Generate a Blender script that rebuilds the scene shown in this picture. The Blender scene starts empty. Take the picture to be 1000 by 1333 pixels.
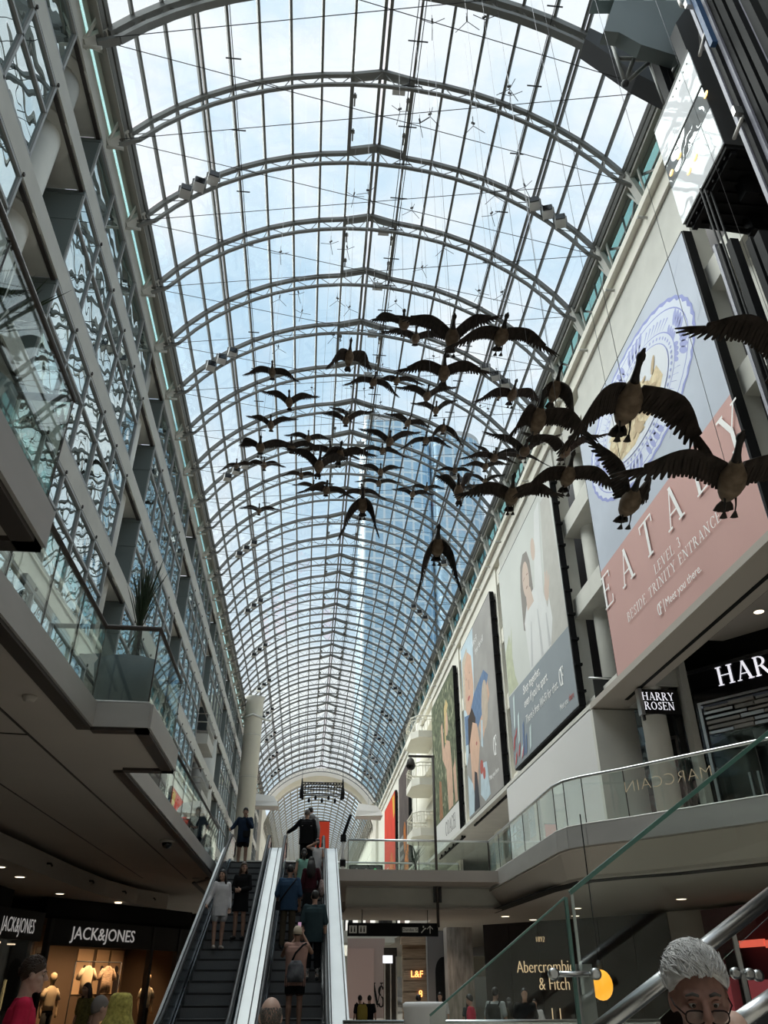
import bpy, bmesh, math, random
from mathutils import Vector, Matrix, Quaternion
import numpy as np
random.seed(7)
SC = bpy.context.scene
COL = SC.collection
R = math.radians

# ---------------------------------------------------------------- camera
F_PX = 1005.0                                   # focal length in pixels of the 1000 x 1333 frame
PITCH = math.atan(614.0 / F_PX)
YAW = math.atan(107.0 / math.hypot(F_PX, 614.0))
cam_data = bpy.data.cameras.new('camera')
cam_data.sensor_fit = 'VERTICAL'
cam_data.sensor_height = 36.0
cam_data.sensor_width = 36.0
cam_data.lens = F_PX / 1333.0 * 36.0
cam_data.clip_start = 0.05
cam_data.clip_end = 2000
cam = bpy.data.objects.new('camera', cam_data)
cam.location = (0, 0, 0)                        # eye level is z = 0, the mall floor is z = -1.6
cam.rotation_euler = (math.pi / 2 + PITCH, 0, -YAW)
COL.objects.link(cam)
SC.camera = cam

# ---------------------------------------------------------------- sky, exposure
SC.view_settings.view_transform = 'Standard'
SC.view_settings.look = 'None'
SC.view_settings.exposure = 0.14
SC.view_settings.gamma = 1.0
SC.view_settings.use_curve_mapping = False
SC.cycles.use_denoising = True
SC.cycles.max_bounces = 8
SC.cycles.diffuse_bounces = 5
SC.cycles.glossy_bounces = 4
SC.cycles.transmission_bounces = 4
SC.cycles.transparent_max_bounces = 28
SC.cycles.caustics_reflective = False
SC.cycles.caustics_refractive = False
SC.cycles.sample_clamp_indirect = 4.0
SKY_STRENGTH = 1.06
SUN_STRENGTH = 7.8                              # bright hazy sun behind thin cloud, high on the left

world = bpy.data.worlds.new('sky')
SC.world = world
world.use_nodes = True
nt = world.node_tree
nt.nodes.clear()
def wn(t, **kw):
    n = nt.nodes.new(t)
    for k, v in kw.items():
        setattr(n, k, v)
    return n
w_out = wn('ShaderNodeOutputWorld')
w_bg = wn('ShaderNodeBackground')
w_bg.inputs['Strength'].default_value = SKY_STRENGTH
w_tc = wn('ShaderNodeTexCoord')
w_map = wn('ShaderNodeMapping')
w_map.inputs['Scale'].default_value = (1.0, 1.0, 1.7)
w_n1 = wn('ShaderNodeTexNoise')
w_n1.inputs['Scale'].default_value = 3.2
w_n1.inputs['Detail'].default_value = 9
w_n1.inputs['Roughness'].default_value = 0.58
w_n1.inputs['Distortion'].default_value = 0.25
w_r = wn('ShaderNodeValToRGB')
w_r.color_ramp.elements[0].position = 0.36
w_r.color_ramp.elements[0].color = (0.53, 0.70, 0.88, 1)
w_r.color_ramp.elements[1].position = 0.60
w_r.color_ramp.elements[1].color = (0.93, 0.93, 0.985, 1)
e = w_r.color_ramp.elements.new(0.48)
e.color = (0.70, 0.81, 0.94, 1)
w_sep = wn('ShaderNodeSeparateXYZ')
w_gr = wn('ShaderNodeValToRGB')
w_gr.color_ramp.elements[0].position = 0.49
w_gr.color_ramp.elements[0].color = (0.20, 0.20, 0.20, 1)
w_gr.color_ramp.elements[1].position = 0.52
w_gr.color_ramp.elements[1].color = (1, 1, 1, 1)
w_mul = wn('ShaderNodeMath', operation='MULTIPLY_ADD')
w_mul.inputs[1].default_value = 0.5
w_mul.inputs[2].default_value = 0.5
w_mix = wn('ShaderNodeMix', data_type='RGBA', blend_type='MULTIPLY')
w_mix.inputs[0].default_value = 1.0
L = nt.links.new
L(w_tc.outputs['Generated'], w_map.inputs['Vector'])
L(w_map.outputs['Vector'], w_n1.inputs['Vector'])
L(w_n1.outputs['Fac'], w_r.inputs['Fac'])
L(w_tc.outputs['Generated'], w_sep.inputs[0])
L(w_sep.outputs['Z'], w_mul.inputs[0])
L(w_mul.outputs[0], w_gr.inputs['Fac'])
L(w_r.outputs['Color'], w_mix.inputs[6])
L(w_gr.outputs['Color'], w_mix.inputs[7])
L(w_mix.outputs[2], w_bg.inputs['Color'])
L(w_bg.outputs[0], w_out.inputs['Surface'])

if SUN_STRENGTH > 0:
    sd = bpy.data.lights.new('sun', 'SUN')
    sd.energy = SUN_STRENGTH
    sd.angle = R(75)
    sd.color = (1.0, .97, .92)
    so = bpy.data.objects.new('sun', sd)
    so.rotation_mode = 'QUATERNION'
    so.rotation_quaternion = Vector((-.55, .25, .80)).to_track_quat('Z', 'Y')
    COL.objects.link(so)

# ---------------------------------------------------------------- materials
MATS = {}
def mat(name, col, rough=0.6, metal=0.0, spec=0.4, noise=0.0, nscale=6.0, bump=0.0, bscale=40.0, emit=None, estr=0.0, stretch=(1, 1, 1), coat=0.0):
    if name in MATS:
        return MATS[name]
    m = bpy.data.materials.new(name)
    m.use_nodes = True
    n = m.node_tree.nodes
    l = m.node_tree.links
    b = n['Principled BSDF']
    b.inputs['Base Color'].default_value = (*col, 1)
    b.inputs['Roughness'].default_value = rough
    b.inputs['Metallic'].default_value = metal
    b.inputs['Specular IOR Level'].default_value = spec
    b.inputs['Coat Weight'].default_value = coat
    if emit:
        b.inputs['Emission Color'].default_value = (*emit, 1)
        b.inputs['Emission Strength'].default_value = estr
    if noise or bump:
        tc = n.new('ShaderNodeTexCoord')
        mp = n.new('ShaderNodeMapping')
        mp.inputs['Scale'].default_value = stretch
        l.new(tc.outputs['Object'], mp.inputs['Vector'])
    if noise:
        tx = n.new('ShaderNodeTexNoise')
        tx.inputs['Scale'].default_value = nscale
        tx.inputs['Detail'].default_value = 5
        l.new(mp.outputs['Vector'], tx.inputs['Vector'])
        rp = n.new('ShaderNodeValToRGB')
        rp.color_ramp.elements[0].position = 0.3
        rp.color_ramp.elements[1].position = 0.7
        rp.color_ramp.elements[0].color = (*[c * (1 - noise) for c in col], 1)
        rp.color_ramp.elements[1].color = (*[min(1, c * (1 + noise)) for c in col], 1)
        l.new(tx.outputs['Fac'], rp.inputs['Fac'])
        l.new(rp.outputs['Color'], b.inputs['Base Color'])
    if bump:
        t2 = n.new('ShaderNodeTexNoise')
        t2.inputs['Scale'].default_value = bscale
        l.new(mp.outputs['Vector'], t2.inputs['Vector'])
        bp = n.new('ShaderNodeBump')
        bp.inputs['Strength'].default_value = bump
        l.new(t2.outputs['Fac'], bp.inputs['Height'])
        l.new(bp.outputs['Normal'], b.inputs['Normal'])
    MATS[name] = m
    return m

def glass_mat(name, tint, refl=0.08, fres=True, rough=0.0, wave=0.0, wscale=1.0):
    """thin architectural glass: tinted see-through sheet with a fresnel reflection"""
    if name in MATS:
        return MATS[name]
    m = bpy.data.materials.new(name)
    m.use_nodes = True
    n = m.node_tree.nodes
    l = m.node_tree.links
    n.clear()
    o = n.new('ShaderNodeOutputMaterial')
    t = n.new('ShaderNodeBsdfTransparent')
    t.inputs[0].default_value = (*tint, 1)
    g = n.new('ShaderNodeBsdfGlossy')
    g.inputs['Roughness'].default_value = rough
    g.inputs['Color'].default_value = (0.95, 1.0, 0.98, 1)
    mx = n.new('ShaderNodeMixShader')
    fr = n.new('ShaderNodeLayerWeight')
    fr.inputs['Blend'].default_value = 0.22
    mr = n.new('ShaderNodeMapRange')
    mr.inputs['To Min'].default_value = refl
    mr.inputs['To Max'].default_value = 0.75
    pw = n.new('ShaderNodeMath'); pw.operation = 'POWER'; pw.inputs[1].default_value = 2.0
    l.new(fr.outputs['Fresnel'] if False else fr.outputs['Facing'], pw.inputs[0])
    l.new(pw.outputs[0], mr.inputs['Value'])
    l.new(mr.outputs['Result'], mx.inputs[0])
    l.new(t.outputs[0], mx.inputs[1])
    l.new(g.outputs[0], mx.inputs[2])
    l.new(mx.outputs[0], o.inputs['Surface'])
    if wave:
        add_wave(n, l, g, wave, wscale)
    MATS[name] = m
    return m

def add_wave(n, l, g, wave, wscale):
    tc = n.new('ShaderNodeTexCoord')
    oi = n.new('ShaderNodeObjectInfo')
    ad = n.new('ShaderNodeVectorMath'); ad.operation = 'ADD'
    ml = n.new('ShaderNodeVectorMath'); ml.operation = 'SCALE'; ml.inputs['Scale'].default_value = 37.0
    cb = n.new('ShaderNodeCombineXYZ')
    l.new(oi.outputs['Random'], cb.inputs[0]); l.new(oi.outputs['Random'], cb.inputs[1])
    l.new(cb.outputs[0], ml.inputs[0])
    l.new(tc.outputs['Object'], ad.inputs[0])
    l.new(ml.outputs[0], ad.inputs[1])
    tx = n.new('ShaderNodeTexNoise')
    tx.inputs['Scale'].default_value = wscale
    tx.inputs['Detail'].default_value = 1.0
    l.new(ad.outputs[0], tx.inputs['Vector'])
    bp = n.new('ShaderNodeBump')
    bp.inputs['Strength'].default_value = 1.0
    bp.inputs['Distance'].default_value = wave
    l.new(tx.outputs['Fac'], bp.inputs['Height'])
    l.new(bp.outputs['Normal'], g.inputs['Normal'])

def mirror_glass(name, body, refl, tint=(0.85, 0.95, 0.95), wave=0.01, wscale=1.0):
    """opaque reflective window glass over a dark room"""
    if name in MATS:
        return MATS[name]
    m = bpy.data.materials.new(name)
    m.use_nodes = True
    n = m.node_tree.nodes
    l = m.node_tree.links
    n.clear()
    o = n.new('ShaderNodeOutputMaterial')
    d = n.new('ShaderNodeBsdfDiffuse')
    d.inputs[0].default_value = (*body, 1)
    g = n.new('ShaderNodeBsdfGlossy')
    g.inputs['Roughness'].default_value = 0.0
    g.inputs['Color'].default_value = (*tint, 1)
    mx = n.new('ShaderNodeMixShader')
    mx.inputs[0].default_value = refl
    l.new(d.outputs[0], mx.inputs[1])
    l.new(g.outputs[0], mx.inputs[2])
    l.new(mx.outputs[0], o.inputs['Surface'])
    if wave:
        add_wave(n, l, g, wave, wscale)
    MATS[name] = m
    return m

def flat(name, col, rough=0.75):
    return mat(name, col, rough, spec=0.2)

M_CONC = mat('pale_concrete', (0.61, 0.60, 0.555), 0.85, spec=0.2, noise=0.05, nscale=1.5, bump=0.05, bscale=60)
M_WHITE = mat('warm_white_plaster', (0.82, 0.79, 0.70), 0.85, spec=0.2, noise=0.03, nscale=0.8)
M_GUTTER = mat('grey_gutter', (0.30, 0.29, 0.26), 0.7, spec=.2)
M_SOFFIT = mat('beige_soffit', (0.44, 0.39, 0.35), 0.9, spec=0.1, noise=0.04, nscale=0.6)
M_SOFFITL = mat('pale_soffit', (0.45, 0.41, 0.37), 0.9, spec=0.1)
M_STEEL = mat('grey_painted_steel', (0.19, 0.19, 0.178), 0.5, spec=0.4)
M_CHROME = mat('brushed_stainless', (0.62, 0.62, 0.62), 0.28, metal=1.0)
M_FASCIA = mat('satin_metal_fascia', (0.45, 0.43, 0.41), 0.45, metal=0.4, noise=0.10, nscale=0.5, stretch=(1, 1, 4))
M_BRONZE = mat('dark_bronze_trim', (0.06, 0.05, 0.045), 0.5, metal=0.3)
M_BLACK = mat('black_satin', (0.010, 0.010, 0.011), 0.65, spec=0.12)
M_BLACKG = mat('black_gloss', (0.010, 0.010, 0.011), 0.12, spec=0.6)
M_DKGREY = mat('dark_grey_metal', (0.05, 0.05, 0.052), 0.55, spec=0.2)
M_RETURN = mat('grey_window_return', (0.16, 0.19, 0.19), 0.45)
M_FRAME = mat('grey_window_frame', (0.40, 0.41, 0.41), 0.45)
M_ROOFGL = glass_mat('vault_glass', (0.95, 0.985, 0.98), refl=0.03)
M_GUARDGL = glass_mat('guard_glass', (0.92, 0.965, 0.95), refl=0.06)
M_TEAL = glass_mat('teal_clerestory_glass', (0.58, 0.80, 0.77), refl=0.10)
M_WINGL = mirror_glass('reflective_window_glass', (0.030, 0.045, 0.045), 0.72, wave=0.02, wscale=0.9)
M_GREENEDGE = mat('green_glass_edge', (0.10, 0.22, 0.18), 0.2, spec=0.6)
M_SHOPGL = glass_mat('shop_glass', (0.80, 0.82, 0.82), refl=0.04)
M_TILE = mat('beige_floor_tile', (0.52, 0.48, 0.42), 0.25, noise=0.06, nscale=2)
M_STEP = mat('ribbed_black_step', (0.16, 0.165, 0.17), 0.5, spec=0.3)
M_RUBBER = mat('black_rubber', (0.015, 0.015, 0.016), 0.45)
M_LAMP = mat('warm_lamp', (1, 0.9, 0.75), 0.5, emit=(1.0, 0.82, 0.58), estr=3.0)
M_LETTER = mat('lit_white_letters', (0.9, 0.9, 0.95), 0.5, emit=(0.93, 0.92, 1.0), estr=0.75)
M_GOLD = mat('lit_gold_letters', (0.9, 0.75, 0.5), 0.4, emit=(1.0, 0.72, 0.42), estr=0.55)
M_WALLD = mat('dark_brown_panel', (0.028, 0.020, 0.020), 0.35, noise=0.2, nscale=1.2)
M_DRYW = mat('white_hoarding', (0.66, 0.65, 0.64), 0.8, spec=0.2)

# ---------------------------------------------------------------- mesh builder
class MB:
    def __init__(self):
        self.v = []; self.f = []; self.m = []; self.s = []
    def add(self, verts, faces, mi=0, smooth=False):
        o = len(self.v)
        self.v.extend([tuple(p) for p in verts])
        for f in faces:
            self.f.append(tuple(i + o for i in f)); self.m.append(mi); self.s.append(smooth)
        return self
    def box(self, x0, x1, y0, y1, z0, z1, mi=0):
        V = [(x0, y0, z0), (x1, y0, z0), (x1, y1, z0), (x0, y1, z0), (x0, y0, z1), (x1, y0, z1), (x1, y1, z1), (x0, y1, z1)]
        return self.add(V, [(0, 3, 2, 1), (4, 5, 6, 7), (0, 1, 5, 4), (1, 2, 6, 5), (2, 3, 7, 6), (3, 0, 4, 7)], mi)
    def bar(self, a, b, w, h, up=(0, 0, 1), mi=0):
        """rectangular bar from a to b, w across, h along up"""
        a = Vector(a); b = Vector(b)
        d = (b - a).normalized()
        u = Vector(up)
        s = d.cross(u)
        if s.length < 1e-4:
            s = d.cross(Vector((1, 0, 0)))
        s.normalize()
        u = s.cross(d).normalized()
        s = s * (w / 2); u = u * (h / 2)
        V = [a - s - u, a + s - u, a + s + u, a - s + u, b - s - u, b + s - u, b + s + u, b - s + u]
        return self.add(V, [(0, 3, 2, 1), (4, 5, 6, 7), (0, 1, 5, 4), (1, 2, 6, 5), (2, 3, 7, 6), (3, 0, 4, 7)], mi)
    def tube(self, pts, r, n=8, mi=0, caps=True, smooth=True):
        pts = [Vector(p) for p in pts]
        rs = r if isinstance(r, (list, tuple)) else [r] * len(pts)
        rings = []
        t0 = (pts[1] - pts[0]).normalized()
        ref = Vector((0, 0, 1)) if abs(t0.z) < 0.9 else Vector((1, 0, 0))
        nrm = t0.cross(ref).normalized()
        o = len(self.v)
        for i, p in enumerate(pts):
            if i == 0: t = pts[1] - p
            elif i == len(pts) - 1: t = p - pts[i - 1]
            else: t = (pts[i + 1] - p).normalized() + (p - pts[i - 1]).normalized()
            t.normalize()
            nrm = (nrm - t * nrm.dot(t))
            if nrm.length < 1e-6: nrm = t.orthogonal()
            nrm.normalize()
            bn = t.cross(nrm)
            for k in range(n):
                a = 2 * math.pi * k / n
                self.v.append(tuple(p + (nrm * math.cos(a) + bn * math.sin(a)) * rs[i]))
        for i in range(len(pts) - 1):
            for k in range(n):
                k2 = (k + 1) % n
                self.f.append((o + i * n + k, o + i * n + k2, o + (i + 1) * n + k2, o + (i + 1) * n + k)); self.m.append(mi); self.s.append(smooth)
        if caps:
            self.f.append(tuple(o + k for k in reversed(range(n)))); self.m.append(mi); self.s.append(False)
            e = o + (len(pts) - 1) * n
            self.f.append(tuple(e + k for k in range(n))); self.m.append(mi); self.s.append(False)
        return self
    def lathe(self, prof, n=24, c=(0, 0, 0), mi=0, smooth=True):
        o = len(self.v)
        for r, z in prof:
            for k in range(n):
                a = 2 * math.pi * k / n
                self.v.append((c[0] + r * math.cos(a), c[1] + r * math.sin(a), c[2] + z))
        for i in range(len(prof) - 1):
            for k in range(n):
                k2 = (k + 1) % n
                self.f.append((o + i * n + k, o + i * n + k2, o + (i + 1) * n + k2, o + (i + 1) * n + k)); self.m.append(mi); self.s.append(smooth)
        self.f.append(tuple(o + k for k in reversed(range(n)))); self.m.append(mi); self.s.append(False)
        e = o + (len(prof) - 1) * n
        self.f.append(tuple(e + k for k in range(n))); self.m.append(mi); self.s.append(False)
        return self
    def loft(self, rings, mi=0, smooth=True, caps=True):
        n = len(rings[0]); o = len(self.v)
        for r in rings: self.v.extend([tuple(p) for p in r])
        for i in range(len(rings) - 1):
            for k in range(n):
                k2 = (k + 1) % n
                self.f.append((o + i * n + k, o + i * n + k2, o + (i + 1) * n + k2, o + (i + 1) * n + k)); self.m.append(mi); self.s.append(smooth)
        if caps:
            self.f.append(tuple(o + k for k in reversed(range(n)))); self.m.append(mi); self.s.append(False)
            e = o + (len(rings) - 1) * n
            self.f.append(tuple(e + k for k in range(n))); self.m.append(mi); self.s.append(False)
        return self
    def prism(self, poly, a, b, axis='z', mi=0):
        """polygon (2D, ccw) pushed from a to b along an axis"""
        n = len(poly)
        def P(p, t):
            if axis == 'z': return (p[0], p[1], t)
            if axis == 'y': return (p[0], t, p[1])
            return (t, p[0], p[1])
        V = [P(p, a) for p in poly] + [P(p, b) for p in poly]
        Fc = [tuple(reversed(range(n))), tuple(range(n, 2 * n))]
        for k in range(n):
            k2 = (k + 1) % n
            Fc.append((k, k2, n + k2, n + k))
        return self.add(V, Fc, mi)
    def ball(self, c, rx, ry=None, rz=None, seg=16, rings=10, mi=0):
        ry = rx if ry is None else ry; rz = rx if rz is None else rz
        o = len(self.v)
        self.v.append((c[0], c[1], c[2] - rz))
        for i in range(1, rings):
            t = math.pi * i / rings - math.pi / 2
            for k in range(seg):
                a = 2 * math.pi * k / seg
                self.v.append((c[0] + rx * math.cos(t) * math.cos(a), c[1] + ry * math.cos(t) * math.sin(a), c[2] + rz * math.sin(t)))
        self.v.append((c[0], c[1], c[2] + rz))
        top = len(self.v) - 1
        for k in range(seg):
            k2 = (k + 1) % seg
            self.f.append((o, o + 1 + k2, o + 1 + k)); self.m.append(mi); self.s.append(True)
            for i in range(rings - 2):
                a = o + 1 + i * seg
                self.f.append((a + k, a + k2, a + seg + k2, a + seg + k)); self.m.append(mi); self.s.append(True)
            a = o + 1 + (rings - 2) * seg
            self.f.append((a + k, a + k2, top)); self.m.append(mi); self.s.append(True)
        return self
    def mesh(self, name, mats):
        me = bpy.data.meshes.new(name)
        me.from_pydata(self.v, [], self.f)
        if not isinstance(mats, (list, tuple)): mats = [mats]
        for m in mats: me.materials.append(m)
        if len(mats) > 1: me.polygons.foreach_set('material_index', self.m)
        me.polygons.foreach_set('use_smooth', self.s)
        me.update()
        return me
    def build(self, name, mats, parent=None, loc=None):
        o = bpy.data.objects.new(name, self.mesh(name, mats))
        COL.objects.link(o)
        if parent is not None: o.parent = parent
        if loc is not None: o.location = loc
        return o

def inst(name, me, parent=None, loc=(0, 0, 0), rot=(0, 0, 0), scale=(1, 1, 1)):
    o = bpy.data.objects.new(name, me)
    COL.objects.link(o)
    o.location = loc; o.rotation_euler = rot; o.scale = scale
    if parent is not None: o.parent = parent
    return o
def empty(name, loc=(0, 0, 0), rz=0.0, parent=None):
    o = bpy.data.objects.new(name, None)
    o.empty_display_size = 0.2
    o.location = loc; o.rotation_euler = (0, 0, rz)
    COL.objects.link(o)
    if parent is not None: o.parent = parent
    return o
def tag(o, label=None, cat=None, group=None, kind=None):
    if label: o['label'] = label
    if cat: o['category'] = cat
    if group: o['group'] = group
    if kind: o['kind'] = kind
    return o
def thing(name, label, cat, loc=(0, 0, 0), rz=0.0, group=None):
    return tag(empty(name, loc, rz), label, cat, group)
def struct(name, loc=(0, 0, 0)):
    return tag(empty(name, loc), kind='structure')
def copy_tree(o, parent=None):
    c = o.copy(); COL.objects.link(c)
    if parent is not None: c.parent = parent
    for ch in list(o.children): copy_tree(ch, c)
    return c

# ---- a picture point seen from the eye, at a given depth plane (used for real distances)
_cy, _sy, _cp, _sp = math.cos(YAW), math.sin(YAW), math.cos(PITCH), math.sin(PITCH)
def ray(u, v):
    a = (u - 500.0) / F_PX; b = (666.5 - v) / F_PX
    y = _cp - b * _sp; z = _sp + b * _cp
    return Vector((a * _cy + y * _sy, -a * _sy + y * _cy, z))
def atY(u, v, Y): r = ray(u, v); return r * (Y / r.y)
def atX(u, v, X): r = ray(u, v); return r * (X / r.x)
def atZ(u, v, Z): r = ray(u, v); return r * (Z / r.z)

# ---- lettering
def text_mesh(name, body, size, m, depth=0.01, bold=0.0, align='CENTER', shear=0.0, spacing=1.0, sx=1.0):
    cu = bpy.data.curves.new(name, 'FONT')
    cu.body = body; cu.size = size; cu.extrude = depth; cu.offset = bold
    cu.align_x = align; cu.shear = shear; cu.space_character = spacing; cu.resolution_u = 3
    t = bpy.data.objects.new('tmp_text', cu)
    COL.objects.link(t)
    dg = bpy.context.evaluated_depsgraph_get()
    me = bpy.data.meshes.new_from_object(t.evaluated_get(dg))
    bpy.data.objects.remove(t); bpy.data.curves.remove(cu)
    me.name = name
    me.materials.clear(); me.materials.append(m)
    if sx != 1.0:
        for vtx in me.vertices: vtx.co.x *= sx
    return me

# serif capitals as strokes: ('l', x0,y0,x1,y1,width) bars, ('a', cx,cy,rx,ry,a0,a1,wmin,wmax) arcs, ('s', x,y,w) serif
T, N = 0.13, 0.05
SERIF = {
 'E': (0.62, [('l', .12, 0, .12, 1, T), ('l', 0, .02, .58, .02, N), ('l', 0, .98, .56, .98, N), ('l', .12, .52, .42, .52, N), ('l', .56, 0, .60, .22, N), ('l', .55, .80, .55, 1, N), ('l', .42, .42, .42, .62, N)]),
 'A': (0.80, [('l', .40, 1, .12, 0, N), ('l', .40, 1, .68, 0, T), ('l', .22, .34, .60, .34, N), ('s', .12, 0, .22), ('s', .68, 0, .28)]),
 'T': (0.72, [('l', .36, 0, .36, 1, T), ('l', .02, .98, .70, .98, N), ('l', .03, .78, .03, 1, N), ('l', .69, .78, .69, 1, N), ('s', .36, 0, .30)]),
 'L': (0.62, [('l', .12, 0, .12, 1, T), ('l', 0, .02, .58, .02, N), ('l', .57, 0, .60, .26, N), ('s', .12, 1, .26)]),
 'Y': (0.76, [('l', .10, 1, .38, .46, T), ('l', .66, 1, .38, .46, N), ('l', .38, 0, .38, .5, T), ('s', .38, 0, .30), ('s', .10, 1, .26), ('s', .66, 1, .22)]),
 'V': (0.78, [('l', .12, 1, .38, 0, T), ('l', .66, 1, .38, 0, N), ('s', .12, 1, .26), ('s', .66, 1, .22)]),
 'S': (0.54, [('a', .27, .745, .20, .235, 20, 270, N, T), ('a', .27, .255, .22, .255, -160, 90, T, N), ('l', .46, .74, .47, .98, N), ('l', .05, .02, .05, .26, N)]),
 'B': (0.64, [('l', .12, 0, .12, 1, T), ('a', .28, .74, .24, .24, -90, 90, N, T), ('a', .28, .26, .30, .26, -90, 90, N, T), ('l', 0, .98, .30, .98, N), ('l', .12, .51, .30, .51, N), ('l', 0, .02, .30, .02, N)]),
 'I': (0.34, [('l', .17, 0, .17, 1, T), ('s', .17, 0, .28), ('s', .17, 1, .28)]),
 'D': (0.76, [('l', .12, 0, .12, 1, T), ('a', .28, .5, .42, .5, -90, 90, N, T), ('l', 0, .98, .30, .98, N), ('l', 0, .02, .30, .02, N)]),
 'R': (0.72, [('l', .12, 0, .12, 1, T), ('a', .30, .75, .24, .24, -90, 90, N, T), ('l', 0, .98, .32, .98, N), ('l', .12, .51, .32, .51, N), ('l', .34, .51, .64, 0, T), ('s', .12, 0, .26), ('s', .66, 0, .18)]),
 'N': (0.82, [('l', .12, 0, .12, 1, N), ('l', .12, 1, .68, 0, T), ('l', .68, 0, .68, 1, N), ('s', .12, 0, .24), ('s', .68, 1, .24), ('s', .08, 1, .18)]),
 'C': (0.74, [('a', .40, .5, .36, .5, 40, 320, N, T), ('l', .69, .70, .70, .96, N)]),
 'H': (0.82, [('l', .13, 0, .13, 1, T), ('l', .67, 0, .67, 1, T), ('l', .13, .52, .67, .52, N), ('s', .13, 0, .28), ('s', .13, 1, .28), ('s', .67, 0, .28), ('s', .67, 1, .28)]),
 'O': (0.84, [('a', .42, .5, .38, .5, 0, 360, N, T)]),
 'F': (0.60, [('l', .12, 0, .12, 1, T), ('l', 0, .98, .56, .98, N), ('l', .12, .52, .42, .52, N), ('l', .55, .78, .55, 1, N), ('l', .42, .42, .42, .62, N), ('s', .12, 0, .28)]),
 '3': (0.52, [('a', .24, .74, .20, .24, -80, 150, N, T), ('a', .24, .26, .23, .26, -150, 85, T, N)]),
 'M': (0.95, [('l', .12, 0, .12, 1, N), ('l', .12, 1, .47, .05, T), ('l', .82, 1, .47, .05, N), ('l', .82, 0, .82, 1, T), ('s', .12, 0, .22), ('s', .82, 0, .26), ('s', .82, 1, .2)]),
 ' ': (0.40, []), '&': (0.7, [('a', .30, .76, .17, .22, 0, 360, N, T), ('a', .28, .26, .26, .26, 60, 330, N, T), ('l', .2, .62, .64, .02, T)]),
}
def serif_mb(body, h, track=0.12, wscale=1.0, weight=1.0, shear=0.0):
    """serif lettering as flat bars in the xz plane, baseline at z=0, centred on x=0; returns (MB, width)"""
    mb = MB(); x = 0.0
    d = 0.004 * max(1, h)
    polys = []
    for ch in body:
        wd, strokes = SERIF[ch]
        for s in strokes:
            if s[0] == 'l':
                _, x0, y0, x1, y1, w = s
                w *= weight
                dx, dy = x1 - x0, y1 - y0
                if abs(dy) > abs(dx):                       # cut flat at the ends: offset along x
                    hw = w / 2 * math.hypot(dx, dy) / abs(dy)
                    polys.append([(x + x0 - hw, y0), (x + x0 + hw, y0), (x + x1 + hw, y1), (x + x1 - hw, y1)])
                else:
                    hw = w / 2
                    polys.append([(x + x0, y0 - hw), (x + x1, y1 - hw), (x + x1, y1 + hw), (x + x0, y0 + hw)])
            elif s[0] == 's':
                _, sx, sy, w = s
                y0 = 0 if sy < .5 else 1 - N
                polys.append([(x + sx - w / 2, y0), (x + sx + w / 2, y0), (x + sx + w / 2, y0 + N), (x + sx - w / 2, y0 + N)])
            else:
                _, cx, cy, rx, ry, a0, a1, w0, w1 = s
                n = max(6, int(abs(a1 - a0) / 18))
                pi, po = [], []
                for i in range(n + 1):
                    a = R(a0 + (a1 - a0) * i / n)
                    w = (N + (T - N) * abs(math.cos(a))) * weight
                    po.append((x + cx + rx * math.cos(a), cy + ry * math.sin(a)))
                    pi.append((x + cx + (rx - w) * math.cos(a), cy + (ry - w) * math.sin(a)))
                for i in range(n):
                    polys.append([pi[i], po[i], po[i + 1], pi[i + 1]])
        x += wd + track
    x -= track
    for p in polys:
        d = 0.0015 * max(1, h) + 0.0003 * (polys.index(p) % 7)
        q = [((a - x / 2) * h * wscale + shear * b * h, b * h) for a, b in p]
        ar = sum(q[i][0] * q[(i + 1) % 4][1] - q[(i + 1) % 4][0] * q[i][1] for i in range(4))
        if ar < 0: q.reverse()
        mb.prism(q, 0.0, -d, 'y')
    return mb, x * h * wscale

# ================================================================ VAULTED GLASS ROOF
XC, HW, ZE, RISE = 1.2, 7.2, 20.2, 4.1
RV = (HW * HW + RISE * RISE) / (2 * RISE)
ZC = ZE + RISE - RV
THM = math.asin(HW / RV)
NSEG = 18
RIB0, RIBD = 8.11, 2.67
KMIN, KMAX = -6, 36
def vault_pt(i, r=RV, peak=True):
    t = -THM + 2 * THM * i / NSEG
    z = ZC + r * math.cos(t)
    if peak and i == NSEG // 2: z += 0.26
    return Vector((XC + r * math.sin(t), 0, z))
ribY = lambda k: RIB0 + RIBD * k

roof = struct('ceiling')
def rib_mesh(name, ch_w=0.125, ch_h=0.14, gap=0.52, web=0.02):
    mb = MB()
    top = [vault_pt(i, RV - 0.10) for i in range(NSEG + 1)]
    bot = []
    for i in range(NSEG + 1):
        t = -THM + 2 * THM * i / NSEG
        g = gap * (0.62 + 0.38 * math.cos(t * 1.3))
        bot.append(Vector((XC + (RV - .10 - g) * math.sin(t), 0, ZC + (RV - .10 - g) * math.cos(t))))
    # run the two chords a little past the eaves to their shoes
    for i in range(NSEG):
        c = (top[i] + top[i + 1]) / 2 - Vector((XC, 0, ZC))
        mb.bar(top[i], top[i + 1], ch_w, ch_h, c)
        mb.bar(bot[i], bot[i + 1], ch_w * 0.8, ch_h * 0.62, c)
        mid = (bot[i] + bot[i + 1]) / 2
        mb.bar(top[i], mid, web, web, (0, 1, 0))
        mb.bar(mid, top[i + 1], web, web, (0, 1, 0))
    for s, q in ((-1, bot[0]), (1, bot[-1])):
        mb.bar(q, (XC + s * (HW + .08), 0, ZE - .52), ch_w * .8, ch_h * .62, (s, 0, .6))
        mb.bar((XC + s * HW * .995, 0, ZE - .1), (XC + s * (HW + .2), 0, ZE - .25), ch_w, ch_h, (s, 0, .6))
    return mb.mesh(name, M_STEEL)
rib_me = rib_mesh('rib')
rib_big = rib_mesh('rib', 0.24, 0.22, 0.50, 0.04)
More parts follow.
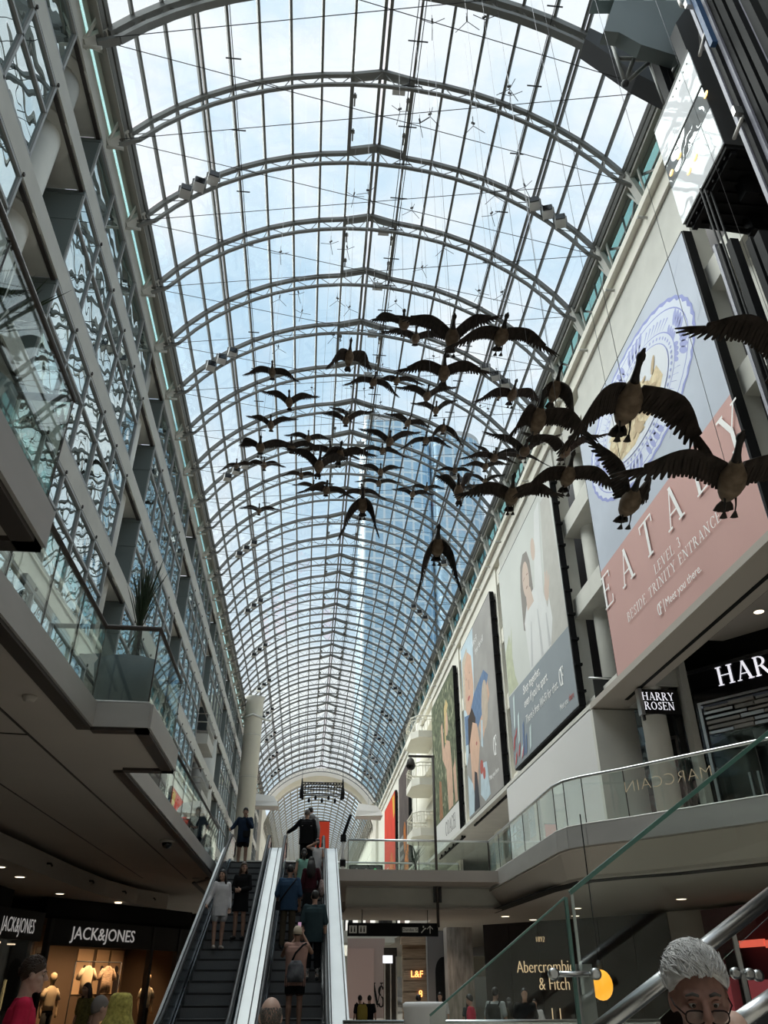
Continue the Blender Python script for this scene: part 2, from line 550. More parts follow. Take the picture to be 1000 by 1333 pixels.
for k in range(KMIN, KMAX + 1):
    inst('rib', rib_big if k == 1 else rib_me, roof, (0, ribY(k), 0))
# purlins: every segment line, the third from each eave doubled, a broad double ridge
Y0V, Y1V = ribY(KMIN), ribY(KMAX)
for i in range(NSEG + 1):
    p = vault_pt(i, RV - 0.02)
    up = Vector((p.x - XC, 0, p.z - ZC))
    side = Vector((up.z, 0, -up.x)).normalized()
    mb = MB()
    offs = [0.0]
    w = 0.075
    if i in (3, 15): offs = [-0.07, 0.07]
    if i == 9: offs = [-0.085, 0.085]; w = 0.10
    if i in (0, 18): offs = [-0.02, 0.16 if i == 0 else -0.18]; w = 0.12
    for o in offs:
        q = p + side * o
        mb.bar((q.x, Y0V, q.z), (q.x, Y1V, q.z), w, 0.10, up)
    mb.build('purlin' if i != 9 else 'ridge_beam', M_STEEL, roof)
# glass panes: nearest 16 bays pane by pane, the rest as one part
step_len = 2 * RV * math.sin(THM / NSEG)
pane_w, pane_l = step_len - 0.06, RIBD - 0.06
pane_me = MB().box(-pane_w / 2, pane_w / 2, -pane_l / 2, pane_l / 2, -0.008, 0.008).mesh('pane', M_ROOFGL)
far_panes = MB()
for k in range(KMIN, KMAX):
    yc = ribY(k) + RIBD / 2
    for i in range(NSEG):
        a, b = vault_pt(i, RV + 0.05), vault_pt(i + 1, RV + 0.05)
        c = (a + b) / 2
        ang = math.atan2(b.z - a.z, b.x - a.x)
        if 1 <= k <= 16:
            inst('pane', pane_me, roof, (c.x, yc, c.z), (0, -ang, 0))
        else:
            ux = Vector((math.cos(ang), 0, math.sin(ang))) * pane_w / 2
            uy = Vector((0, pane_l / 2, 0))
            cc = Vector((c.x, yc, c.z))
            un = Vector((-math.sin(ang), 0, math.cos(ang))) * .008
            V = [cc - ux - uy - un, cc + ux - uy - un, cc + ux + uy - un, cc - ux + uy - un, cc - ux - uy + un, cc + ux - uy + un, cc + ux + uy + un, cc - ux + uy + un]
            far_panes.add(V, [(0, 3, 2, 1), (4, 5, 6, 7), (0, 1, 5, 4), (1, 2, 6, 5), (2, 3, 7, 6), (3, 0, 4, 7)])
tag(far_panes.build('glazing', M_ROOFGL, roof), kind='stuff')
# opening vents beside the ridge: heavy frames in every second bay, with their winding gear
vent = MB()
for s in (-1, 1):
    a = vault_pt(9, RV - .1); b = vault_pt(9 + s, RV - .1)
    for y in (0.12, RIBD - 0.12):
        vent.bar((a.x, y, a.z), (b.x, y, b.z), 0.16, 0.14, (0, 0, 1))
    vent.bar((b.x, 0, b.z), (b.x, RIBD, b.z), 0.12, 0.16, (0, 0, 1))
    for y in (0.5, 1.7):
        vent.bar((b.x - s * .10, y, b.z - .12), (b.x - s * .10, y + .42, b.z - .12), .05, .05)
        vent.bar((b.x - s * .16, y + .1, b.z - .12), (b.x - s * .04, y + .1, b.z - .12), .08, .10)
vent_me = vent.mesh('vent_frame', M_STEEL)
for k in list(range(0, 12, 2)) + list(range(12, 34, 2)):
    inst('vent_frame', vent_me, roof, (0, ribY(k), 0))
# maintenance track right of the ridge: twin rails with rungs
tr = MB()
pt = vault_pt(10, RV - .32)
for o in (-.11, .11):
    tr.bar((pt.x + o, ribY(0), pt.z), (pt.x + o, ribY(34), pt.z), .025, .025)
for j in range(0, 66):
    y = ribY(0) + j * 1.35
    tr.bar((pt.x - .3, y, pt.z), (pt.x + .3, y, pt.z), .03, .03)
tr.build('service_rail', M_DKGREY, roof)
pt = vault_pt(3, RV - .30)
pt2 = vault_pt(14, RV - .30)
tr = MB()
for p in (vault_pt(4, RV - .25), vault_pt(14, RV - .25)):
    tr.bar((p.x, ribY(0), p.z), (p.x, ribY(34), p.z), .02, .02)
    for j in range(40):
        y = ribY(0) + j * 2.2
        tr.bar((p.x - .22, y, p.z), (p.x + .22, y, p.z), .03, .03)
tr.build('conduit', M_DKGREY, roof)
# tie cables crossing from eave to eave
for k in range(0, 14):
    for (ka, kb) in ((k, k + 1), (k + 1, k)):
        MB().tube([(XC - HW - .2, ribY(ka), ZE - .3), (XC + HW - .1, ribY(kb), ZE - .3)], 0.011, 5).build('tie_cable', M_DKGREY, roof)
# eave beams, shoes and teal clerestory strips
for sgn, name in ((-1, 'left'), (1, 'right')):
    xe = XC + sgn * HW
    mb = MB()
    mb.bar((xe + sgn * .12, Y0V, ZE + .05), (xe + sgn * .12, Y1V, ZE + .05), .26, .22)
    mb.bar((xe + sgn * .02, Y0V, ZE - .22), (xe + sgn * .02, Y1V, ZE - .22), .10, .10)
    mb.bar((xe + sgn * .30, Y0V, ZE - .02), (xe + sgn * .30, Y1V, ZE - .02), .12, .16)
    mb.build('eave_beam', M_GUTTER, roof)
    shoe = MB()
    zb = -0.55 if sgn < 0 else -1.75
    shoe.bar((xe - sgn * .05, 0, ZE + .02), (xe + sgn * .42, 0, ZE + zb), .16, .26, (0, 1, 0))
    shoe.bar((xe + sgn * .05, -.45, ZE - .1), (xe + sgn * .42, 0, ZE + zb), .05, .07, (0, 1, 0))
    shoe.bar((xe + sgn * .05, .45, ZE - .1), (xe + sgn * .42, 0, ZE + zb), .05, .07, (0, 1, 0))
    shoe.tube([(xe + sgn * .42, 0, ZE + zb - .12), (xe - sgn * .05, 0, ZE + zb - .12)], .045, 8)
    shoe_me = shoe.mesh('rib_shoe', M_CONC)
    for k in range(KMIN, KMAX + 1):
        inst('rib_shoe', shoe_me, roof, (0, ribY(k), 0))
    cl = MB()
    if sgn < 0:
        z0, z1, xx = 20.02, 20.32, -6.42
    else:
        z0, z1, xx = 18.75, 20.3, 8.78
    cl.box(xx - .01, xx + .01, Y0V, Y1V, z0, z1)
    tag(cl.build('clerestory_glass', M_TEAL, roof), kind='stuff')
    if sgn > 0:
        zz = MB()
        for k in range(KMIN, KMAX):
            y = ribY(k)
            zz.bar((8.7, y, 20.2), (8.7, y + RIBD / 2, 18.75), .07, .07, (1, 0, 0))
            zz.bar((8.7, y + RIBD / 2, 18.75), (8.7, y + RIBD, 20.2), .07, .07, (1, 0, 0))
            zz.bar((8.7, y + RIBD / 2, 18.75), (8.7, y + RIBD / 2, 20.2), .05, .05, (1, 0, 0))
        zz.bar((8.72, Y0V, 19.5), (8.72, Y1V, 19.5), .05, .06)
        zz.build('clerestory_frame', M_STEEL, roof)

# triple floodlights clamped to every third rib, on both flanks of the vault
def floodlight(label, grp):
    t = thing('floodlight', label, 'spotlight', group=grp)
    MB().box(-.17, .17, -.22, .13, -.13, .13).build('housing', M_DRYW, t)
    MB().box(-.15, .15, -.26, -.22, -.11, .11).build('lens', M_BLACKG, t)
    MB().bar((-.2, 0, .0), (-.2, 0, .26), .03, .05).bar((.2, 0, 0), (.2, 0, .26), .03, .05).bar((-.2, 0, .26), (.2, 0, .26), .05, .03).build('bracket', M_STEEL, t)
    return t
ORD = ['nearest', 'second', 'third', 'fourth', 'fifth', 'sixth', 'seventh', 'eighth', 'ninth', 'tenth', 'eleventh', 'twelfth']
TRI = ['lowest', 'middle', 'topmost']
proto = None
for sgn, side in ((-1, 'left'), (1, 'right')):
    for j, k in enumerate((3, 6, 9, 12, 15, 18, 21, 24, 27, 30, 33)):
        for q, fi in enumerate((1.55, 2.15, 2.75)):
            i = fi if sgn < 0 else NSEG - fi
            p = vault_pt(i, RV - .42, False)
            lab = f'white box floodlight, {TRI[q]} of three, {ORD[j]} lit rib, {side} flank of the roof'
            if proto is None:
                o = proto = floodlight(lab, 'roof rib floodlights')
            else:
                o = copy_tree(proto); o['label'] = lab
            o.location = (p.x, ribY(k) - .18, p.z)
            o.rotation_euler = (0, 0, R(-18 * sgn))
# small white speaker boxes just right of the ridge
proto = None
for j, k in enumerate((2, 4, 5, 6, 7, 9)):
    p = vault_pt(9.55, RV - .38, False)
    lab = f'small white box hung just right of the roof ridge, {ORD[j]} of its row'
    if proto is None:
        proto = o = thing('ceiling_speaker', lab, 'speaker', group='white boxes by the ridge')
        MB().box(-.2, .2, -.1, .1, -.12, .12).build('cabinet', M_DRYW, o)
        MB().bar((0, 0, .12), (0, 0, .3), .04, .04).build('bracket', M_STEEL, o)
    else:
        o = copy_tree(proto); o['label'] = lab
    o.location = (p.x, ribY(k) + (.2), p.z - .02)

# ---- far end: heavy white arch and the lower vault beyond it
arch = struct('trim_1')
YA = 105.2
mb = MB()
for i in range(NSEG):
    a, b = vault_pt(i, RV + .1, False), vault_pt(i + 1, RV + .1, False)
    c, d = vault_pt(i, RV - .95, False), vault_pt(i + 1, RV - .95, False)
    V = [(p.x, y, p.z) for y in (YA, YA + 3.5) for p in (a, b, d, c)]
    mb.add(V, [(0, 1, 2, 3), (7, 6, 5, 4), (0, 4, 5, 1), (3, 2, 6, 7)])
mb.build('arch_fascia', M_WHITE, arch)
far = struct('ceiling_far')
R2 = RV - 1.0
def v2(i, r=R2): 
    t = -R(98) + 2 * R(98) * i / 24
    return Vector((XC + r * math.sin(t), 0, ZC + r * math.cos(t)))
f2 = MB(); gl2 = MB()
for k in range(0, 40):
    y = YA + 4 + k * 2.3
    for i in range(24):
        f2.bar(*( (p.x, y, p.z) for p in (v2(i), v2(i + 1))), .20, .24, v2(i + .5) - Vector((XC, 0, ZC)))
for i in range(25):
    p = v2(i)
    f2.bar((p.x, YA + 4, p.z), (p.x, YA + 94, p.z), .12, .14, p - Vector((XC, 0, ZC)))
for i in range(24):
    a, b = v2(i, R2 + .1), v2(i + 1, R2 + .1)
    gl2.add([(a.x, YA + 4, a.z), (b.x, YA + 4, b.z), (b.x, YA + 94, b.z), (a.x, YA + 94, a.z)], [(0, 1, 2, 3)])
tag(f2.build('far_rib', M_GUTTER, far), kind='stuff')
tag(gl2.build('far_glazing', M_ROOFGL, far), kind='stuff')
ew = MB()
for i in range(-8, 9):
    ew.bar((XC + i * .9, YA + 94, -1), (XC + i * .9, YA + 94, 24), .12, .12, (0, 1, 0))
for z in range(0, 24):
    ew.bar((XC - 7.5, YA + 94, z), (XC + 7.5, YA + 94, z), .12, .12)
tag(ew.build('end_grid', M_CONC, far), kind='stuff')

# ================================================================ LEFT FACADE (offices behind reflective glass)
XL = -6.4
MOD = 10.9
NMOD = range(-2, 9)
BEAMS = [(19.35, 20.0), (17.15, 17.75), (13.95, 14.55), (10.75, 11.35), (7.55, 8.15), (4.35, 4.95)]
wl = struct('wall_left')
YB0, YB1 = -14.0, 104.0
for bi, (z0, z1) in enumerate(BEAMS):
    mb = MB()
    # front upstand with a chamfered lower lip
    mb.prism([(XL, z0), (XL, z1), (XL - .22, z1), (XL - .22, z0 + .02), (XL - .1, z0)], YB0, YB1, 'y')
    for n in NMOD:
        y = n * MOD
        # wide soffit block at each column, splayed at its near end
        zz0 = z0 + .03
        poly = [(XL - .01, y + 10.05), (XL - .01, y + 13.1), (XL - 1.55, y + 13.1), (XL - 1.55, y + 9.0), (XL - .45, y + 9.7)]
        mb.prism(poly[::-1], zz0, z1 - .02, 'z')
        # collar disc above the column
        if bi < 5:
            mb.lathe([(.86, -.07), (.86, .03)], 28, (XL - .86, y + 11.55, zz0))
            
    mb.build('spandrel_beam', M_CONC, wl)
    lip = MB()
    lip.bar((XL - .10, YB0, z0 - .03), (XL - .10, YB1, z0 - .03), .10, .07)
    lip.build('beam_gasket', M_BRONZE, wl)
col_me = MB().lathe([(.56, 3.0), (.56, 19.4)], 28).mesh('column', M_CONC)
for n in NMOD:
    inst('column', col_me, wl, (XL - .80, n * MOD + 11.6, 0))
# clamps: little dark bolts on each beam at each mullion
cl_me = MB().box(-.03, .06, -.05, .05, -.05, .07).mesh('clamp', M_BRONZE)
MULL = [13.15 + i * 1.63 for i in range(6)]
clamps = MB()
for (z0, z1) in BEAMS[1:]:
    for n in NMOD:
        for ym in MULL[1:]:
            y = ym + n * MOD
            clamps.box(XL - .02, XL + .035, y - .03, y + .03, z0 + .0, z0 + .07)
clamps.build('clamp', M_BRONZE, wl)
# window bays
XG = XL - .07
win_no = 0
floors = [(BEAMS[i + 1][1], BEAMS[i][0]) for i in range(5)] + [(3.0, 4.35)]
pane_cache = {}
def win_pane(w, h):
    key = (round(w, 2), round(h, 2))
    if key not in pane_cache:
        pane_cache[key] = MB().box(-.012, .012, -w / 2, w / 2, -h / 2, h / 2).mesh('pane', M_WINGL)
    return pane_cache[key]
for n in NMOD:
    win_no += 1
    w = struct(f'window_{win_no}')
    fr = MB(); ret = MB(); rec = MB(); farp = MB()
    single = n in (-1, 0, 1, 2, 3)
    for fi, (z0, z1) in enumerate(floors):
        if n == 3 and fi >= 2: continue
        h = z1 - z0
        zt = z1 - 1.05
        rows = [(z0, z1)] if h < 2 else [(z0, zt), (zt, z1)]
        for mi_, ym in enumerate(MULL):
            y = ym + n * MOD
            fr.bar((XG + .03, y, z0), (XG + .03, y, z1), .07, .07, (1, 0, 0))
        ya, yb = MULL[0] + n * MOD, MULL[-1] + n * MOD
        for z in ([z1 - .05, z0 + .05] + ([zt] if h >= 2 else [])):
            fr.bar((XG + .03, ya, z), (XG + .03, yb, z), .07, .075)
        for (a, b) in rows:
            for j in range(5):
                yc = (MULL[j] + MULL[j + 1]) / 2 + n * MOD
                if single:
                    p = inst('pane', win_pane(1.60, b - a - .02), w, (XG + random.uniform(-.006, .006), yc, (a + b) / 2), (0, 0, R(random.uniform(-.35, .35))))
                else:
                    farp.box(XG - .012, XG + .012, yc - .8, yc + .8, a + .01, b - .01)
        # grey side returns and the dark recess glazing behind the column
        for yy in (ya - .02, yb + .02):
            ret.box(XL - 1.6, XG + .02, yy - .03, yy + .03, z0, z1)
            ret.box(XL - 1.6, XG + .05, yy - .045, yy + .045, z1 - .16, z1)
            if h > 2: ret.box(XL - 1.6, XG + .05, yy - .045, yy + .045, zt - .05, zt + .03)
        rec.box(XL - 1.62, XL - 1.58, yb - MOD, ya, z0, z1)
    fr.build('mullion', M_FRAME, w)
    ret.build('side_return', M_RETURN, w)
    tag(rec.build('recess_glass', M_WINGL, w), kind='stuff')
    if not single:
        tag(farp.build('glazing', M_WINGL, w), kind='stuff')
# solid building mass behind the glass, and its roof
MB().box(-16, XL - 1.7, YB0, YB1, 2.9, 20.1).build('building_mass', M_DKGREY, wl)
# pier between the office bays and the balcony bay (Y 45..54): balconies and big round column
bal = struct('trim_2')
mb = MB()
for z in (12.2, 9.0, 5.8):
    mb.box(XL - 1.2, XL + .1, 47.2, 50.6, z, z + .6)
    for zz in (z + 1.15, z + 1.65):
        mb.tube([(XL - .9, 46.7, zz), (XL + .05, 46.7, zz), (XL + .05, 50.5, zz), (XL - .9, 50.5, zz)], .035, 6)
    for i in range(12):
        y = 46.7 + i * 3.8 / 11
        mb.tube([(XL + .05, y, z + .7), (XL + .05, y, z + 1.65)], .018, 4)
mb.build('balcony', M_CONC, bal)
MB().lathe([(.75, 3.0), (.75, 14.0)], 28, (XL - .75, 52.9, 0)).build('column', M_CONC, bal)
# tall free-standing round column further down the hall
big = struct('column')
big.location = (-5.0, 64.0, 0)
MB().lathe([(.72, 3), (.72, 20.3), (.85, 20.4)], 32).build('shaft', M_WHITE, big)
for z in (6.9, 10.5, 13.9, 17.2):
    MB().lathe([(.735, 0), (.735, .05)], 32, (0, 0, z)).build('joint_band', M_CONC, big)
MB().tube([(-.9, -.2, 18.6), (0, -.95, 18.75), (.95, -.1, 18.6), (1.3, 1.2, 18.9)], .10, 8).build('pipe', M_CONC, big)

# ================================================================ RIGHT WALL with the banners
XR = 8.75
wr = struct('wall_right')
mb = MB()
# frieze and cornice
mb.box(XR - .12, XR + .5, YB0, YB1, 18.0, 18.75)
mb.box(XR - .30, XR + .3, YB0, YB1, 18.55, 18.8)
mb.build('cornice', M_WHITE, wr)
PANELS = [(1.2, 8.6), (12.0, 20.4), (23.9, 33.2), (34.2, 44.0), (45.0, 56.2), (66.5, 79.0), (79.6, 104.0)]
for (ya, yb) in PANELS:
    MB().box(XR - .02, XR + .4, ya, yb, 7.2, 18.05).build('wall_panel', M_CONC if ya < 30 else M_WHITE, wr)
# panel joints: thin recessed shadow gaps as raised seams between cast panels
RB = [(17.0, 17.75), (13.9, 14.6), (10.7, 11.4), (7.2, 7.8)]
for a, b in ((8.6, 12.0), (20.4, 23.9), (33.2, 34.2), (44.0, 45.0), (56.2, 66.5), (79.0, 79.6)):
    rm = MB()
    for (z0, z1) in RB:
        rm.box(XR + .05, XR + 1.5, a, b, z0, z1)
    rm.build('cross_beam', M_CONC if a < 30 else M_WHITE, wr)
    MB().box(XR + 1.5, XR + 1.7, a - .2, b + .2, 3.0, 18.1).build('recess_back', M_CONC if a < 30 else M_WHITE, wr)
    if b - a > 2:
        yc = (a + b) / 2 if a > 50 else b - 2.7
        if a < 30:
            MB().lathe([(.34, 3.0), (.34, 18.1)], 20, (XR + .75, b - .75, 0)).build('column', M_CONC, wr)
            MB().lathe([(.34, 3.0), (.34, 18.1)], 20, (XR + .75, a + .35, 0)).build('column', M_CONC, wr)
            MB().box(XR + 1.45, XR + 1.5, a + .5, b - 1.4, 7.9, 18).build('recess_glass', M_DKGREY, wr)
MB().box(XR + 1.7, XR + 10, YB0, YB1, 8.7, 20.1).build('building_mass', M_DKGREY, wr)
# bare low wall under the banners and the beam carrying the shopfronts
MB().box(8.4, 8.8, 22.7, 34.0, 3.0, 7.2).build('low_wall', M_DRYW, wr)
MB().box(8.4, 11.5, 22.5, 22.7, 3.0, 7.12).build('low_wall_return', M_CONC, wr)
# white rounded balconies beside the fourth banner
bal = struct('trim_3')
MB().lathe([(1.25, 3.0), (1.25, 18.3)], 32, (9.6, 63.2, 0)).build('column', M_WHITE, bal)
for z in (15.6, 12.2, 8.8, 5.4):
    b = MB()
    b.prism([(XR + .4, 57.0), (XR + .4, 61.8), (XR - 1.0, 61.8), (XR - 1.5, 61.0), (XR - 1.5, 57.8), (XR - 1.0, 57.0)], z, z + .5, 'z')
    pts = [(XR + .1, 57.05), (XR - .95, 57.05), (XR - 1.45, 57.85), (XR - 1.45, 61.0), (XR - .95, 61.75), (XR + .1, 61.75)]
    b.tube([(x, y, z + 1.6) for x, y in pts], .05, 6)
    b.tube([(x, y, z + 1.35) for x, y in pts], .03, 6)
    b.build('balcony', M_WHITE, bal)
    b = MB()
    for q in range(len(pts) - 1):
        for j in range(5):
            t = j / 5
            x = pts[q][0] * (1 - t) + pts[q + 1][0] * t; y = pts[q][1] * (1 - t) + pts[q + 1][1] * t
            b.bar((x, y, z + .5), (x, y, z + 1.6), .03, .03)
    b.build('baluster', M_WHITE, bal)

# ================================================================ FLOORS, SLABS, BRIDGE
fl = struct('floor')
MB().box(-14, 16, -14, 200, -1.9, -1.6).build('floor_tile', M_TILE, fl)
MB().box(-14, 16, -14.3, -14, -1.6, 24).build('back_wall', M_CONC, struct('wall_back'))

# left gallery slab (level 2): its edge steps in and out
LEDGE = [(-2.03, -14), (-2.03, 5.12), (-2.74, 5.12), (-2.74, 9.78), (-2.05, 9.78), (-2.05, 12.05), (-2.76, 12.05), (-2.70, 25.4), (-3.4, 27.0), (-3.4, 104)]
slab_l = struct('floor_left')
poly = LEDGE + [(-9.2, 104), (-9.2, -14)]
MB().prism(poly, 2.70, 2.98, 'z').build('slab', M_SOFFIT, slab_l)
def ribbon(name, edge, z0, z1, t, m, parent, out=1):
    """a thin upright band following a plan polyline"""
    for i in range(len(edge) - 1):
        a = Vector((*edge[i], 0)); b = Vector((*edge[i + 1], 0))
        d = (b - a).normalized(); nn = Vector((d.y, -d.x, 0)) * out * t
        V = [a, b, b + nn, a + nn]
        V = [(p.x, p.y, z0) for p in V] + [(p.x, p.y, z1) for p in V]
        MB().add(V, [(0, 3, 2, 1), (4, 5, 6, 7), (0, 1, 5, 4), (1, 2, 6, 5), (2, 3, 7, 6), (3, 0, 4, 7)]).build(name, m, parent)
ribbon('edge_fascia', LEDGE, 2.70, 3.0, .03, M_FASCIA, slab_l)
ribbon('edge_trim', LEDGE, 2.66, 2.72, -.16, M_BRONZE, slab_l)
# soffit joints
sj = MB()
sj.bar((-3.6, -10, 2.695), (-3.6, 26, 2.695), .03, .012)
sj.bar((-4.9, -10, 2.695), (-4.9, 26, 2.695), .02, .012)
sj.bar((-9, 9.4, 2.695), (-3.6, 10.2, 2.695), .03, .012)
sj.build('soffit_joint', M_BRONZE, slab_l)
# lowered bulkhead over the shop fronts, curving
bk = [(-6.2, -14), (-6.2, 14), (-6.05, 18), (-5.95, 22), (-5.75, 25), (-5.3, 27.6), (-4.6, 29.2)]
poly = bk + [(-4.6, 30.5), (-9.2, 30.5), (-9.2, -14)]
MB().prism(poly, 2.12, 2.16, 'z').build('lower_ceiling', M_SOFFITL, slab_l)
ribbon('bulkhead_face', bk, 2.12, 2.55, .03, M_SOFFITL, slab_l)
def downlight(loc, lab, power, r=.11, rect=False):
    o = thing('downlight', lab, 'ceiling light', loc, group='recessed ceiling lights')
    MB().lathe([(r, -.012), (r + .03, -.012), (r + .03, .0)], 20).build('trim_ring', M_DRYW, o)
    MB().lathe([(r * .95, -.016), (r * .95, -.012)], 20).build('lens', M_LAMP, o)
    if power:
        ld = bpy.data.lights.new('downlight_lamp', 'SPOT')
        ld.energy = power; ld.color = (1, .84, .66); ld.spot_size = R(110); ld.spot_blend = .6; ld.shadow_soft_size = .1
        lo = bpy.data.objects.new('lamp', ld); COL.objects.link(lo); lo.parent = o; lo.location = (0, 0, -.06)
    return o
for i, (u, v) in enumerate(((26, 1141), (78, 1163), (117, 1179), (148, 1192), (0, 1128))):
    p = atZ(u, v, 2.12)
    downlight((p.x, p.y, 2.12), f'round recessed downlight in the ceiling before the dark clothes shop, {ORD[i]} of the curved row', 18 if i % 2 == 0 else 0)
# sprinkler / hook row on the bulkhead face
for i in range(5):
    p = Vector((*[bk[2 + i][j] * .5 + bk[1 + i][j] * .5 for j in (0, 1)], 2.36)) if i < 4 else Vector((-5.0, 28.4, 2.36))
    MB().tube([(p.x, p.y, p.z), (p.x + .12, p.y, p.z), (p.x + .16, p.y, p.z - .06)], .025, 6).build('hook', M_BRONZE, slab_l)
# smoke detector and dome camera under the slab
p = atZ(39, 906, 2.70)
o = thing('smoke_detector', 'small white smoke detector on the dark gallery soffit', 'smoke detector', (p.x, p.y, 2.70))
MB().lathe([(.03, -.06), (.06, -.055), (.075, -.02), (.08, 0)], 18).build('housing', M_SOFFITL, o)
p = atZ(218, 1094, 2.70)
o = thing('security_camera', 'dark dome security camera under the left gallery edge', 'camera', (p.x, p.y, 2.70))
MB().lathe([(.14, -.05), (.16, -.03), (.16, 0)], 20).build('base', M_SOFFITL, o)
MB().ball((0, 0, -.06), .11).build('dome', M_BLACKG, o)

# right gallery (level 2)
REDGE = [(5.95, 104), (5.95, 27.2), (5.80, 20.4), (5.76, 18.8), (5.84, 18.2), (6.12, 17.72), (6.80, 16.9), (8.56, 14.46), (11.2, 10.9), (11.2, -14)]
slab_r = struct('floor_right')
poly = REDGE + [(14, -14), (14, 104)]
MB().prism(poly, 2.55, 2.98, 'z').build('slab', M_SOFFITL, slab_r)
ribbon('edge_fascia', REDGE[1:], 2.58, 3.0, .04, M_FASCIA, slab_r)
# deep sloping soffit under the rounded corner
lowp = [(6.35, 29.0), (6.3, 22.6), (6.25, 20.0), (6.5, 18.9), (7.2, 18.2), (8.9, 15.7), (11.6, 12.0), (11.6, -14)]
top = [(5.97, 27.2), (5.82, 20.4), (5.78, 18.8), (6.14, 17.74), (6.82, 16.92), (8.58, 14.48), (11.22, 10.92), (11.22, -14)]
mb = MB()
for i in range(len(lowp) - 1):
    mb.add([(*top[i], 2.58), (*top[i + 1], 2.58), (*lowp[i + 1], 2.12), (*lowp[i], 2.12)], [(0, 1, 2, 3)])
mb.build('slope_soffit', M_SOFFITL, slab_r)
MB().prism(lowp + [(14, -14), (14, 29)], 2.06, 2.12, 'z').build('low_soffit', M_SOFFITL, slab_r)
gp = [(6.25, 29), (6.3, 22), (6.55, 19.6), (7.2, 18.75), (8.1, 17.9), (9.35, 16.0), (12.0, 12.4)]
gm_ = MB()  # flat black strip: the shade of a soffit recess put in as colour
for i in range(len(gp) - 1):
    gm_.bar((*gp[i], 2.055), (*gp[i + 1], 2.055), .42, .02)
gm_.build('recess_shade_strip', M_BLACK, slab_r)
# bridge across at the escalator heads, with its beam
br = struct('floor_bridge')
MB().box(-3.4, 6.0, 25.75, 32.9, 2.66, 2.98).build('deck', M_SOFFIT, br)
MB().box(1.28, 6.0, 27.16, 27.24, 2.62, 3.0).build('edge_fascia', M_FASCIA, br)
MB().box(1.28, 6.3, 27.5, 28.0, 2.06, 2.64).build('bridge_beam', M_CONC, br)
MB().box(1.28, 6.3, 27.4, 32.5, 2.02, 2.08).build('bridge_soffit', M_SOFFIT, br)
MB().box(-3.4, 6.0, 32.8, 32.9, 2.3, 3.0).build('edge_fascia', M_FASCIA, br)
# second bridge far down the hall, under which the lower mall opens
MB().box(-3.4, 6.0, 58, 62, 2.3, 3.0).build('deck', M_CONC, br)

# ---- glass guards: one part per pane, with a top rail
def guard(name, label, edge, pane_len, z0=3.0, z1=4.02, rail=M_CHROME, rail_r=.035, inset=0.0, mid=None):
    g = thing(name, label, 'railing')
    e = [Vector((x, y, 0)) for x, y in edge]
    for i in range(len(e) - 1):
        a, b = e[i], e[i + 1]
        ln = (b - a).length
        n = max(1, round(ln / pane_len))
        d = (b - a) / n
        for j in range(n):
            p = a + d * j; q = a + d * (j + 1)
            u = d.normalized() * .012
            MB().bar((p.x + u.x, p.y + u.y, (z0 + z1) / 2), (q.x - u.x, q.y - u.y, (z0 + z1) / 2), .016, z1 - z0, (0, 0, 1)).build('glass_pane', M_GUARDGL, g)
    for i in range(len(e) - 1):
        n = max(1, round((e[i + 1] - e[i]).length / pane_len))
        for j in range(n + (i == len(e) - 2)):
            p = e[i].lerp(e[i + 1], j / n)
            MB().box(p.x - .009, p.x + .009, p.y - .009, p.y + .009, z0, z1).build('pane_joint', M_BRONZE, g)
    MB().tube([(p.x, p.y, z1 + .03) for p in e], rail_r, 8).build('top_rail', rail, g)
    MB().tube([(p.x, p.y, z0 + .02) for p in e], .03, 6).build('base_channel', M_FASCIA, g)
    return g
guard('glass_guard', 'glass guard with black rail along the near left gallery end, a spiky plant behind', [(-2.06, -6), (-2.06, 5.05), (-2.74, 5.05)], 1.5, z1=4.0, rail=M_BRONZE)
guard('glass_guard', 'glass guard with black rail on the recessed left gallery edge before the grey planter', [(-2.80, 5.3), (-2.80, 9.8), (-2.10, 9.83), (-2.10, 11.95), (-2.8, 12.0)], 1.25, z1=4.0, rail=M_BRONZE)
guard('glass_guard', 'glass guard on the left gallery beside the escalator head, a man standing behind it', [(-2.80, 12.1), (-2.76, 25.4)], 1.5, z1=4.0, rail=M_BRONZE)
guard('glass_guard', 'curved glass guard with steel rail on the right gallery', REDGE[1:-1], 1.9, z1=4.0)
guard('glass_guard', 'glass guard with thin steel rail along the near side of the bridge', [(1.3, 27.22), (5.93, 27.22)], 2.3, z1=4.0)
guard('glass_guard', 'glass guard with steel rail along the far side of the bridge', [(-3.3, 32.8), (5.93, 32.8)], 2.3, z1=4.0)

# ================================================================ SHELL OF THE LOWER MALL
lw = struct('wall_lower_left')
MB().box(-9.6, -9.2, -14, 200, -1.6, 3.0).build('shell', M_WALLD, lw)
rw = struct('wall_lower_right')
MB().box(14.0, 14.4, -14, 200, -1.6, 7.3).build('shell', M_WALLD, rw)
MB().box(8.4, 9.5, -14, 22.6, 7.16, 7.34).build('gallery_soffit', M_SOFFITL, rw)
MB().box(9.4, 14.2, -14, 22.6, 8.5, 8.7).build('gallery_ceiling', M_BLACK, rw)
MB().box(9.5, 9.56, -14, 22.6, 7.2, 8.5).build('soffit_riser', M_BLACK, rw)
MB().box(8.4, 14.2, 22.6, 104, 7.16, 7.34).build('gallery_soffit', M_CONC, rw)
MB().box(9.1, 9.2, -14, 21.6, 7.14, 7.18).build('soffit_groove', M_BLACK, rw)
MB().box(10.3, 14.0, -14, 19.6, 8.28, 8.5).build('raised_soffit', M_SOFFITL, rw)
eb = struct('wall_end')
MB().box(-14, 16, 199.6, 200, -1.6, 3.0).build('shell', M_CONC, eb)
# far upper flanks of the hall
MB().box(-9.2, -6.0, 104, 200, 2.9, 20).box(8.4, 12, 104, 200, 2.9, 20).build('far_flank', M_WHITE, eb)

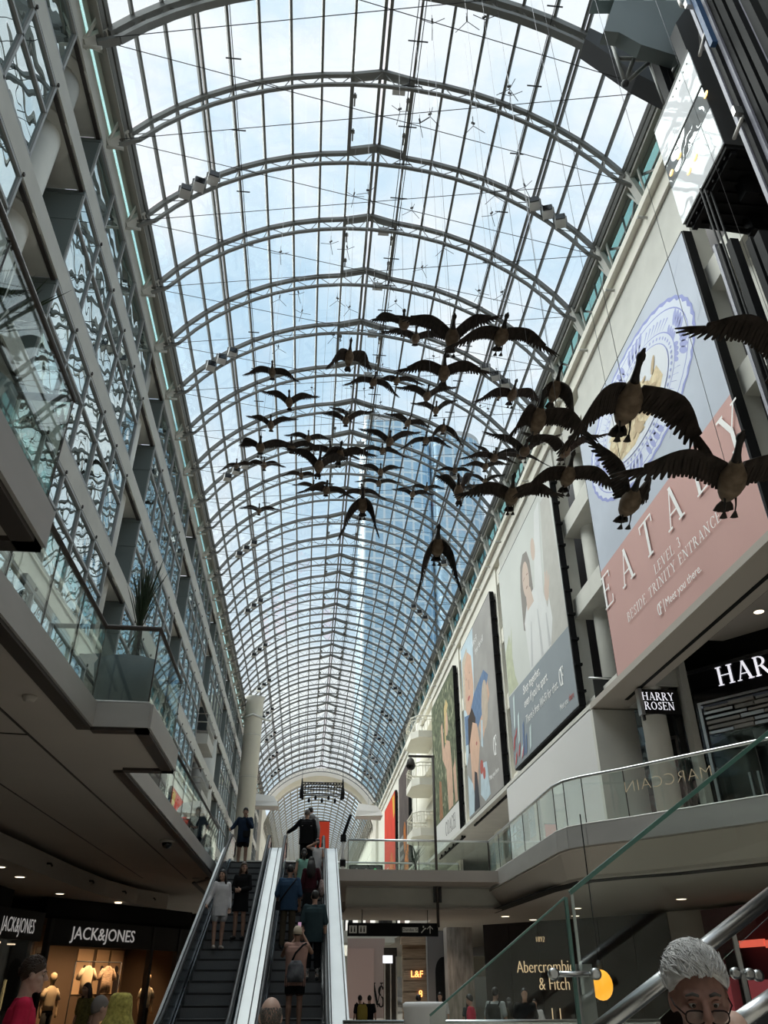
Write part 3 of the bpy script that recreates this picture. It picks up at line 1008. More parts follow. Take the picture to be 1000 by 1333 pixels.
# ================================================================ ESCALATORS
ES_Y, ES_Z, ES_T = 20.0, .37, .453
ES_TOP, ES_BOT = 25.8, 15.65
def ramp(y): return min(3.0, max(-1.6, ES_Z + ES_T * (y - ES_Y)))
def stepz(y):
    """height of the tread under a point on the incline"""
    i = math.floor((y - ES_BOT) / .454)
    return min(3.0, max(-1.6, -1.6 + (i + 1) * .454 * ES_T))
def escalator(label, xa, xb, deck_l, deck_r):
    e = thing('escalator', label, 'escalator')
    n = int((ES_TOP - ES_BOT) / .454)
    st = MB().box(xa, xb, 0, .47, -.5, 0)
    for j in range(28):
        x = xa + .02 + (xb - xa - .04) * (j + .5) / 28
        st.box(x - .008, x + .008, 0, .46, 0, .006)
    # curved riser grooves and a lighter nosing line
    st.box(xa + .01, xb - .01, -.008, .03, -.03, .008, 1)
    for j in range(40):
        x = xa + .02 + (xb - xa - .04) * (j + .5) / 40
        st.box(x - .006, x + .006, -.012, 0, -.19, -.035)
    st_me = st.mesh('step', [M_STEP, M_RUBBER])
    for i in range(n + 1):
        y = ES_BOT + i * .454
        inst('step', st_me, e, (0, y, -1.6 + (i + 1) * .454 * ES_T))
    MB().box(xa, xb, ES_TOP + .05, 27.4, 2.9, 3.005).build('comb_plate', M_CHROME, e)
    MB().box(xa, xb, 13.6, ES_BOT, -1.62, -1.59).build('comb_plate', M_CHROME, e)
    def line(dz, y0=13.6, y1=27.0):
        ys = [y0] + [ES_BOT - .6 + t * .25 for t in range(5)] + [ES_BOT + .9 + t * (ES_TOP - ES_BOT - 1.8) / 6 for t in range(7)] + [ES_TOP - .5 + t * .25 for t in range(5)] + [y1]
        out = []
        for y in ys:
            z = (ramp(y - .5) + 2 * ramp(y) + ramp(y + .5)) / 4
            out.append((y, z + dz))
        return out
    for s, x in ((-1, xa), (1, xb)):
        inner = x + s * .04
        # skirt, brushed inner panel, glass, black handrail on a steel guide
        def sheet(nm, xx, lo, hi, m, t=.02):
            A, B = line(lo), line(hi)
            mb = MB()
            for i in range(len(A) - 1):
                V = [(xx - t / 2, *A[i]), (xx + t / 2, *A[i]), (xx + t / 2, *A[i + 1]), (xx - t / 2, *A[i + 1]), (xx - t / 2, *B[i]), (xx + t / 2, *B[i]), (xx + t / 2, *B[i + 1]), (xx - t / 2, *B[i + 1])]
                mb.add(V, [(0, 3, 2, 1), (4, 5, 6, 7), (0, 1, 5, 4), (1, 2, 6, 5), (2, 3, 7, 6), (3, 0, 4, 7)])
            return mb.build(nm, m, e)
        sheet('skirt_panel', x + s * .015, -.35, .30, M_BLACKG, .03)
        sheet('inner_panel', x + s * .06, .30, .86, M_ESC, .03)
        hl = line(.95)
        MB().tube([(x + s * .06, y, z - .05) for y, z in hl], .035, 8).build('rail_guide', M_CHROME, e)
        pts = [(x + s * .06, y, z) for y, z in hl]
        # newel turn at the head
        y, z = hl[-1]
        pts += [(x + s * .06, y + .18, z - .06), (x + s * .06, y + .26, z - .2), (x + s * .06, y + .2, z - .42), (x + s * .06, y, z - .5)]
        MB().tube(pts, .045, 10).build('handrail', M_RUBBER, e)
    # outer decking: broad brushed panels on each side
    for (x0, x1, m) in ((deck_l[0], deck_l[1], M_DECK), (deck_r[0], deck_r[1], M_DECK)):
        if x1 - x0 < .03: continue
        A, B = line(.62, 13.6, 26.4), line(-.6, 13.6, 26.4)
        for i in range(0, len(A) - 1):
            mb = MB()
            V = [(x0, *A[i]), (x1, *A[i]), (x1, *A[i + 1]), (x0, *A[i + 1]), (x0, *B[i]), (x1, *B[i]), (x1, *B[i + 1]), (x0, *B[i + 1])]
            mb.add(V, [(0, 1, 2, 3), (7, 6, 5, 4), (0, 4, 5, 1), (1, 5, 6, 2), (2, 6, 7, 3), (3, 7, 4, 0)])
            mb.build('deck_panel', m, e)
    # long dark trim strips on the decks
    for xx in (deck_r[0] + .05, deck_r[1] - .05):
        if deck_r[1] - deck_r[0] > .1:
            A = line(.632, 13.6, 26.3)
            mb = MB()
            for i in range(len(A) - 1):
                mb.bar((xx, *A[i]), (xx, *A[i + 1]), .02, .012)
            mb.build('trim_strip', M_DKGREY, e)
    return e
M_ESC = mat('escalator_side_panel', (0.30, 0.34, 0.37), 0.18, metal=0.9)
M_DECK = mat('escalator_deck_steel', (0.50, 0.52, 0.53), 0.42, metal=0.6, noise=0.05, nscale=1.2)
escalator('left escalator coming down, three standing passengers on grey steps', -2.30, -1.28, (-2.56, -2.40), (-1.17, -.86))
escalator('right escalator going up, crowded with people seen from behind', -.66, .40, (-.86, -.77), (.51, .88))
# outer truss cladding under the escalators
tr = thing('escalator_truss', 'grey steel underside casing below the two escalators', 'casing')
mb = MB()
for (x0, x1) in ((-2.56, .88),):
    V = [(x, y, z) for x in (x0, x1) for (y, z) in ((15.6, -1.6), (18.2, -1.6), (27.1, 2.1), (27.1, 2.6), (25.8, 2.35), (16.4, -1.9 + .2))]
    mb.prism([(13.7, -1.75), (17.8, -1.75), (27.1, 2.15), (27.1, 2.62), (25.6, 2.42), (15.6, -2.05 + .2)], x0, x1, 'x')
mb.build('casing', M_FASCIA, tr)
# landing rail behind the left escalator head, with a plant box beyond
o = thing('landing_rail', 'low steel rail behind the left escalator head', 'railing')
MB().tube([(-2.3, 28.6, 3.3), (-.9, 28.6, 3.3)], .03, 8).tube([(-2.3, 28.6, 3.0), (-2.3, 28.6, 3.3)], .025, 8).tube([(-.9, 28.6, 3.0), (-.9, 28.6, 3.3)], .025, 8).build('rail', M_CHROME, o)

# spiky plants in tapered planters
M_PLANTER = mat('blue_grey_planter', (0.10, 0.13, 0.145), 0.45, noise=0.08, nscale=3)
M_LEAF = mat('dark_green_leaf', (0.035, 0.055, 0.03), 0.55, noise=0.3, nscale=8)
M_SOIL = mat('dark_soil', (0.03, 0.025, 0.02), 0.95)
def planter(label, loc, r0, r1, h, leaf_h, nleaf, upright=.7, seed=1):
    rnd = random.Random(seed)
    t = thing('planter', label, 'planter', loc)
    mb = MB()
    ring = lambda r, z: [(r * math.cos(2 * math.pi * k / 28) * (1 + .03 * (k % 2)), r * math.sin(2 * math.pi * k / 28) * (1 + .03 * (k % 2)), z) for k in range(28)]
    mb.loft([ring(r0, 0), ring((r0 + r1) / 2 * 1.08, h * .5), ring(r1, h), ring(r1 * .93, h), ring(r1 * .9, h * .9)], caps=True)
    mb.build('pot', M_PLANTER, t)
    MB().lathe([(r1 * .9, h * .88), (r1 * .9, h * .9)], 20).build('soil', M_SOIL, t)
    lf = MB()
    lf.tube([(0, 0, h * .9), (.02, 0, h * .9 + leaf_h * .3), (0, .02, h * .9 + leaf_h * .52)], [.05, .045, .035], 8, 1)
    for i in range(nleaf):
        a = rnd.uniform(0, 2 * math.pi)
        tilt = rnd.uniform(.05, 1.25) ** 1.0 * (1 - upright * .5)
        ln = leaf_h * rnd.uniform(.38, .62)
        base = Vector((0, 0, h * .9 + leaf_h * rnd.uniform(.30, .52)))
        d = Vector((math.cos(a) * math.sin(tilt), math.sin(a) * math.sin(tilt), math.cos(tilt)))
        sd = Vector((-math.sin(a), math.cos(a), 0)) * .014
        mid = base + d * ln * .5
        tip = base + d * ln + Vector((0, 0, -.12 * ln * math.sin(tilt)))
        up = d.cross(sd).normalized() * .006
        lf.add([base - sd * .6, base + sd * .6, mid + sd, tip, mid - sd, mid + up * 2], [(0, 1, 2, 5), (2, 3, 5), (5, 3, 4), (0, 5, 4)])
    # old leaves hanging round the stem
    for i in range(nleaf // 3):
        a = rnd.uniform(0, 2 * math.pi)
        base = Vector((0, 0, h * .9 + leaf_h * rnd.uniform(.22, .4)))
        d = Vector((math.cos(a) * .45, math.sin(a) * .45, -.85))
        sd = Vector((-math.sin(a), math.cos(a), 0)) * .02
        ln = leaf_h * .25
        lf.add([base - sd, base + sd, base + d * ln], [(0, 1, 2)])
    lf.build('foliage', [M_LEAF, M_SOIL], t)
    return t
planter('big blue-grey fluted planter with a spiky plant at the left gallery corner', (-2.63, 10.85, 3.0), .30, .50, .86, 1.75, 70, upright=1.35, seed=3)
planter('planter with a spiky plant behind the near left glass guard', (-2.46, 4.30, 3.0), .24, .30, .5, 1.25, 46, seed=5)
planter('pale planter with a spiky plant on the far side of the bridge', (4.1, 32.0, 3.0), .3, .36, .45, 1.3, 40, seed=8)

# ================================================================ CLOTHES SHOP ON THE LEFT (lower level)
shop = thing('clothes_shop', 'dark clothes shop front with white JACK&JONES sign, warm lit window', 'shop')
A = Vector((-7.15, 25.4, 0)); B = Vector((-4.5, 29.7, 0))
sd = (B - A).normalized(); sn = Vector((sd.y, -sd.x, 0))          # sn faces the hall
def sp(t, off, z): p = A + sd * t - sn * -off; return (p.x, p.y, z)
LNG = (B - A).length
M_SIGNB = mat('charcoal_sign_board', (0.018, 0.018, 0.019), 0.5)
M_SHOPIN = mat('shop_brown_wall', (0.10, 0.065, 0.04), 0.8)
M_SHOPFLOOR = mat('shop_wood_floor', (0.12, 0.07, 0.04), 0.5)
def sbox(nm, t0, t1, o0, o1, z0, z1, m, par):
    V = [sp(t, o, z) for z in (z0, z1) for (t, o) in ((t0, o0), (t1, o0), (t1, o1), (t0, o1))]
    return MB().add(V, [(0, 3, 2, 1), (4, 5, 6, 7), (0, 1, 5, 4), (1, 2, 6, 5), (2, 3, 7, 6), (3, 0, 4, 7)]).build(nm, m, par)
sbox('sign_board', 0, LNG + 1.2, -.06, .06, .92, 1.58, M_SIGNB, shop)
sbox('header_panel', -.2, LNG + 1.2, -.3, -.06, 1.58, 2.12, M_BLACK, shop)
for t in (0.02, 4.3, 5.6):
    sbox('shop_post', t - .06, t + .06, -.1, .08, -1.6, 1.58, M_DKGREY, shop)
sbox('back_wall', -2.2, LNG + 1.5, -3.1, -3.0, -1.6, 2.1, M_SHOPIN, shop)
sbox('side_wall', -2.2, -2.1, -3.0, -.3, -1.6, 2.1, M_SHOPIN, shop)
sbox('side_wall', LNG + 1.4, LNG + 1.5, -3.0, 0, -1.6, 2.1, M_SHOPIN, shop)
sbox('shop_ceiling', -2.2, LNG + 1.5, -3.1, -.06, 1.62, 1.66, M_BLACK, shop)
sbox('shop_floor', -2.2, LNG + 1.5, -3.1, 0, -1.6, -1.57, M_SHOPFLOOR, shop)
rz = math.atan2(sd.y, sd.x)
def on_front(me, t, off, z, par, nm='lettering', lab=None):
    o = inst(nm, me, par, sp(t, off, z), (math.pi / 2, 0, rz))
    if lab: o['label'] = lab
    return o
on_front(text_mesh('lettering', 'JACK&JONES', .46, mat('white_sign_letters', (.8, .78, .76), .5, emit=(1, .95, .92), estr=.22), .006, .002, spacing=1.0), 2.1, .075, 1.10, shop, lab='white JACK&JONES letters')
# posters on the back wall of the shop
for i, (t, w) in enumerate(((4.5, .7), (5.3, .6), (6.0, .62))):
    o = sbox('wall_poster', t - w / 2, t + w / 2, -2.98, -2.94, -.3, 1.0, mat('tan_poster', (.45, .30, .18), .7), shop)
    f = MB()
    c = sp(t, -2.92, 0)
    f.ball((c[0], c[1], .42), .09, .02, .11); f.ball((c[0], c[1], .0), .2, .02, .34)
    f.build('printed_figure', mat('poster_dark_ink', (.03, .02, .02), .7), o)
# warm lights of the shop
for i, (t, o_) in enumerate(((1.0, -1.0), (2.6, -1.0), (3.7, -1.2), (5.0, -1.0))):
    ld = bpy.data.lights.new('shop_spot', 'SPOT')
    ld.energy = 330; ld.color = (1, .66, .36); ld.spot_size = R(95); ld.spot_blend = .7; ld.shadow_soft_size = .12
    lo = bpy.data.objects.new('shop_spot', ld); COL.objects.link(lo); lo.location = sp(t, -.35, 1.55)
    lo.rotation_euler = (R(38), 0, rz); lo.parent = shop
    c = sp(t, -.35, 1.60)
    MB().lathe([(.05, -.1), (.06, .0)], 12, c).build('spot_fitting', M_LAMP, shop)
# lit line above the sign
p = sp(2.0, .5, 2.1)
o = thing('sign_downlight', 'warm spotlight washing the middle of the white JACK&JONES sign', 'spotlight', p)
MB().lathe([(.09, -.015), (.11, 0)], 16).build('trim_ring', M_LAMP, o)
ld = bpy.data.lights.new('sign_spot', 'SPOT'); ld.energy = 14; ld.color = (1, .75, .5); ld.spot_size = R(60); ld.spot_blend = .8
lo = bpy.data.objects.new('lamp', ld); COL.objects.link(lo); lo.parent = o; lo.location = (0, 0, -.05); lo.rotation_euler = (R(-25), 0, rz)
# hanging tee stand sign
o = thing('poster_stand', 'white sale poster on a stand in the clothes shop window', 'poster', sp(.35, -.55, -1.57), rz)
MB().box(-.17, .17, -.01, .01, 1.85, 2.45).build('board', mat('cream_card', (.62, .5, .36), .7), o)
MB().tube([(0, 0, 0), (0, 0, 1.85)], .012, 6).build('pole', M_DKGREY, o)
MB().lathe([(.14, 0), (.14, .02)], 16).build('foot', M_DKGREY, o)
o2 = inst('lettering', text_mesh('lettering', '50%\nOFF', .15, M_BLACK, .002, .004), o, (0, -.014, 2.2), (math.pi / 2, 0, 0))

# mannequins and shirts on racks
M_SHIRTC = mat('cream_shirt_cloth', (.62, .48, .32), .85)
M_SHIRTP = mat('tan_striped_cloth', (.40, .27, .18), .85, noise=.5, nscale=9, stretch=(1, 1, 5))
M_MANNEQ = mat('tan_mannequin', (.62, .45, .28), .5)
M_TROUS = mat('black_trouser_cloth', (.012, .012, .013), .85)
def ell(cx, cy, z, rx, ry, n=16): return [(cx + rx * math.cos(2 * math.pi * k / n), cy + ry * math.sin(2 * math.pi * k / n), z) for k in range(n)]
def mannequin(label, loc, rz, shirt):
    t = thing('mannequin', label, 'mannequin', loc, rz, 'mannequins in the clothes shop')
    b = MB()
    b.loft([ell(0, 0, 1.52, .055, .06), ell(0, 0, 1.60, .06, .065), ell(0, -.01, 1.66, .085, .10), ell(0, -.01, 1.74, .092, .108), ell(0, -.005, 1.81, .075, .09), ell(0, 0, 1.85, .02, .03)])
    b.build('head', M_MANNEQ, t)
    s = MB()
    s.loft([ell(0, 0, .92, .19, .125), ell(0, 0, 1.05, .185, .12), ell(0, 0, 1.25, .205, .125), ell(0, 0, 1.38, .215, .115), ell(0, 0, 1.46, .17, .09), ell(0, 0, 1.52, .07, .06)])
    for q in (-1, 1):
        s.tube([(q * .17, 0, 1.42), (q * .25, 0, 1.32), (q * .29, -.01, 1.16)], [.07, .075, .085], 10)
    s.build('shirt', shirt, t)
    for q in (-1, 1):
        MB().tube([(q * .28, 0, 1.2), (q * .30, -.02, 1.0), (q * .29, -.05, .82), (q * .28, -.06, .74)], [.045, .04, .032, .028], 8).build('arm', M_MANNEQ, t)
    l = MB()
    l.loft([ell(0, 0, .82, .165, .12), ell(0, 0, .95, .17, .115)])
    for q in (-1, 1):
        l.tube([(q * .085, 0, .86), (q * .095, .0, .48), (q * .10, .01, .05)], [.095, .075, .07], 10)
        l.ball((q * .10, -.06, .04), .05, .11, .04, 10, 6)
    l.build('trousers', M_TROUS, t)
    MB().lathe([(.2, 0), (.2, .015)], 18).build('base', M_DKGREY, t)
    return t
mannequin('cream polo shirt mannequin at the left of the clothes shop window', sp(1.25, -.8, -1.57), rz, M_SHIRTC)
mannequin('pale shirt mannequin by the escalator end of the clothes shop window', sp(5.0, -.55, -1.57), rz, mat('pale_check_cloth', (.58, .50, .36), .85, noise=.35, nscale=14))
def hung_shirt(label, loc, rz, m, w=.26):
    t = thing('hanging_shirt', label, 'shirt', loc, rz, 'shirts hung in the clothes shop')
    s = MB()
    s.loft([ell(0, 0, -.72, w * .86, .05), ell(0, 0, -.4, w * .84, .06), ell(0, 0, -.12, w * .9, .06), ell(0, 0, -.03, w * .55, .05), ell(0, 0, .02, .07, .04)])
    for q in (-1, 1):
        s.tube([(q * w * .75, 0, -.08), (q * w * 1.15, 0, -.22), (q * w * 1.35, 0, -.36)], [.06, .065, .07], 8)
    s.build('shirt', m, t)
    MB().tube([(0, -.045, .0), (0, -.055, -.7)], .008, 5).build('placket', M_SIGNB, t)
    MB().tube([(0, 0, .0), (0, 0, .09), (.03, 0, .12), (.04, 0, .09)], .006, 6).build('hanger_hook', M_CHROME, t)
    return t
hung_shirt('cream short-sleeved shirt on a hanger, first of the pair in the shop window', sp(2.75, -1.0, .46), rz, M_SHIRTC)
hung_shirt('dark patterned shirt on a hanger beside the cream one in the shop window', sp(3.6, -1.0, .46), rz, M_SHIRTP)
hung_shirt('cream shirt hung low under the other shirts in the shop', sp(3.5, -.8, -.75), rz, M_SHIRTC, .24)
o = thing('clothes_rail', 'black clothes rail holding the shirts in the shop', 'clothes rail')
MB().tube([sp(2.2, -1.0, .58), sp(4.15, -1.0, .58)], .015, 8).build('bar', M_DKGREY, o)
for t in (2.2, 4.15): MB().tube([sp(t, -1.0, -1.57), sp(t, -1.0, .58)], .018, 8).build('post', M_DKGREY, o)

def quad_between(nm, a, b, z0, z1, t, m, par):
    a = Vector((*a, 0)); b = Vector((*b, 0)); d = (b - a).normalized(); n_ = Vector((d.y, -d.x, 0)) * t
    V = [(p.x, p.y, z) for z in (z0, z1) for p in (a, b, b + n_, a + n_)]
    return MB().add(V, [(0, 3, 2, 1), (4, 5, 6, 7), (0, 1, 5, 4), (1, 2, 6, 5), (2, 3, 7, 6), (3, 0, 4, 7)]).build(nm, m, par)
# neighbouring shop front running along the hall with its own sign
s2 = thing('side_shop', 'dark shop front at far left with the oblique JACK&JONES sign', 'shop')
quad_between('sign_board', (-7.6, 20.0), (-6.75, 23.4), .92, 1.58, -.1, M_SIGNB, s2)
MB().box(-7.9, -7.7, 8.0, 23.5, 1.58, 2.12).build('header_panel', M_BLACK, s2)
MB().box(-7.9, -7.0, 23.3, 23.6, -1.6, 1.6).build('shop_post', M_DKGREY, s2)
MB().box(-9.2, -9.0, 8.0, 25, -1.6, 2.1).build('back_wall', M_SHOPIN, s2)
quad_between('shop_window', (-7.6, 20.0), (-6.85, 23.3), -1.6, .92, -.04, M_SHOPGL, s2)
me = text_mesh('lettering', 'JACK&JONES', .46, MATS['white_sign_letters'], .004, -.002, spacing=1.04, sx=.54)
o = inst('lettering', me, s2, (-7.02, 22.3, 1.08), (math.pi / 2, 0, math.atan2(3.4, .85))); o['label'] = 'white JACK&JONES letters'
M_STRIP = mat('warm_strip_lamp', (1, .8, .6), .5, emit=(1, .75, .5), estr=1.5)
for y in (20.0, 21.5, 22.6):
    MB().box(-7.3, -7.15, y, y + .15, .82, .85).build('window_lamp', M_STRIP, s2)

# ================================================================ SHOPS ON THE RIGHT (gallery level)
hr = thing('black_shopfront', 'black stone shop front with HARRY ROSEN signs on the right gallery', 'shop')
P0 = Vector((10.22, 20.58, 0)); pd = Vector((.606, -.795, 0)); pn = Vector((-.795, -.606, 0))
hz = math.atan2(pd.y, pd.x)
def hp(t, off, z): p = P0 + pd * t + pn * off; return (p.x, p.y, z)
def hbox(nm, t0, t1, o0, o1, z0, z1, m, par=hr):
    V = [hp(t, o, z) for z in (z0, z1) for (t, o) in ((t0, o0), (t1, o0), (t1, o1), (t0, o1))]
    return MB().add(V, [(0, 1, 2, 3), (7, 6, 5, 4), (0, 4, 5, 1), (1, 5, 6, 2), (2, 6, 7, 3), (3, 7, 4, 0)]).build(nm, m, par)
hbox('fascia', 0, 7, -.3, 0, 6.62, 7.02, M_BLACKG)
hbox('fascia', 0, 7, -.3, 0, 6.9, 7.46, M_BLACKG)
hbox('portal_pier', 0, .55, -.3, 0, 3.0, 6.62, M_BLACKG)
hbox('bright_coping', -.05, 7, -.35, .05, 7.46, 7.56, M_CHROME)
hbox('door_frame', .55, .63, -.1, .03, 3.0, 6.62, M_CHROME)
hbox('door_frame', .63, 7, -.1, .03, 6.55, 6.62, M_CHROME)
rnd = random.Random(4)
# slatted screen of uneven steel louvres over the doors
hbox('louvre_back', .63, 7, -.35, -.3, 5.75, 6.55, M_DKGREY)
for r in range(6):
    z = 5.76 + r * .13
    t = .66
    while t < 5.5:
        w = rnd.uniform(.5, 1.4)
        hbox('louvre_slat', t, t + w - .03, -.22 - .02 * (r % 2), -.05 + rnd.uniform(-.05, .03), z, z + rnd.uniform(.06, .10), M_CHROME if rnd.random() < .35 else M_FASCIA)
        t += w
hbox('upper_black', -.2, 7, -.5, -.36, 7.4, 8.5, M_BLACK)
hbox('interior_wall', .6, 7, -3.2, -3.1, 3.0, 6.6, M_WALLD)
hbox('door_glass', .63, 2.6, -.06, -.04, 3.0, 5.72, M_SHOPGL)
hbox('door_glass', 2.66, 4.6, -.06, -.04, 3.0, 5.72, M_SHOPGL)
hbox('door_mullion', 2.6, 2.66, -.1, 0, 3.0, 5.75, M_DKGREY)
hbox('door_handle', 1.5, 1.56, -.02, .06, 3.7, 4.6, M_CHROME)
hbox('door_handle', 1.72, 1.78, -.02, .06, 3.7, 4.6, M_CHROME)
mb, w = serif_mb('HARRY ROSEN', .52, .10, 1.1)
o = inst('lettering', mb.mesh('lettering', M_LETTER), hr, hp(1.52 + w / 2 - .25, .03, 6.93), (0, 0, hz)); o['label'] = 'lit white HARRY ROSEN letters'
# flank wall with a narrow framed display window, and the projecting blade sign
fk = MB()
MB().box(10.05, 10.25, 20.6, 22.6, 3.0, 7.3).build('flank_wall', M_BLACKG, hr)
M_GLASSD = mirror_glass('dark_shop_glass', (.02, .02, .022), .12, wave=0)
quad_between('display_glass', (9.42, 21.75), (10.2, 20.62), 3.0, 6.9, .03, M_GLASSD, hr)
for (z0, z1, f0, f1) in ((3.0, 5.9, 0, .08), (3.0, 5.9, .92, 1.0), (5.82, 5.9, 0, 1)):
    a = Vector((9.52, 21.6)); b = Vector((10.1, 20.76))
    quad_between('display_frame', tuple(a.lerp(b, f0)), tuple(a.lerp(b, f1)), z0, z1, .06, M_CHROME, hr)
bs = thing('blade_sign', 'small projecting black sign with white HARRY ROSEN letters and steel edge', 'sign', (9.12, 20.5, 6.38))
MB().box(0, 1.06, -.09, .09, 0, .70).build('panel', M_BLACKG, bs)
MB().box(-.10, 0, -.11, .11, -.02, .72).build('steel_edge', M_CHROME, bs)
MB().box(-.04, 0.02, -.05, .05, -.16, .9).build('bracket', M_DKGREY, bs)
for i, wd in enumerate(('HARRY', 'ROSEN')):
    mb, w = serif_mb(wd, .22, .09, 1.0)
    inst('lettering', mb.mesh('lettering', M_LETTER), bs, (.45, -.10, .39 - i * .27), (0, 0, 0))
# small hanging black banner above the low wall
fs = thing('small_banner', 'small black banner with red print above the white low wall', 'banner', (8.5, 22.35, 7.2))
MB().box(.0, .85, -.01, .01, .1, .82).build('cloth', M_SIGNB, fs)
MB().tube([(-.12, 0, .86), (.9, 0, .86)], .03, 8).build('rod', M_CHROME, fs)
for i, (w_, c) in enumerate(((.34, (.5, .5, .5)), (.46, (.45, .05, .08)), (.46, (.45, .05, .08)))):
    MB().box(.42 - w_ / 2, .42 + w_ / 2, -.016, -.011, .42 - i * .07, .45 - i * .07).build('print_line', mat(f'banner_ink_{i}', c, .7), fs)
# reflection of an opposite sign, built as mirrored letters on the curved guard
gl = thing('painted_sign_reflection', 'painted reflection of a MARCCAIN sign, mirrored gold letters on the right gallery guard', 'lettering')
me = text_mesh('lettering', 'MARCCAIN', .34, mat('reflection_gold', (.55, .45, .30), .4, emit=(.8, .65, .45), estr=.12), .002, -.0095, spacing=1.05, sx=-1.15)
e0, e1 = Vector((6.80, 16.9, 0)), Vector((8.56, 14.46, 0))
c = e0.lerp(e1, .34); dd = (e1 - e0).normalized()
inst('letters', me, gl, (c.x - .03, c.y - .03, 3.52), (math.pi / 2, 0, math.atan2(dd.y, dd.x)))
# gallery downlights
p = atZ(988, 796, 8.28)
downlight((p.x, p.y, 8.28), 'round recessed downlight in the soffit over the black shop front', 25, .13)

# ================================================================ LOWER MALL, RIGHT SIDE
ab = thing('dark_shopfront', 'dark brown shop wall with gold Abercrombie & Fitch letters', 'shop')
a0, a1 = Vector((6.9, 33.5, 0)), Vector((11.6, 27.0, 0))
adir = (a1 - a0).normalized(); az = math.atan2(adir.y, adir.x); an = Vector((adir.y, -adir.x, 0))
def apos(t, off, z): p = a0 + adir * t + an * off; return (p.x, p.y, z)
ALEN = (a1 - a0).length
quad_between('wall_panel', (a0.x, a0.y), (a1.x, a1.y), -1.6, 1.95, -.2, M_WALLD, ab)
for i in range(6):
    t = ALEN * (i + .5) / 6
    pa, pb = a0 + adir * (ALEN * i / 6 + .03), a0 + adir * (ALEN * (i + 1) / 6 - .03)
    quad_between('slab_panel', (pa.x, pa.y), (pb.x, pb.y), -1.55, 1.85, .03, M_WALLD, ab)
quad_between('end_pier', (a1.x, a1.y), (a1.x + 2.6, a1.y - 3.4), -1.6, 1.98, -.2, M_SOFFIT, ab)
gx = atY(711, 1258, 30.6)
def at_plane(u, v, p0, n_):
    r = ray(u, v); return r * (p0.dot(n_) / r.dot(n_))
q = at_plane(710, 1264, a0 + an * .05, an)
ts = (q - a0).dot(adir)
for wd, dt, dz, sz in (('Abercrombie', .0, .0, .56), ('& Fitch', .35, -.52, .56), ('1892', -.1, .95, .26)):
    me = text_mesh('lettering', wd, sz, M_GOLD, .012, -.010, sx=.86)
    o = inst('lettering', me, ab, apos(ts + dt, .06, q.z - .05 + dz), (math.pi / 2, 0, az)); o['label'] = 'gold lit letters'
for i, (du) in enumerate((-.12, .22)):
    MB().box(-.015, .015, -.01, .01, 0, .9).build('handle_bar', M_GOLD, ab, apos(ts + du + .3, .1, q.z - 2.0)).rotation_euler = (0, 0, az)
# neighbouring fronts along the lower right side: marble pier, arch mirror, wood portal, pale portal
def front(name, label, cat, u0, u1, Y, z0, z1, m, depth=.25):
    x0, x1 = atY(u0, 1260, Y).x, atY(u1, 1260, Y).x
    t = thing(name, label, cat, ((x0 + x1) / 2, Y, 0))
    w = x1 - x0
    MB().box(-w / 2, w / 2, 0, depth, z0, z1).build('face', m, t)
    return t, w
M_MARBLE = mat('veined_marble', (.30, .27, .25), .35, noise=.45, nscale=2.5, stretch=(3, 3, .6))
M_WOODL = mat('pale_timber_cladding', (.34, .25, .18), .6, noise=.3, nscale=4, stretch=(.4, 1, 6))
M_PINK = mat('dusty_pink_wall', (.42, .33, .31), .8)
t, w = front('marble_pier', 'tall veined marble pier left of the dark brown shop wall', 'pillar', 583, 617, 35, -1.6, 1.95, M_MARBLE, .8)
t, w = front('grey_shop_wall', 'grey shop wall with a lit arched mirror, left of the marble pier', 'shop', 557, 592, 36.5, -1.6, 1.9, mat('mid_grey_wall', (.16, .15, .15), .8), .4)
ar = MB()
arc = [(-.35, -1.2)] + [(.35 * math.cos(a), .2 + .55 * math.sin(a)) for a in [math.pi - math.pi * k / 12 for k in range(13)]] + [(.35, -1.2)]
ar.prism([(x, z) for x, z in arc], -.05, 0, 'y')
ar.build('arched_recess', M_BLACK, t, (.1, 0, .2))
MB().tube([(.42, -.07, -1.0), (.42, -.07, .15)], .03, 6).build('light_strip', mat('amber_strip', (1, .7, .3), .5, emit=(1, .7, .32), estr=2.0), t)
t, w = front('timber_shopfront', 'pale timber shop portal with orange neon letters', 'shop', 524, 575, 40, -1.6, 1.75, M_WOODL, .2)
for i in range(7):
    MB().box(-w / 2 + .04, w * .12, -.05, 0, -1.55 + i * .42, -1.55 + i * .42 + .38).build('plank', M_WOODL, t)
MB().box(w * .12, w * .46, -.04, .02, -1.6, 1.25).build('opening', M_BLACK, t)
MB().box(-w / 2 - .1, w / 2 + .1, -.5, 0, 1.5, 1.8).build('canopy_beam', M_WOODL, t)
M_NEON = mat('orange_neon', (1, .5, .2), .5, emit=(1, .42, .12), estr=2.5)
for i, (x, z, wd) in enumerate(((-.1, .25, 'L&F'), (0.05, -.5, '8'))):
    inst('neon_sign', text_mesh('neon_sign', wd, .36, M_NEON, .01), t, (x - .15, -.08, z), (math.pi / 2, 0, 0))
t, w = front('pale_shopfront', 'dusty pink shop wall with a black VS monogram', 'shop', 452, 501, 50, -1.6, 2.2, M_PINK, .3)
for s, ch, dx in ((1, 'V', -.10), (1, 'S', .10)):
    mb, ww = serif_mb(ch, 1.05, .1, .8)
    inst('monogram', mb.mesh('monogram', M_BLACK), t, (.75 + dx, -.03, -1.0 - (.12 if ch == 'S' else 0)), (0, 0, 0))
MB().box(-w / 2, -w / 2 + 1.5, -.08, 0, -1.6, 1.7).build('pier_panel', mat('rose_panel', (.50, .36, .33), .8), t)
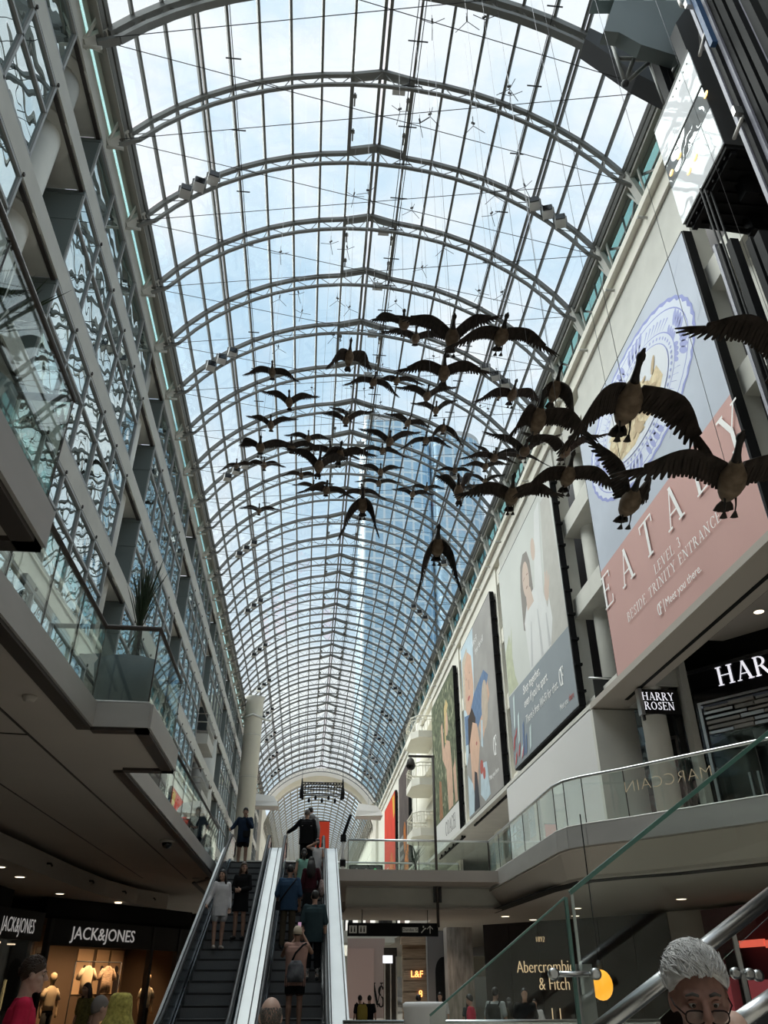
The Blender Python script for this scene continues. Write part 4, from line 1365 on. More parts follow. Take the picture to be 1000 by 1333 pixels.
t, w = front('dark_entrance', 'narrow dark shop entrance with steel frames between the pink wall and timber portal', 'shop', 500, 517, 46, -1.6, 1.6, M_BLACKG, .3)
for x in (-.3, 0, .3):
    MB().box(x - .03, x + .03, -.06, 0, -1.6, 1.2).build('frame', M_CHROME, t)
MB().box(-.4, .1, -.07, 0, .9, 1.25).build('lit_sign', mat('white_lightbox', (.9, .9, .9), .5, emit=(.9, .9, 1), estr=.9), t)
# bright shop row far beyond under the second bridge
t, w = front('far_shops', 'bright white far shop row seen in the gap under the bridge', 'shop', 440, 640, 68, 3.0, 6.6, M_WHITE, .4)
M_LITW = mat('lit_shop_window', (.8, .8, .76), .5, emit=(1, .98, .92), estr=.75)
for i in range(8):
    x = -w / 2 + .5 + i * (w - 1) / 8
    MB().box(x, x + .95, -.06, 0, 3.1, 5.4).build('shop_window', M_LITW if i % 3 != 2 else M_DKGREY, t)
    MB().box(x - .12, x, -.12, 0, 3.0, 6.2).build('window_post', M_DKGREY, t)
    MB().box(x + .2, x + .55, -.3, -.1, 3.0, 4.6).build('display', M_PINK if i % 2 else M_SIGNB, t)
t2, w2 = front('far_gallery', 'white far gallery with glass rail seen under the bridge', 'gallery', 440, 640, 60, .4, 1.6, M_WHITE, .2)
# lower soffit lights on the right
for i, (u, v) in enumerate(((694, 1197), (751, 1182), (816, 1192), (749, 1192), (887, 1170), (975, 1183))):
    p = atZ(u, v, 2.06)
    downlight((p.x, p.y, 2.06), ['round downlight over the gold letters of the dark shop', 'round downlight behind the glass fin top', 'round downlight above the dark wall end', 'round downlight right of the glass fin', 'round downlight under the curved gallery, over the grey-haired man', 'round downlight over the red-lit shop'][i], 14 if i in (0, 2) else 0, .14)
# glowing orange round lamp
p = atY(783, 1282, 8.2)
o = thing('globe_lamp', 'glowing orange globe lamp beside the glass fin', 'lamp', p)
MB().ball((0, 0, 0), .105, None, .125).build('globe', mat('orange_globe', (1, .5, .05), .4, emit=(1, .42, .03), estr=1.0), o)
MB().tube([(0, 0, .12), (0, 0, .2)], .02, 8).build('cap', M_DKGREY, o)
MB().tube([(0, 0, .2), (0, 0, 1.5)], .006, 6).build('cord', M_BLACK, o)
# red-lit shop at the right edge
rs = thing('red_lit_shop', 'shop with red lit panel and plum wall at the right edge', 'shop', (0, 0, 0))
b0 = atY(925, 1255, 26); b1 = atY(1060, 1255, 21); b0.z = b1.z = 0
rd = (b1 - b0).normalized(); rn = Vector((rd.y, -rd.x, 0))
quad_between('wall', (b0.x, b0.y), (b1.x + 1, b1.y - 1.5), -1.6, 1.95, -.2, mat('plum_wall', (.11, .03, .045), .6), rs)
def rq(nm, u0, v0, u1, v1, m):
    p, q = at_plane(u0, v0, b0, rn), at_plane(u1, v1, b0, rn)
    return quad_between(nm, (p.x, p.y), (q.x, q.y), min(p.z, q.z), max(p.z, q.z), .06, m, rs)
rq('red_panel', 966, 1234, 996, 1222, mat('red_lightbox', (.8, .15, .1), .5, emit=(1, .16, .10), estr=.55))
rq('red_panel', 1000, 1234, 1020, 1222, MATS['red_lightbox'])
rq('pink_panel', 945, 1325, 963, 1272, mat('pink_lightbox', (.5, .1, .12), .5, emit=(.8, .16, .18), estr=.14))
rq('door_mullion', 963, 1330, 966, 1240, M_DKGREY)
rq('display_glow', 985, 1318, 1012, 1275, MATS['pink_lightbox'])
# lamps added to brighten the dark far lower shop fronts
for i, (x, y) in enumerate(((4.6, 34.0), (7.4, 40.0), (3.2, 46.0), (7.0, 30.0))):
    downlight((x, y, 2.02 if y < 33 else 2.54), f'added round downlight brightening the far lower shop fronts, {ORD[i]} one', 130 if i < 3 else 40, .14)

# ================================================================ BIG PRINTED BANNERS ON THE RIGHT WALL
class Poster:
    """a banner on the right wall; local x runs along the wall (towards the viewer), local y is up"""
    def __init__(self, label, yfar, ynear, z0, z1, base, truss=True, x=8.42):
        self.yc, self.zc = (yfar + ynear) / 2, (z0 + z1) / 2
        self.w, self.h = yfar - ynear, z1 - z0
        self.t = tag(empty('banner', (x, self.yc, self.zc)), label, 'banner', 'large banners on the right wall')
        self.t.rotation_mode = 'QUATERNION'
        self.t.rotation_quaternion = Matrix(((0, 0, -1), (-1, 0, 0), (0, 1, 0))).to_quaternion()
        w, h = self.w, self.h
        MB().box(-w / 2, w / 2, -h / 2, h / 2, -.05, 0).build('cloth', base, self.t)
        fr = MB()
        for s in (-1, 1):
            fr.bar((s * (w / 2 + .03), -h / 2, -.12), (s * (w / 2 + .03), h / 2, -.12), .07, .22, (0, 0, 1))
        for s in (-1, 1):
            fr.bar((-w / 2, s * (h / 2 + .03), -.12), (w / 2, s * (h / 2 + .03), -.12), .22, .07, (0, 1, 0))
        for i in range(10 if truss else 0):
            yy = -h / 2 + h * (i + .5) / 10
            for s in (-1, 1):
                fr.box(s * (w / 2 + .06) - .06, s * (w / 2 + .06) + .06, yy - .04, yy + .04, -.28, -.02)
        for i in range(6 if truss else 0):
            xx = -w / 2 + w * (i + .5) / 6
            fr.box(xx - .05, xx + .05, -h / 2 - .32, -h / 2, -.3, -.2)
        if truss: fr.bar((-w / 2, -h / 2 - .30, -.25), (w / 2, -h / 2 - .30, -.25), .08, .08)
        fr.build('frame', M_BLACK, self.t)
        self.layer = 0
    def uv(self, Y, z): return (self.yc - Y, z - self.zc)
    def shapes(self, polys, m, name='print', world=True):
        """flat printed shapes; each poly a list of (Y, z) on the wall"""
        z = .001 + .0006 * self.layer
        self.layer += 1 + (len(polys) if len(polys) < 80 else 0) * .3
        mb = MB()
        for p in polys:
            q = [self.uv(*c) for c in p] if world else p
            # trim to the cloth
            q = [(max(-self.w / 2, min(self.w / 2, a)), max(-self.h / 2, min(self.h / 2, b))) for a, b in q]
            ar = sum(q[i][0] * q[(i + 1) % len(q)][1] - q[(i + 1) % len(q)][0] * q[i][1] for i in range(len(q)))
            if ar < 0: q = q[::-1]
            mb.add([(a, b, z) for a, b in q], [tuple(range(len(q)))])
            if len(polys) < 80: z += .00018
        return tag(mb.build(name, m, self.t), kind='stuff' if len(polys) > 1 else None)
    def text(self, body, Y, z, size, m, serif=True, **kw):
        zz = .001 + .0006 * self.layer
        self.layer += 1
        if serif:
            mb, w = serif_mb(body, size, **kw)
            me = mb.mesh('print', m)
            o = inst('lettering', me, self.t, (*self.uv(Y, z), zz), (-0.0, 0, 0))
            # serif letters are built in xz, turn them into the cloth plane
            o.rotation_euler = (-math.pi / 2, 0, 0)
            for v in me.vertices: v.co.z, v.co.y = v.co.z, v.co.y
        else:
            me = text_mesh('lettering', body, size, m, .001, **kw)
            o = inst('lettering', me, self.t, (*self.uv(Y, z), zz))
        return o
def E_(cy, cz, ry, rz, n=28, a0=0, a1=360, rot=0):
    out = []
    for k in range(n):
        a = R(a0 + (a1 - a0) * k / (n if a1 - a0 == 360 else n - 1))
        x, y = ry * math.cos(a), rz * math.sin(a)
        c, s = math.cos(R(rot)), math.sin(R(rot))
        out.append((cy - (x * c - y * s), cz + x * s + y * c))
    return out
def ink(name, col, noise=0.0, ns=2.0): return mat('print_' + name, col, .7, spec=.15, noise=noise, nscale=ns)

# ---- banner 1: marble, plate of pasta, pink lower field
b1 = Poster('huge banner of a blue-rimmed pasta plate over pink field reading EATALY', 20.2, 11.9, 7.32, 15.75, ink('marble', (.50, .54, .62), .06, .6), truss=False)
b1.shapes([[(20.2, 7.32), (11.9, 7.32), (11.9, 10.62), (20.2, 10.62)]], ink('pink', (.60, .37, .34), .03, .5))
rnd = random.Random(2)
veins = []
for i in range(14):
    y, z = rnd.uniform(12, 20), rnd.uniform(10.8, 15.8)
    ln = rnd.uniform(.3, 1.0)
    veins.append([(y, z), (y + .05, z + .02), (y - ln * .6, z + ln * .5)])
b1.shapes(veins, ink('vein', (.42, .46, .56)))
PC, PZ = 16.0, 13.55
def plate(ry, rz, n=64, scal=0.0, cyc=0):
    out = []
    for k in range(n):
        a = 2 * math.pi * k / n
        s = 1 + scal * (1 if k % 2 else -1)
        out.append((PC - ry * s * math.cos(a), PZ + rz * s * math.sin(a)))
    return out
b1.shapes([plate(3.72, 1.95, 80, .006)], ink('cobalt', (.30, .33, .62)))
b1.shapes([plate(3.60, 1.86, 80, .012)], ink('china', (.66, .70, .80)))
b1.shapes([plate(3.38, 1.74)], ink('cobalt', (.30, .33, .62)))
b1.shapes([plate(3.34, 1.71)], ink('china', (.66, .70, .80)))
pet = []
for k in range(4):                                    # four fan motifs with leaf strokes between
    a0 = 90 * k
    for j in range(-4, 5):
        a = R(a0 + j * 5.0)
        for rr, sz in ((.86, .22), (.74, .16)):
            if abs(j) < 1: continue
            cy_, cz_ = PC - 3.6 * rr * math.cos(a), PZ + 1.86 * rr * math.sin(a)
            pet.append(E_(cy_, cz_, sz * 1.0, sz * .42, 10, rot=math.degrees(a) + 25 * (1 if j > 0 else -1)))
    for j in range(7):
        a = R(a0 + 30 + j * 5)
        p0 = (PC - 3.05 * math.cos(a), PZ + 1.58 * math.sin(a)); p1 = (PC - 2.65 * math.cos(a + .04), PZ + 1.36 * math.sin(a + .04))
        pet.append([p0, (p0[0] + .05, p0[1] + .05), (p1[0] + .03, p1[1]), p1])
b1.shapes(pet, ink('blue_pattern', (.36, .39, .66)))
b1.shapes([plate(2.62, 1.33)], ink('cobalt', (.30, .33, .62)))
b1.shapes([plate(2.58, 1.31)], ink('china', (.66, .70, .80)))
dots = []
for k in range(56):
    a = 2 * math.pi * k / 56
    dots.append(E_(PC - 2.42 * math.cos(a), PZ + 1.22 * math.sin(a), .06, .04, 6))
b1.shapes(dots, ink('blue_pattern', (.36, .39, .66)))
b1.shapes([plate(2.26, 1.13)], ink('cobalt', (.30, .33, .62)))
b1.shapes([plate(2.23, 1.11)], ink('plate_white', (.68, .70, .74)))
food = [[(14.2, 13.2), (14.4, 13.7), (14.9, 13.6), (15.4, 14.0), (16.2, 14.05), (16.9, 13.9), (17.5, 14.05), (18.0, 13.6), (17.9, 13.0), (17.3, 12.75), (16.4, 12.6), (15.6, 12.75), (14.8, 12.7)]]
b1.shapes(food, ink('pasta', (.62, .50, .32), .22, 5))
lump = []; lum2 = []
for i in range(70):
    y, z = rnd.uniform(14.5, 17.7), rnd.uniform(12.75, 13.9)
    (lump if i % 2 else lum2).append(E_(y, z, rnd.uniform(.12, .32), rnd.uniform(.05, .12), 9, rot=rnd.uniform(-40, 60)))
b1.shapes(lump, ink('pasta_light', (.72, .62, .42)))
b1.shapes(lum2, ink('pasta_shade', (.50, .38, .24)))
M_PW = ink('white', (.93, .92, .91))
b1.text('EATALY', 15.95, 9.36, 1.02, M_PW, track=.62, wscale=1.12, weight=.9)
b1.text('LEVEL 3', 15.95, 8.78, .27, M_PW, track=.16, wscale=1.1, weight=.8)
b1.text('BESIDE TRINITY ENTRANCES', 15.95, 8.38, .27, M_PW, track=.16, wscale=1.12, weight=.8)
b1.text('CF', 16.85, 7.76, .30, M_PW, track=-.18, weight=1.4, wscale=.8)
b1.text('Meet you there.', 16.5, 7.80, .30, M_PW, serif=False, align='LEFT')
b1.shapes([[(16.6, 7.72), (16.57, 7.72), (16.57, 8.06), (16.6, 8.06)]], M_PW)

# ---- banner 2: person with white clothes and grey lower field
b2 = Poster('tall banner of a long-haired woman in white over grey, Wi-Fi text', 32.35, 23.68, 7.62, 16.6, ink('paper', (.60, .61, .58), .04, .4))
b2.shapes([[(32.35, 7.62), (23.68, 7.62), (23.68, 10.35), (32.35, 10.65)]], ink('slate', (.29, .32, .345), .03, .5))
b2.shapes([[(32.3, 10.7), (32.3, 12.6), (31.4, 13.2), (31.0, 11.2), (30.6, 10.65)], [(31.9, 10.7), (31.6, 12.2), (30.9, 13.4), (31.2, 12.0), (31.4, 10.7)]], ink('leaf_pale', (.50, .52, .38), .1, 3))
b2.shapes([[(25.9, 10.42), (25.5, 13.5), (25.0, 16.1), (23.9, 16.0), (23.7, 10.36)]], ink('curtain', (.50, .485, .45), .05, 2))
b2.shapes([[(29.0, 12.4), (28.9, 14.2), (28.6, 15.1), (28.1, 15.45), (27.5, 15.3), (27.2, 14.7), (27.1, 13.0), (27.4, 12.2), (28.3, 12.0)]], ink('hair_grey', (.27, .245, .225)))
b2.shapes([[(28.6, 10.55), (28.8, 12.6), (28.1, 13.3), (27.0, 13.4), (26.0, 12.9), (25.6, 11.9), (25.3, 12.2), (25.2, 11.3), (25.7, 10.45)], [(27.0, 13.1), (26.5, 14.6), (25.9, 16.2), (25.2, 16.3), (25.6, 14.6), (25.9, 12.7)]], ink('white_cloth', (.70, .70, .69), .03, 1))
b2.shapes([E_(28.0, 14.25, .50, .78, 20), [(28.2, 13.7), (27.5, 13.7), (27.2, 12.9), (28.2, 12.9)], E_(25.5, 12.55, .30, .42, 12), [(25.65, 12.8), (25.5, 13.3), (25.4, 13.3), (25.35, 12.8)], [(25.4, 12.8), (25.25, 13.25), (25.15, 13.2), (25.2, 12.7)], [(25.25, 12.7), (25.0, 13.0), (24.95, 12.9), (25.15, 12.5)], E_(26.6, 14.9, .3, .5, 12)], ink('skin_pale', (.60, .48, .41)))
b2.shapes([[(28.35, 14.35), (28.1, 14.4), (28.1, 14.35), (28.35, 14.3)], [(27.85, 14.4), (27.6, 14.36), (27.6, 14.3), (27.85, 14.34)], E_(27.95, 13.85, .15, .05, 8)], ink('face_line', (.38, .26, .22)))
b2.shapes([[(28.5, 10.6), (27.9, 12.3), (27.8, 12.3), (28.2, 10.6)], [(27.0, 10.5), (26.9, 12.4), (26.8, 12.4), (26.7, 10.5)], [(26.0, 10.5), (25.9, 11.8), (25.8, 11.8), (25.7, 10.5)]], ink('cloth_fold', (.55, .55, .55)))
for i, (s, sz, zz) in enumerate((('Shop together,', .50, 10.0), ("even if you're apart.", .50, 9.46), ("There's free Wi-Fi for that.", .48, 8.80))):
    b2.text(s, 30.0, zz, sz, M_PW, serif=False, align='LEFT', shear=.15, bold=.006 if i < 2 else 0, sx=.86)
b2.text('CF', 25.0, 8.72, .62, M_PW, track=-.18, weight=1.4, wscale=.8)
b2.text('Meet you', 25.55, 8.0, .30, M_PW, serif=False, align='LEFT', sx=.8)
b2.text('there', 24.5, 8.0, .30, ink('red', (.50, .12, .10)), serif=False, align='LEFT', sx=.8)
st = lambda y, z, l, w=.26: [(y, z), (y - w, z + .1), (y - w - .25, z + l), (y - .25, z + l - .1)]
b2.shapes([st(31.9, 9.1, 1.4), st(31.4, 8.4, 1.2), st(29.8, 7.75, .9), st(31.2, 7.75, .5)], ink('pale_stripe', (.60, .70, .70)))
b2.shapes([st(30.8, 7.75, 1.3), st(30.5, 7.7, .8)], ink('blue_stripe', (.16, .22, .36)))
b2.shapes([st(32.3, 8.3, .6), st(32.2, 7.7, .5), st(31.9, 8.7, .4), st(31.6, 7.9, .5), st(31.1, 7.7, .4)], ink('red_stripe', (.50, .12, .12)))

# ---- banner 3: two people sharing a drink
b3 = Poster('tall banner of two smiling people, child drinking, CF logo', 42.65, 34.55, 7.40, 16.75, ink('warm_grey', (.33, .315, .30), .15, .5))
b3.shapes([[(42.65, 10), (42.65, 16.75), (39.0, 16.75), (39.6, 13), (41.0, 11.5)]], ink('window_blue', (.50, .60, .66), .1, 1))
b3.shapes([[(42.6, 13.2), (42.4, 16.0), (40.9, 16.3), (40.5, 14.0), (41.2, 12.8)]], ink('hair_light', (.52, .44, .35), .15, 4))
b3.shapes([[(42.0, 13.0), (41.8, 15.4), (40.8, 16.0), (39.8, 15.4), (39.6, 13.6), (40.3, 12.2), (41.2, 12.2)], [(36.3, 12.9), (36.0, 12.0), (38.4, 10.6), (38.9, 11.2)]], ink('skin_warm', (.60, .39, .29), .08, 2))
b3.shapes([[(42.5, 12.8), (41.0, 12.5), (39.6, 13.2), (37.0, 13.6), (36.0, 13.0), (38.0, 11.6), (40.5, 10.9), (42.5, 11.2)]], ink('denim', (.13, .20, .33), .15, 3))
b3.shapes([[(41.9, 10.6), (41.6, 12.4), (40.4, 12.7), (39.6, 11.9), (40.0, 10.4)]], ink('dark_hair', (.05, .035, .03)))
b3.shapes([[(41.3, 8.6), (41.5, 11.0), (40.4, 11.9), (39.3, 11.5), (38.9, 10.4), (39.6, 9.3), (40.0, 8.3)], E_(37.9, 11.0, .9, .45, 14, rot=35)], ink('skin_warm2', (.64, .42, .31), .06, 2))
b3.shapes([E_(37.2, 11.9, .75, 1.2, 18, rot=-10)], ink('tan_cup', (.50, .41, .33), .1, 2))
b3.shapes([E_(41.0, 13.4, .35, .12, 10), E_(39.7, 10.6, .18, .1, 8)], ink('lips', (.42, .13, .12)))
b3.shapes([E_(41.4, 14.6, .14, .05, 8), E_(40.4, 14.65, .14, .05, 8), [(40.9, 14.4), (40.8, 13.8), (40.65, 13.8), (40.75, 14.4)]], ink('face_line', (.38, .26, .22)))
b3.shapes([[(42.6, 7.5), (42.4, 9.6), (41.2, 8.9), (40.6, 7.5)], [(39.4, 8.0), (39.0, 9.4), (37.6, 9.2), (37.2, 7.6), (38.4, 7.5)], [(38.6, 10.2), (38.3, 11.4), (37.9, 11.3), (38.2, 10.0)]], ink('pale_blue_cloth', (.50, .60, .66), .1, 2))
b3.shapes([[(41.2, 7.5), (40.6, 9.4), (40.0, 9.2), (39.8, 7.5)]], ink('dark_cloth', (.05, .05, .06)))
b3.shapes([E_(38.8, 9.2, .4, .35, 10), E_(38.3, 8.8, .3, .3, 8)], ink('fruit_red', (.45, .12, .10)))
b3.text('Wi-Fi', 38.6, 15.6, .55, M_PW, serif=False, shear=.1)
b3.text('free for all', 37.6, 15.0, .5, M_PW, serif=False, shear=.1)
b3.text('CF', 35.6, 9.0, .85, M_PW, track=-.18, weight=1.4, wscale=.8)
b3.text('Meet you there', 36.2, 8.2, .32, M_PW, serif=False)

# ---- banner 4: figure in a garden, white foot
b4 = Poster('tall banner of a standing figure in greenery with white COACH foot', 54.7, 45.55, 7.30, 16.9, ink('garden', (.11, .125, .075), .6, 2.2))
b4.shapes([[(54.7, 7.3), (45.55, 7.3), (45.55, 8.9), (54.7, 8.9)]], ink('white_band', (.68, .67, .65)))
gl_ = []
for i in range(90):
    y, z = rnd.uniform(46, 54.4), rnd.uniform(9.2, 16.6)
    gl_.append(E_(y, z, rnd.uniform(.12, .4), rnd.uniform(.06, .2), 7, rot=rnd.uniform(0, 180)))
b4.shapes(gl_, ink('leaf_light', (.27, .28, .18), .4, 3))
b4.shapes([[(49.0, 9.0), (49.3, 11.5), (50.6, 12.4), (50.8, 14.6), (50.2, 14.7), (49.9, 12.9), (48.8, 13.2), (47.6, 12.8), (47.2, 11.0), (47.4, 9.0)], E_(48.6, 14.2, .55, .8, 16), [(46.6, 9), (46.9, 11), (46.0, 11.4), (45.8, 9)]], ink('skin_tan', (.56, .37, .27), .12, 2))
b4.shapes([[(49.4, 13.2), (49.3, 15.4), (48.4, 15.7), (47.8, 15.2), (48.3, 14.9), (48.9, 14.4), (49.0, 13.0)]], ink('blond', (.56, .42, .20), .2, 5))
b4.shapes([[(52.6, 9), (52.2, 11.4), (51.4, 11.2), (51.2, 9)]], ink('rust', (.30, .15, .08), .2, 4))
b4.text('COACH', 48.7, 7.72, .82, ink('black', (.03, .03, .03)), track=.10, weight=.8)

# ---- banners 5 and 6, further down the hall
b5 = Poster('dark brown banner with an orange glow, further along the hall', 77.0, 69.4, 5.0, 16.8, ink('brown', (.085, .065, .06), .3, .6))
b5.shapes([E_(71.5, 8.2, 1.6, 1.6, 16), E_(72.5, 11.0, .9, 1.3, 14), E_(70.5, 10.0, .7, 1.0, 12)], ink('ember', (.52, .16, .03), .6, 1.5))
b5.shapes([[(76.2, 11.4 - i * .8), (73.5, 11.4 - i * .8), (73.5, 11.05 - i * .8), (76.2, 11.05 - i * .8)] for i in range(5)], ink('caption_grey', (.30, .29, .28)))
b6 = Poster('bright red banner at the far end of the right wall', 92.0, 80.6, 4.6, 16.6, ink('scarlet', (.62, .045, .02), .12, .5))
b6.shapes([E_(84, 8.5, 2.2, 3.0, 18, rot=20), E_(82.5, 6.5, 1.5, 1.6, 14)], ink('flame', (.60, .15, .03), .4, 1))
b6.shapes([[(91, 10.4 - i * .9), (87.5, 10.4 - i * .9), (87.5, 10.0 - i * .9), (91, 10.0 - i * .9)] for i in range(4)], ink('pale_caption', (.68, .42, .36)))
b6.shapes([[(83.2, 16.4), (81.2, 16.4), (81.0, 14.6), (82.2, 14.2)]], ink('gold_leaf', (.65, .42, .05)))

# ================================================================ GLASS LIFT AT TOP RIGHT
lift = thing('glass_lift', 'white glass lift car with black underside and warm ceiling lamps', 'lift')
X0, X1, Y0_, Y1_, Zb, Zt = 6.5, 8.25, 7.40, 9.05, 12.22, 15.1
M_LIFTGL = mirror_glass('white_lift_glass', (.74, .75, .78), .07, wave=.004, wscale=1.6)
M_LIFTG2 = mirror_glass('clear_lift_glass', (.30, .31, .32), .40, wave=.010, wscale=1.4)
MB().box(X0 - .02, X0 + .01, Y0_, Y1_, 13.97, Zt).build('upper_panel', M_LIFTGL, lift)
MB().box(X0 - .02, X0 + .01, Y0_, Y1_, 13.30, 13.93).build('window_pane', M_LIFTG2, lift)
MB().box(X0 - .02, X0 + .01, Y0_, Y1_, Zb, 13.27).build('lower_panel', M_LIFTGL, lift)
MB().box(X0 - .03, X0 + .02, Y0_, Y1_, 13.93, 13.975).build('dark_rail', M_BLACK, lift)
MB().box(X0, X1, Y0_, Y0_ + .06, Zb, Zt).build('side_panel', M_DKGREY, lift)
MB().box(X0, X1, Y1_ - .03, Y1_, Zb, Zt).build('end_glass', M_LIFTG2, lift)
MB().box(X0 - .02, X1, Y0_, Y1_, Zt, Zt + .1).build('roof', M_DKGREY, lift)
un = MB().box(X0 + .02, X1, Y0_ + .02, Y1_ - .02, Zb - .10, Zb)
for i in range(7):
    y = Y0_ + .15 + i * .22
    un.box(X0 + .05, X1 - .05, y, y + .05, Zb - .16, Zb - .10)
un.box(X0 + .1, X0 + .2, Y0_ + .05, Y1_ - .05, Zb - .2, Zb - .1)
un.build('underframe', M_BLACK, lift)
for i in range(5):
    MB().tube([(X0 - .025, 7.55 + i * .16, 14.96), (X0 - .02, 7.55 + i * .16, 14.96)], .02, 8).build('rivet', M_BLACK, lift)
for (u, v) in ((919, 123), (884, 203), (905, 205), (874, 225), (897, 223)):
    p = atX(u, v, X0 - .03)
    MB().ball((p.x, p.y, p.z), .012, .075, .055, 10, 6).build('lamp', mat('amber_lift_lamp', (1, .7, .3), .5, emit=(1, .62, .22), estr=1.6), lift)
gear = MB()
for (dx, dy) in ((.5, .5), (1.0, 1.2), (1.3, .4)):
    gear.box(X0 + dx, X0 + dx + .25, Y0_ + dy, Y0_ + dy + .2, Zb - .55, Zb - .1)
gear.tube([(X0 + .3, Y1_ - .3, Zb - .4), (X1 - .1, Y1_ - .2, Zb - .4)], .05, 8)
gear.tube([(X0 + 1.1, Y0_ + .5, Zb - .1), (X0 + 1.1, Y0_ + .5, Zb - .8)], .06, 8)
gear.build('undergear', M_BLACK, lift)

shaft = thing('lift_shaft', 'black steel lift shaft frame with pale guide rails at the right edge', 'lift shaft')
def post(u, v, Y, w, m, zt=19.3, zb=3.0, nm='post'):
    p = atY(u, v, Y)
    return MB().box(p.x - w / 2, p.x + w / 2, Y - w / 2, Y + w / 2, zb, zt).build(nm, m, shaft)
ZT = lambda u, v, Y: atY(u, v, Y).z
M_LAV = mat('lavender_guide_rail', (.30, .30, .36), .5)
post(962, 340, 7.3, .13, M_BLACK, ZT(958, 315, 7.3))
post(938, 340, 8.6, .07, M_LAV, ZT(934, 320, 8.6), nm='guide_rail')
post(945, 340, 8.5, .10, M_BLACK, ZT(940, 320, 8.5))
post(985, 330, 7.0, .12, M_BLACK, ZT(978, 312, 7.0))
post(1000, 330, 6.8, .14, M_BLACK, ZT(990, 305, 6.8))
post(922, 60, 7.0, .075, M_LAV, nm='guide_rail')
post(942, 60, 6.8, .085, M_LAV, nm='guide_rail')
post(931, 60, 6.9, .10, M_BLACK)
post(953, 60, 6.7, .12, M_BLACK)
post(966, 60, 6.5, .14, M_BLACK)
post(981, 60, 6.3, .13, M_BLACK)
post(994, 60, 6.2, .06, M_LAV, nm='guide_rail')
post(1004, 60, 6.1, .16, M_BLACK)
post(972, 160, 6.7, .10, mat('blue_cable_tray', (.02, .07, .18), .5), 17.5, 14.0, nm='cable_tray')
MB().box(8.3, 8.45, 4.5, 9.6, 3.0, 19.3).build('back_screen', M_BLACK, shaft)
for z in (6.5, 9.5, 12.5, 15.5, 18.2):
    MB().box(6.9, 8.4, 5.6, 5.75, z, z + .18).box(8.2, 8.4, 5.6, 9.3, z, z + .18).build('cross_member', M_BLACK, shaft)
for pts in (((911, 72), (922, 30), (930, 17), (938, 13), (975, 15)), ((956, 180), (972, 140), (982, 124), (990, 120), (1010, 121)), ((884, 0), (887, 8), (900, 10))):
    MB().tube([tuple(atY(u, v, 6.9)) for u, v in pts], .032, 8).build('bent_tube', M_FASCIA, shaft)
for (u, v) in ((900, 2), (897, 6), (972, 122), (960, 145)):
    p = atY(u, v, 6.8)
    MB().box(p.x - .07, p.x + .07, p.y - .04, p.y + .04, p.z - .09, p.z + .09).build('bracket', M_CHROME, shaft)
for (u0, v0, u1, v1) in ((858, 60, 884, 130), (862, 60, 888, 130), (919, 230, 960, 400), (930, 300, 968, 470), (936, 300, 975, 470)):
    a = atY(u0, v0, 8.9 if v0 < 200 else 8.2); 
    zlo, zhi = (15.1, 19.2) if v0 < 200 else (4.0, 12.1)
    MB().tube([(a.x, a.y, zlo), (a.x, a.y, zhi)], .018, 6).build('hoist_rope', M_BLACK, shaft)
# machine housing and crossing dark girder under the vault
hd = thing('machine_housing', 'dark machine housing and girders above the lift, under the vault edge', 'machine housing')
def hb(pts, Y, t, m, nm):
    q = [atY(u, v, Y) for u, v in pts]
    V = [(p.x, p.y, p.z) for p in q] + [(p.x, p.y + t, p.z) for p in q]
    n = len(q)
    F = [tuple(range(n)), tuple(reversed(range(n, 2 * n)))] + [(k, n + k, n + (k + 1) % n, (k + 1) % n) for k in range(n)]
    return MB().add(V, F).build(nm, m, hd)
hb([(768, 36), (797, 50), (868, 98), (872, 118), (830, 96), (762, 50)], 10.2, .5, M_DKGREY, 'duct')
hb([(772, 0), (800, 0), (786, 40), (806, 42), (835, 58), (880, 72), (900, 60), (905, 0)], 8.6, .3, M_RETURN, 'housing')
hb([(900, 0), (905, 0), (912, 74), (896, 70), (880, 30)], 7.9, .3, M_DKGREY, 'housing_side')
for (p, q_) in (((797, 0), (790, 40)), ((792, 40), (814, 108)), ((852, 0), (814, 108)), ((814, 109), (846, 80)), ((846, 80), (866, 135)), ((806, 76), (886, 80)), ((882, 82), (868, 112))):
    a, b = atY(*p, 9.3), atY(*q_, 9.3)
    MB().tube([tuple(a), tuple(b)], .05, 8).build('strut', M_STEEL, hd)
MB().ball(tuple(atY(814, 109, 9.3)), .09).build('node', M_DKGREY, hd)
for (p, q_) in (((828, 0), (875, 128)), ((856, 0), (880, 78))):
    a, b = atY(*p, 9.0), atY(*q_, 9.0)
    MB().bar(tuple(a), tuple(b), .22, .22).build('girder', M_BLACK, hd)

# ================================================================ FIXTURES AROUND THE BRIDGE
o = thing('camera_pole', 'tall thin black pole with a dome camera on its arm, fixed to the bridge edge', 'camera pole', (4.17, 27.1, 0))
MB().tube([(0, 0, 1.5), (0, 0, 6.74)], .045, 8).build('pole', M_BRONZE, o)
MB().bar((.05, 0, 6.74), (-.86, 0, 6.74), .06, .07).build('arm', M_BRONZE, o)
MB().lathe([(.05, .0), (.11, -.06), (.16, -.22), (.17, -.28)], 16, (-.78, 0, 6.68)).build('housing', M_BRONZE, o)
MB().ball((-.78, 0, 6.40), .15, None, .14).build('dome', M_BLACKG, o)
MB().box(-.12, -.04, .0, .1, 2.2, 2.75).box(.06, .14, .0, .1, 2.2, 2.75).build('clamp', M_DKGREY, o)
o = thing('hanging_sign', 'long black hanging directory sign under the bridge with pictograms', 'sign', (2.8, 27.55, 1.27))
MB().box(-1.45, 1.42, -.06, .06, 0, .37).build('panel', M_BLACK, o)
for x in (-1.0, 1.1): MB().tube([(x, 0, .37), (x, 0, .80)], .012, 6).build('hanger', M_BLACK, o)
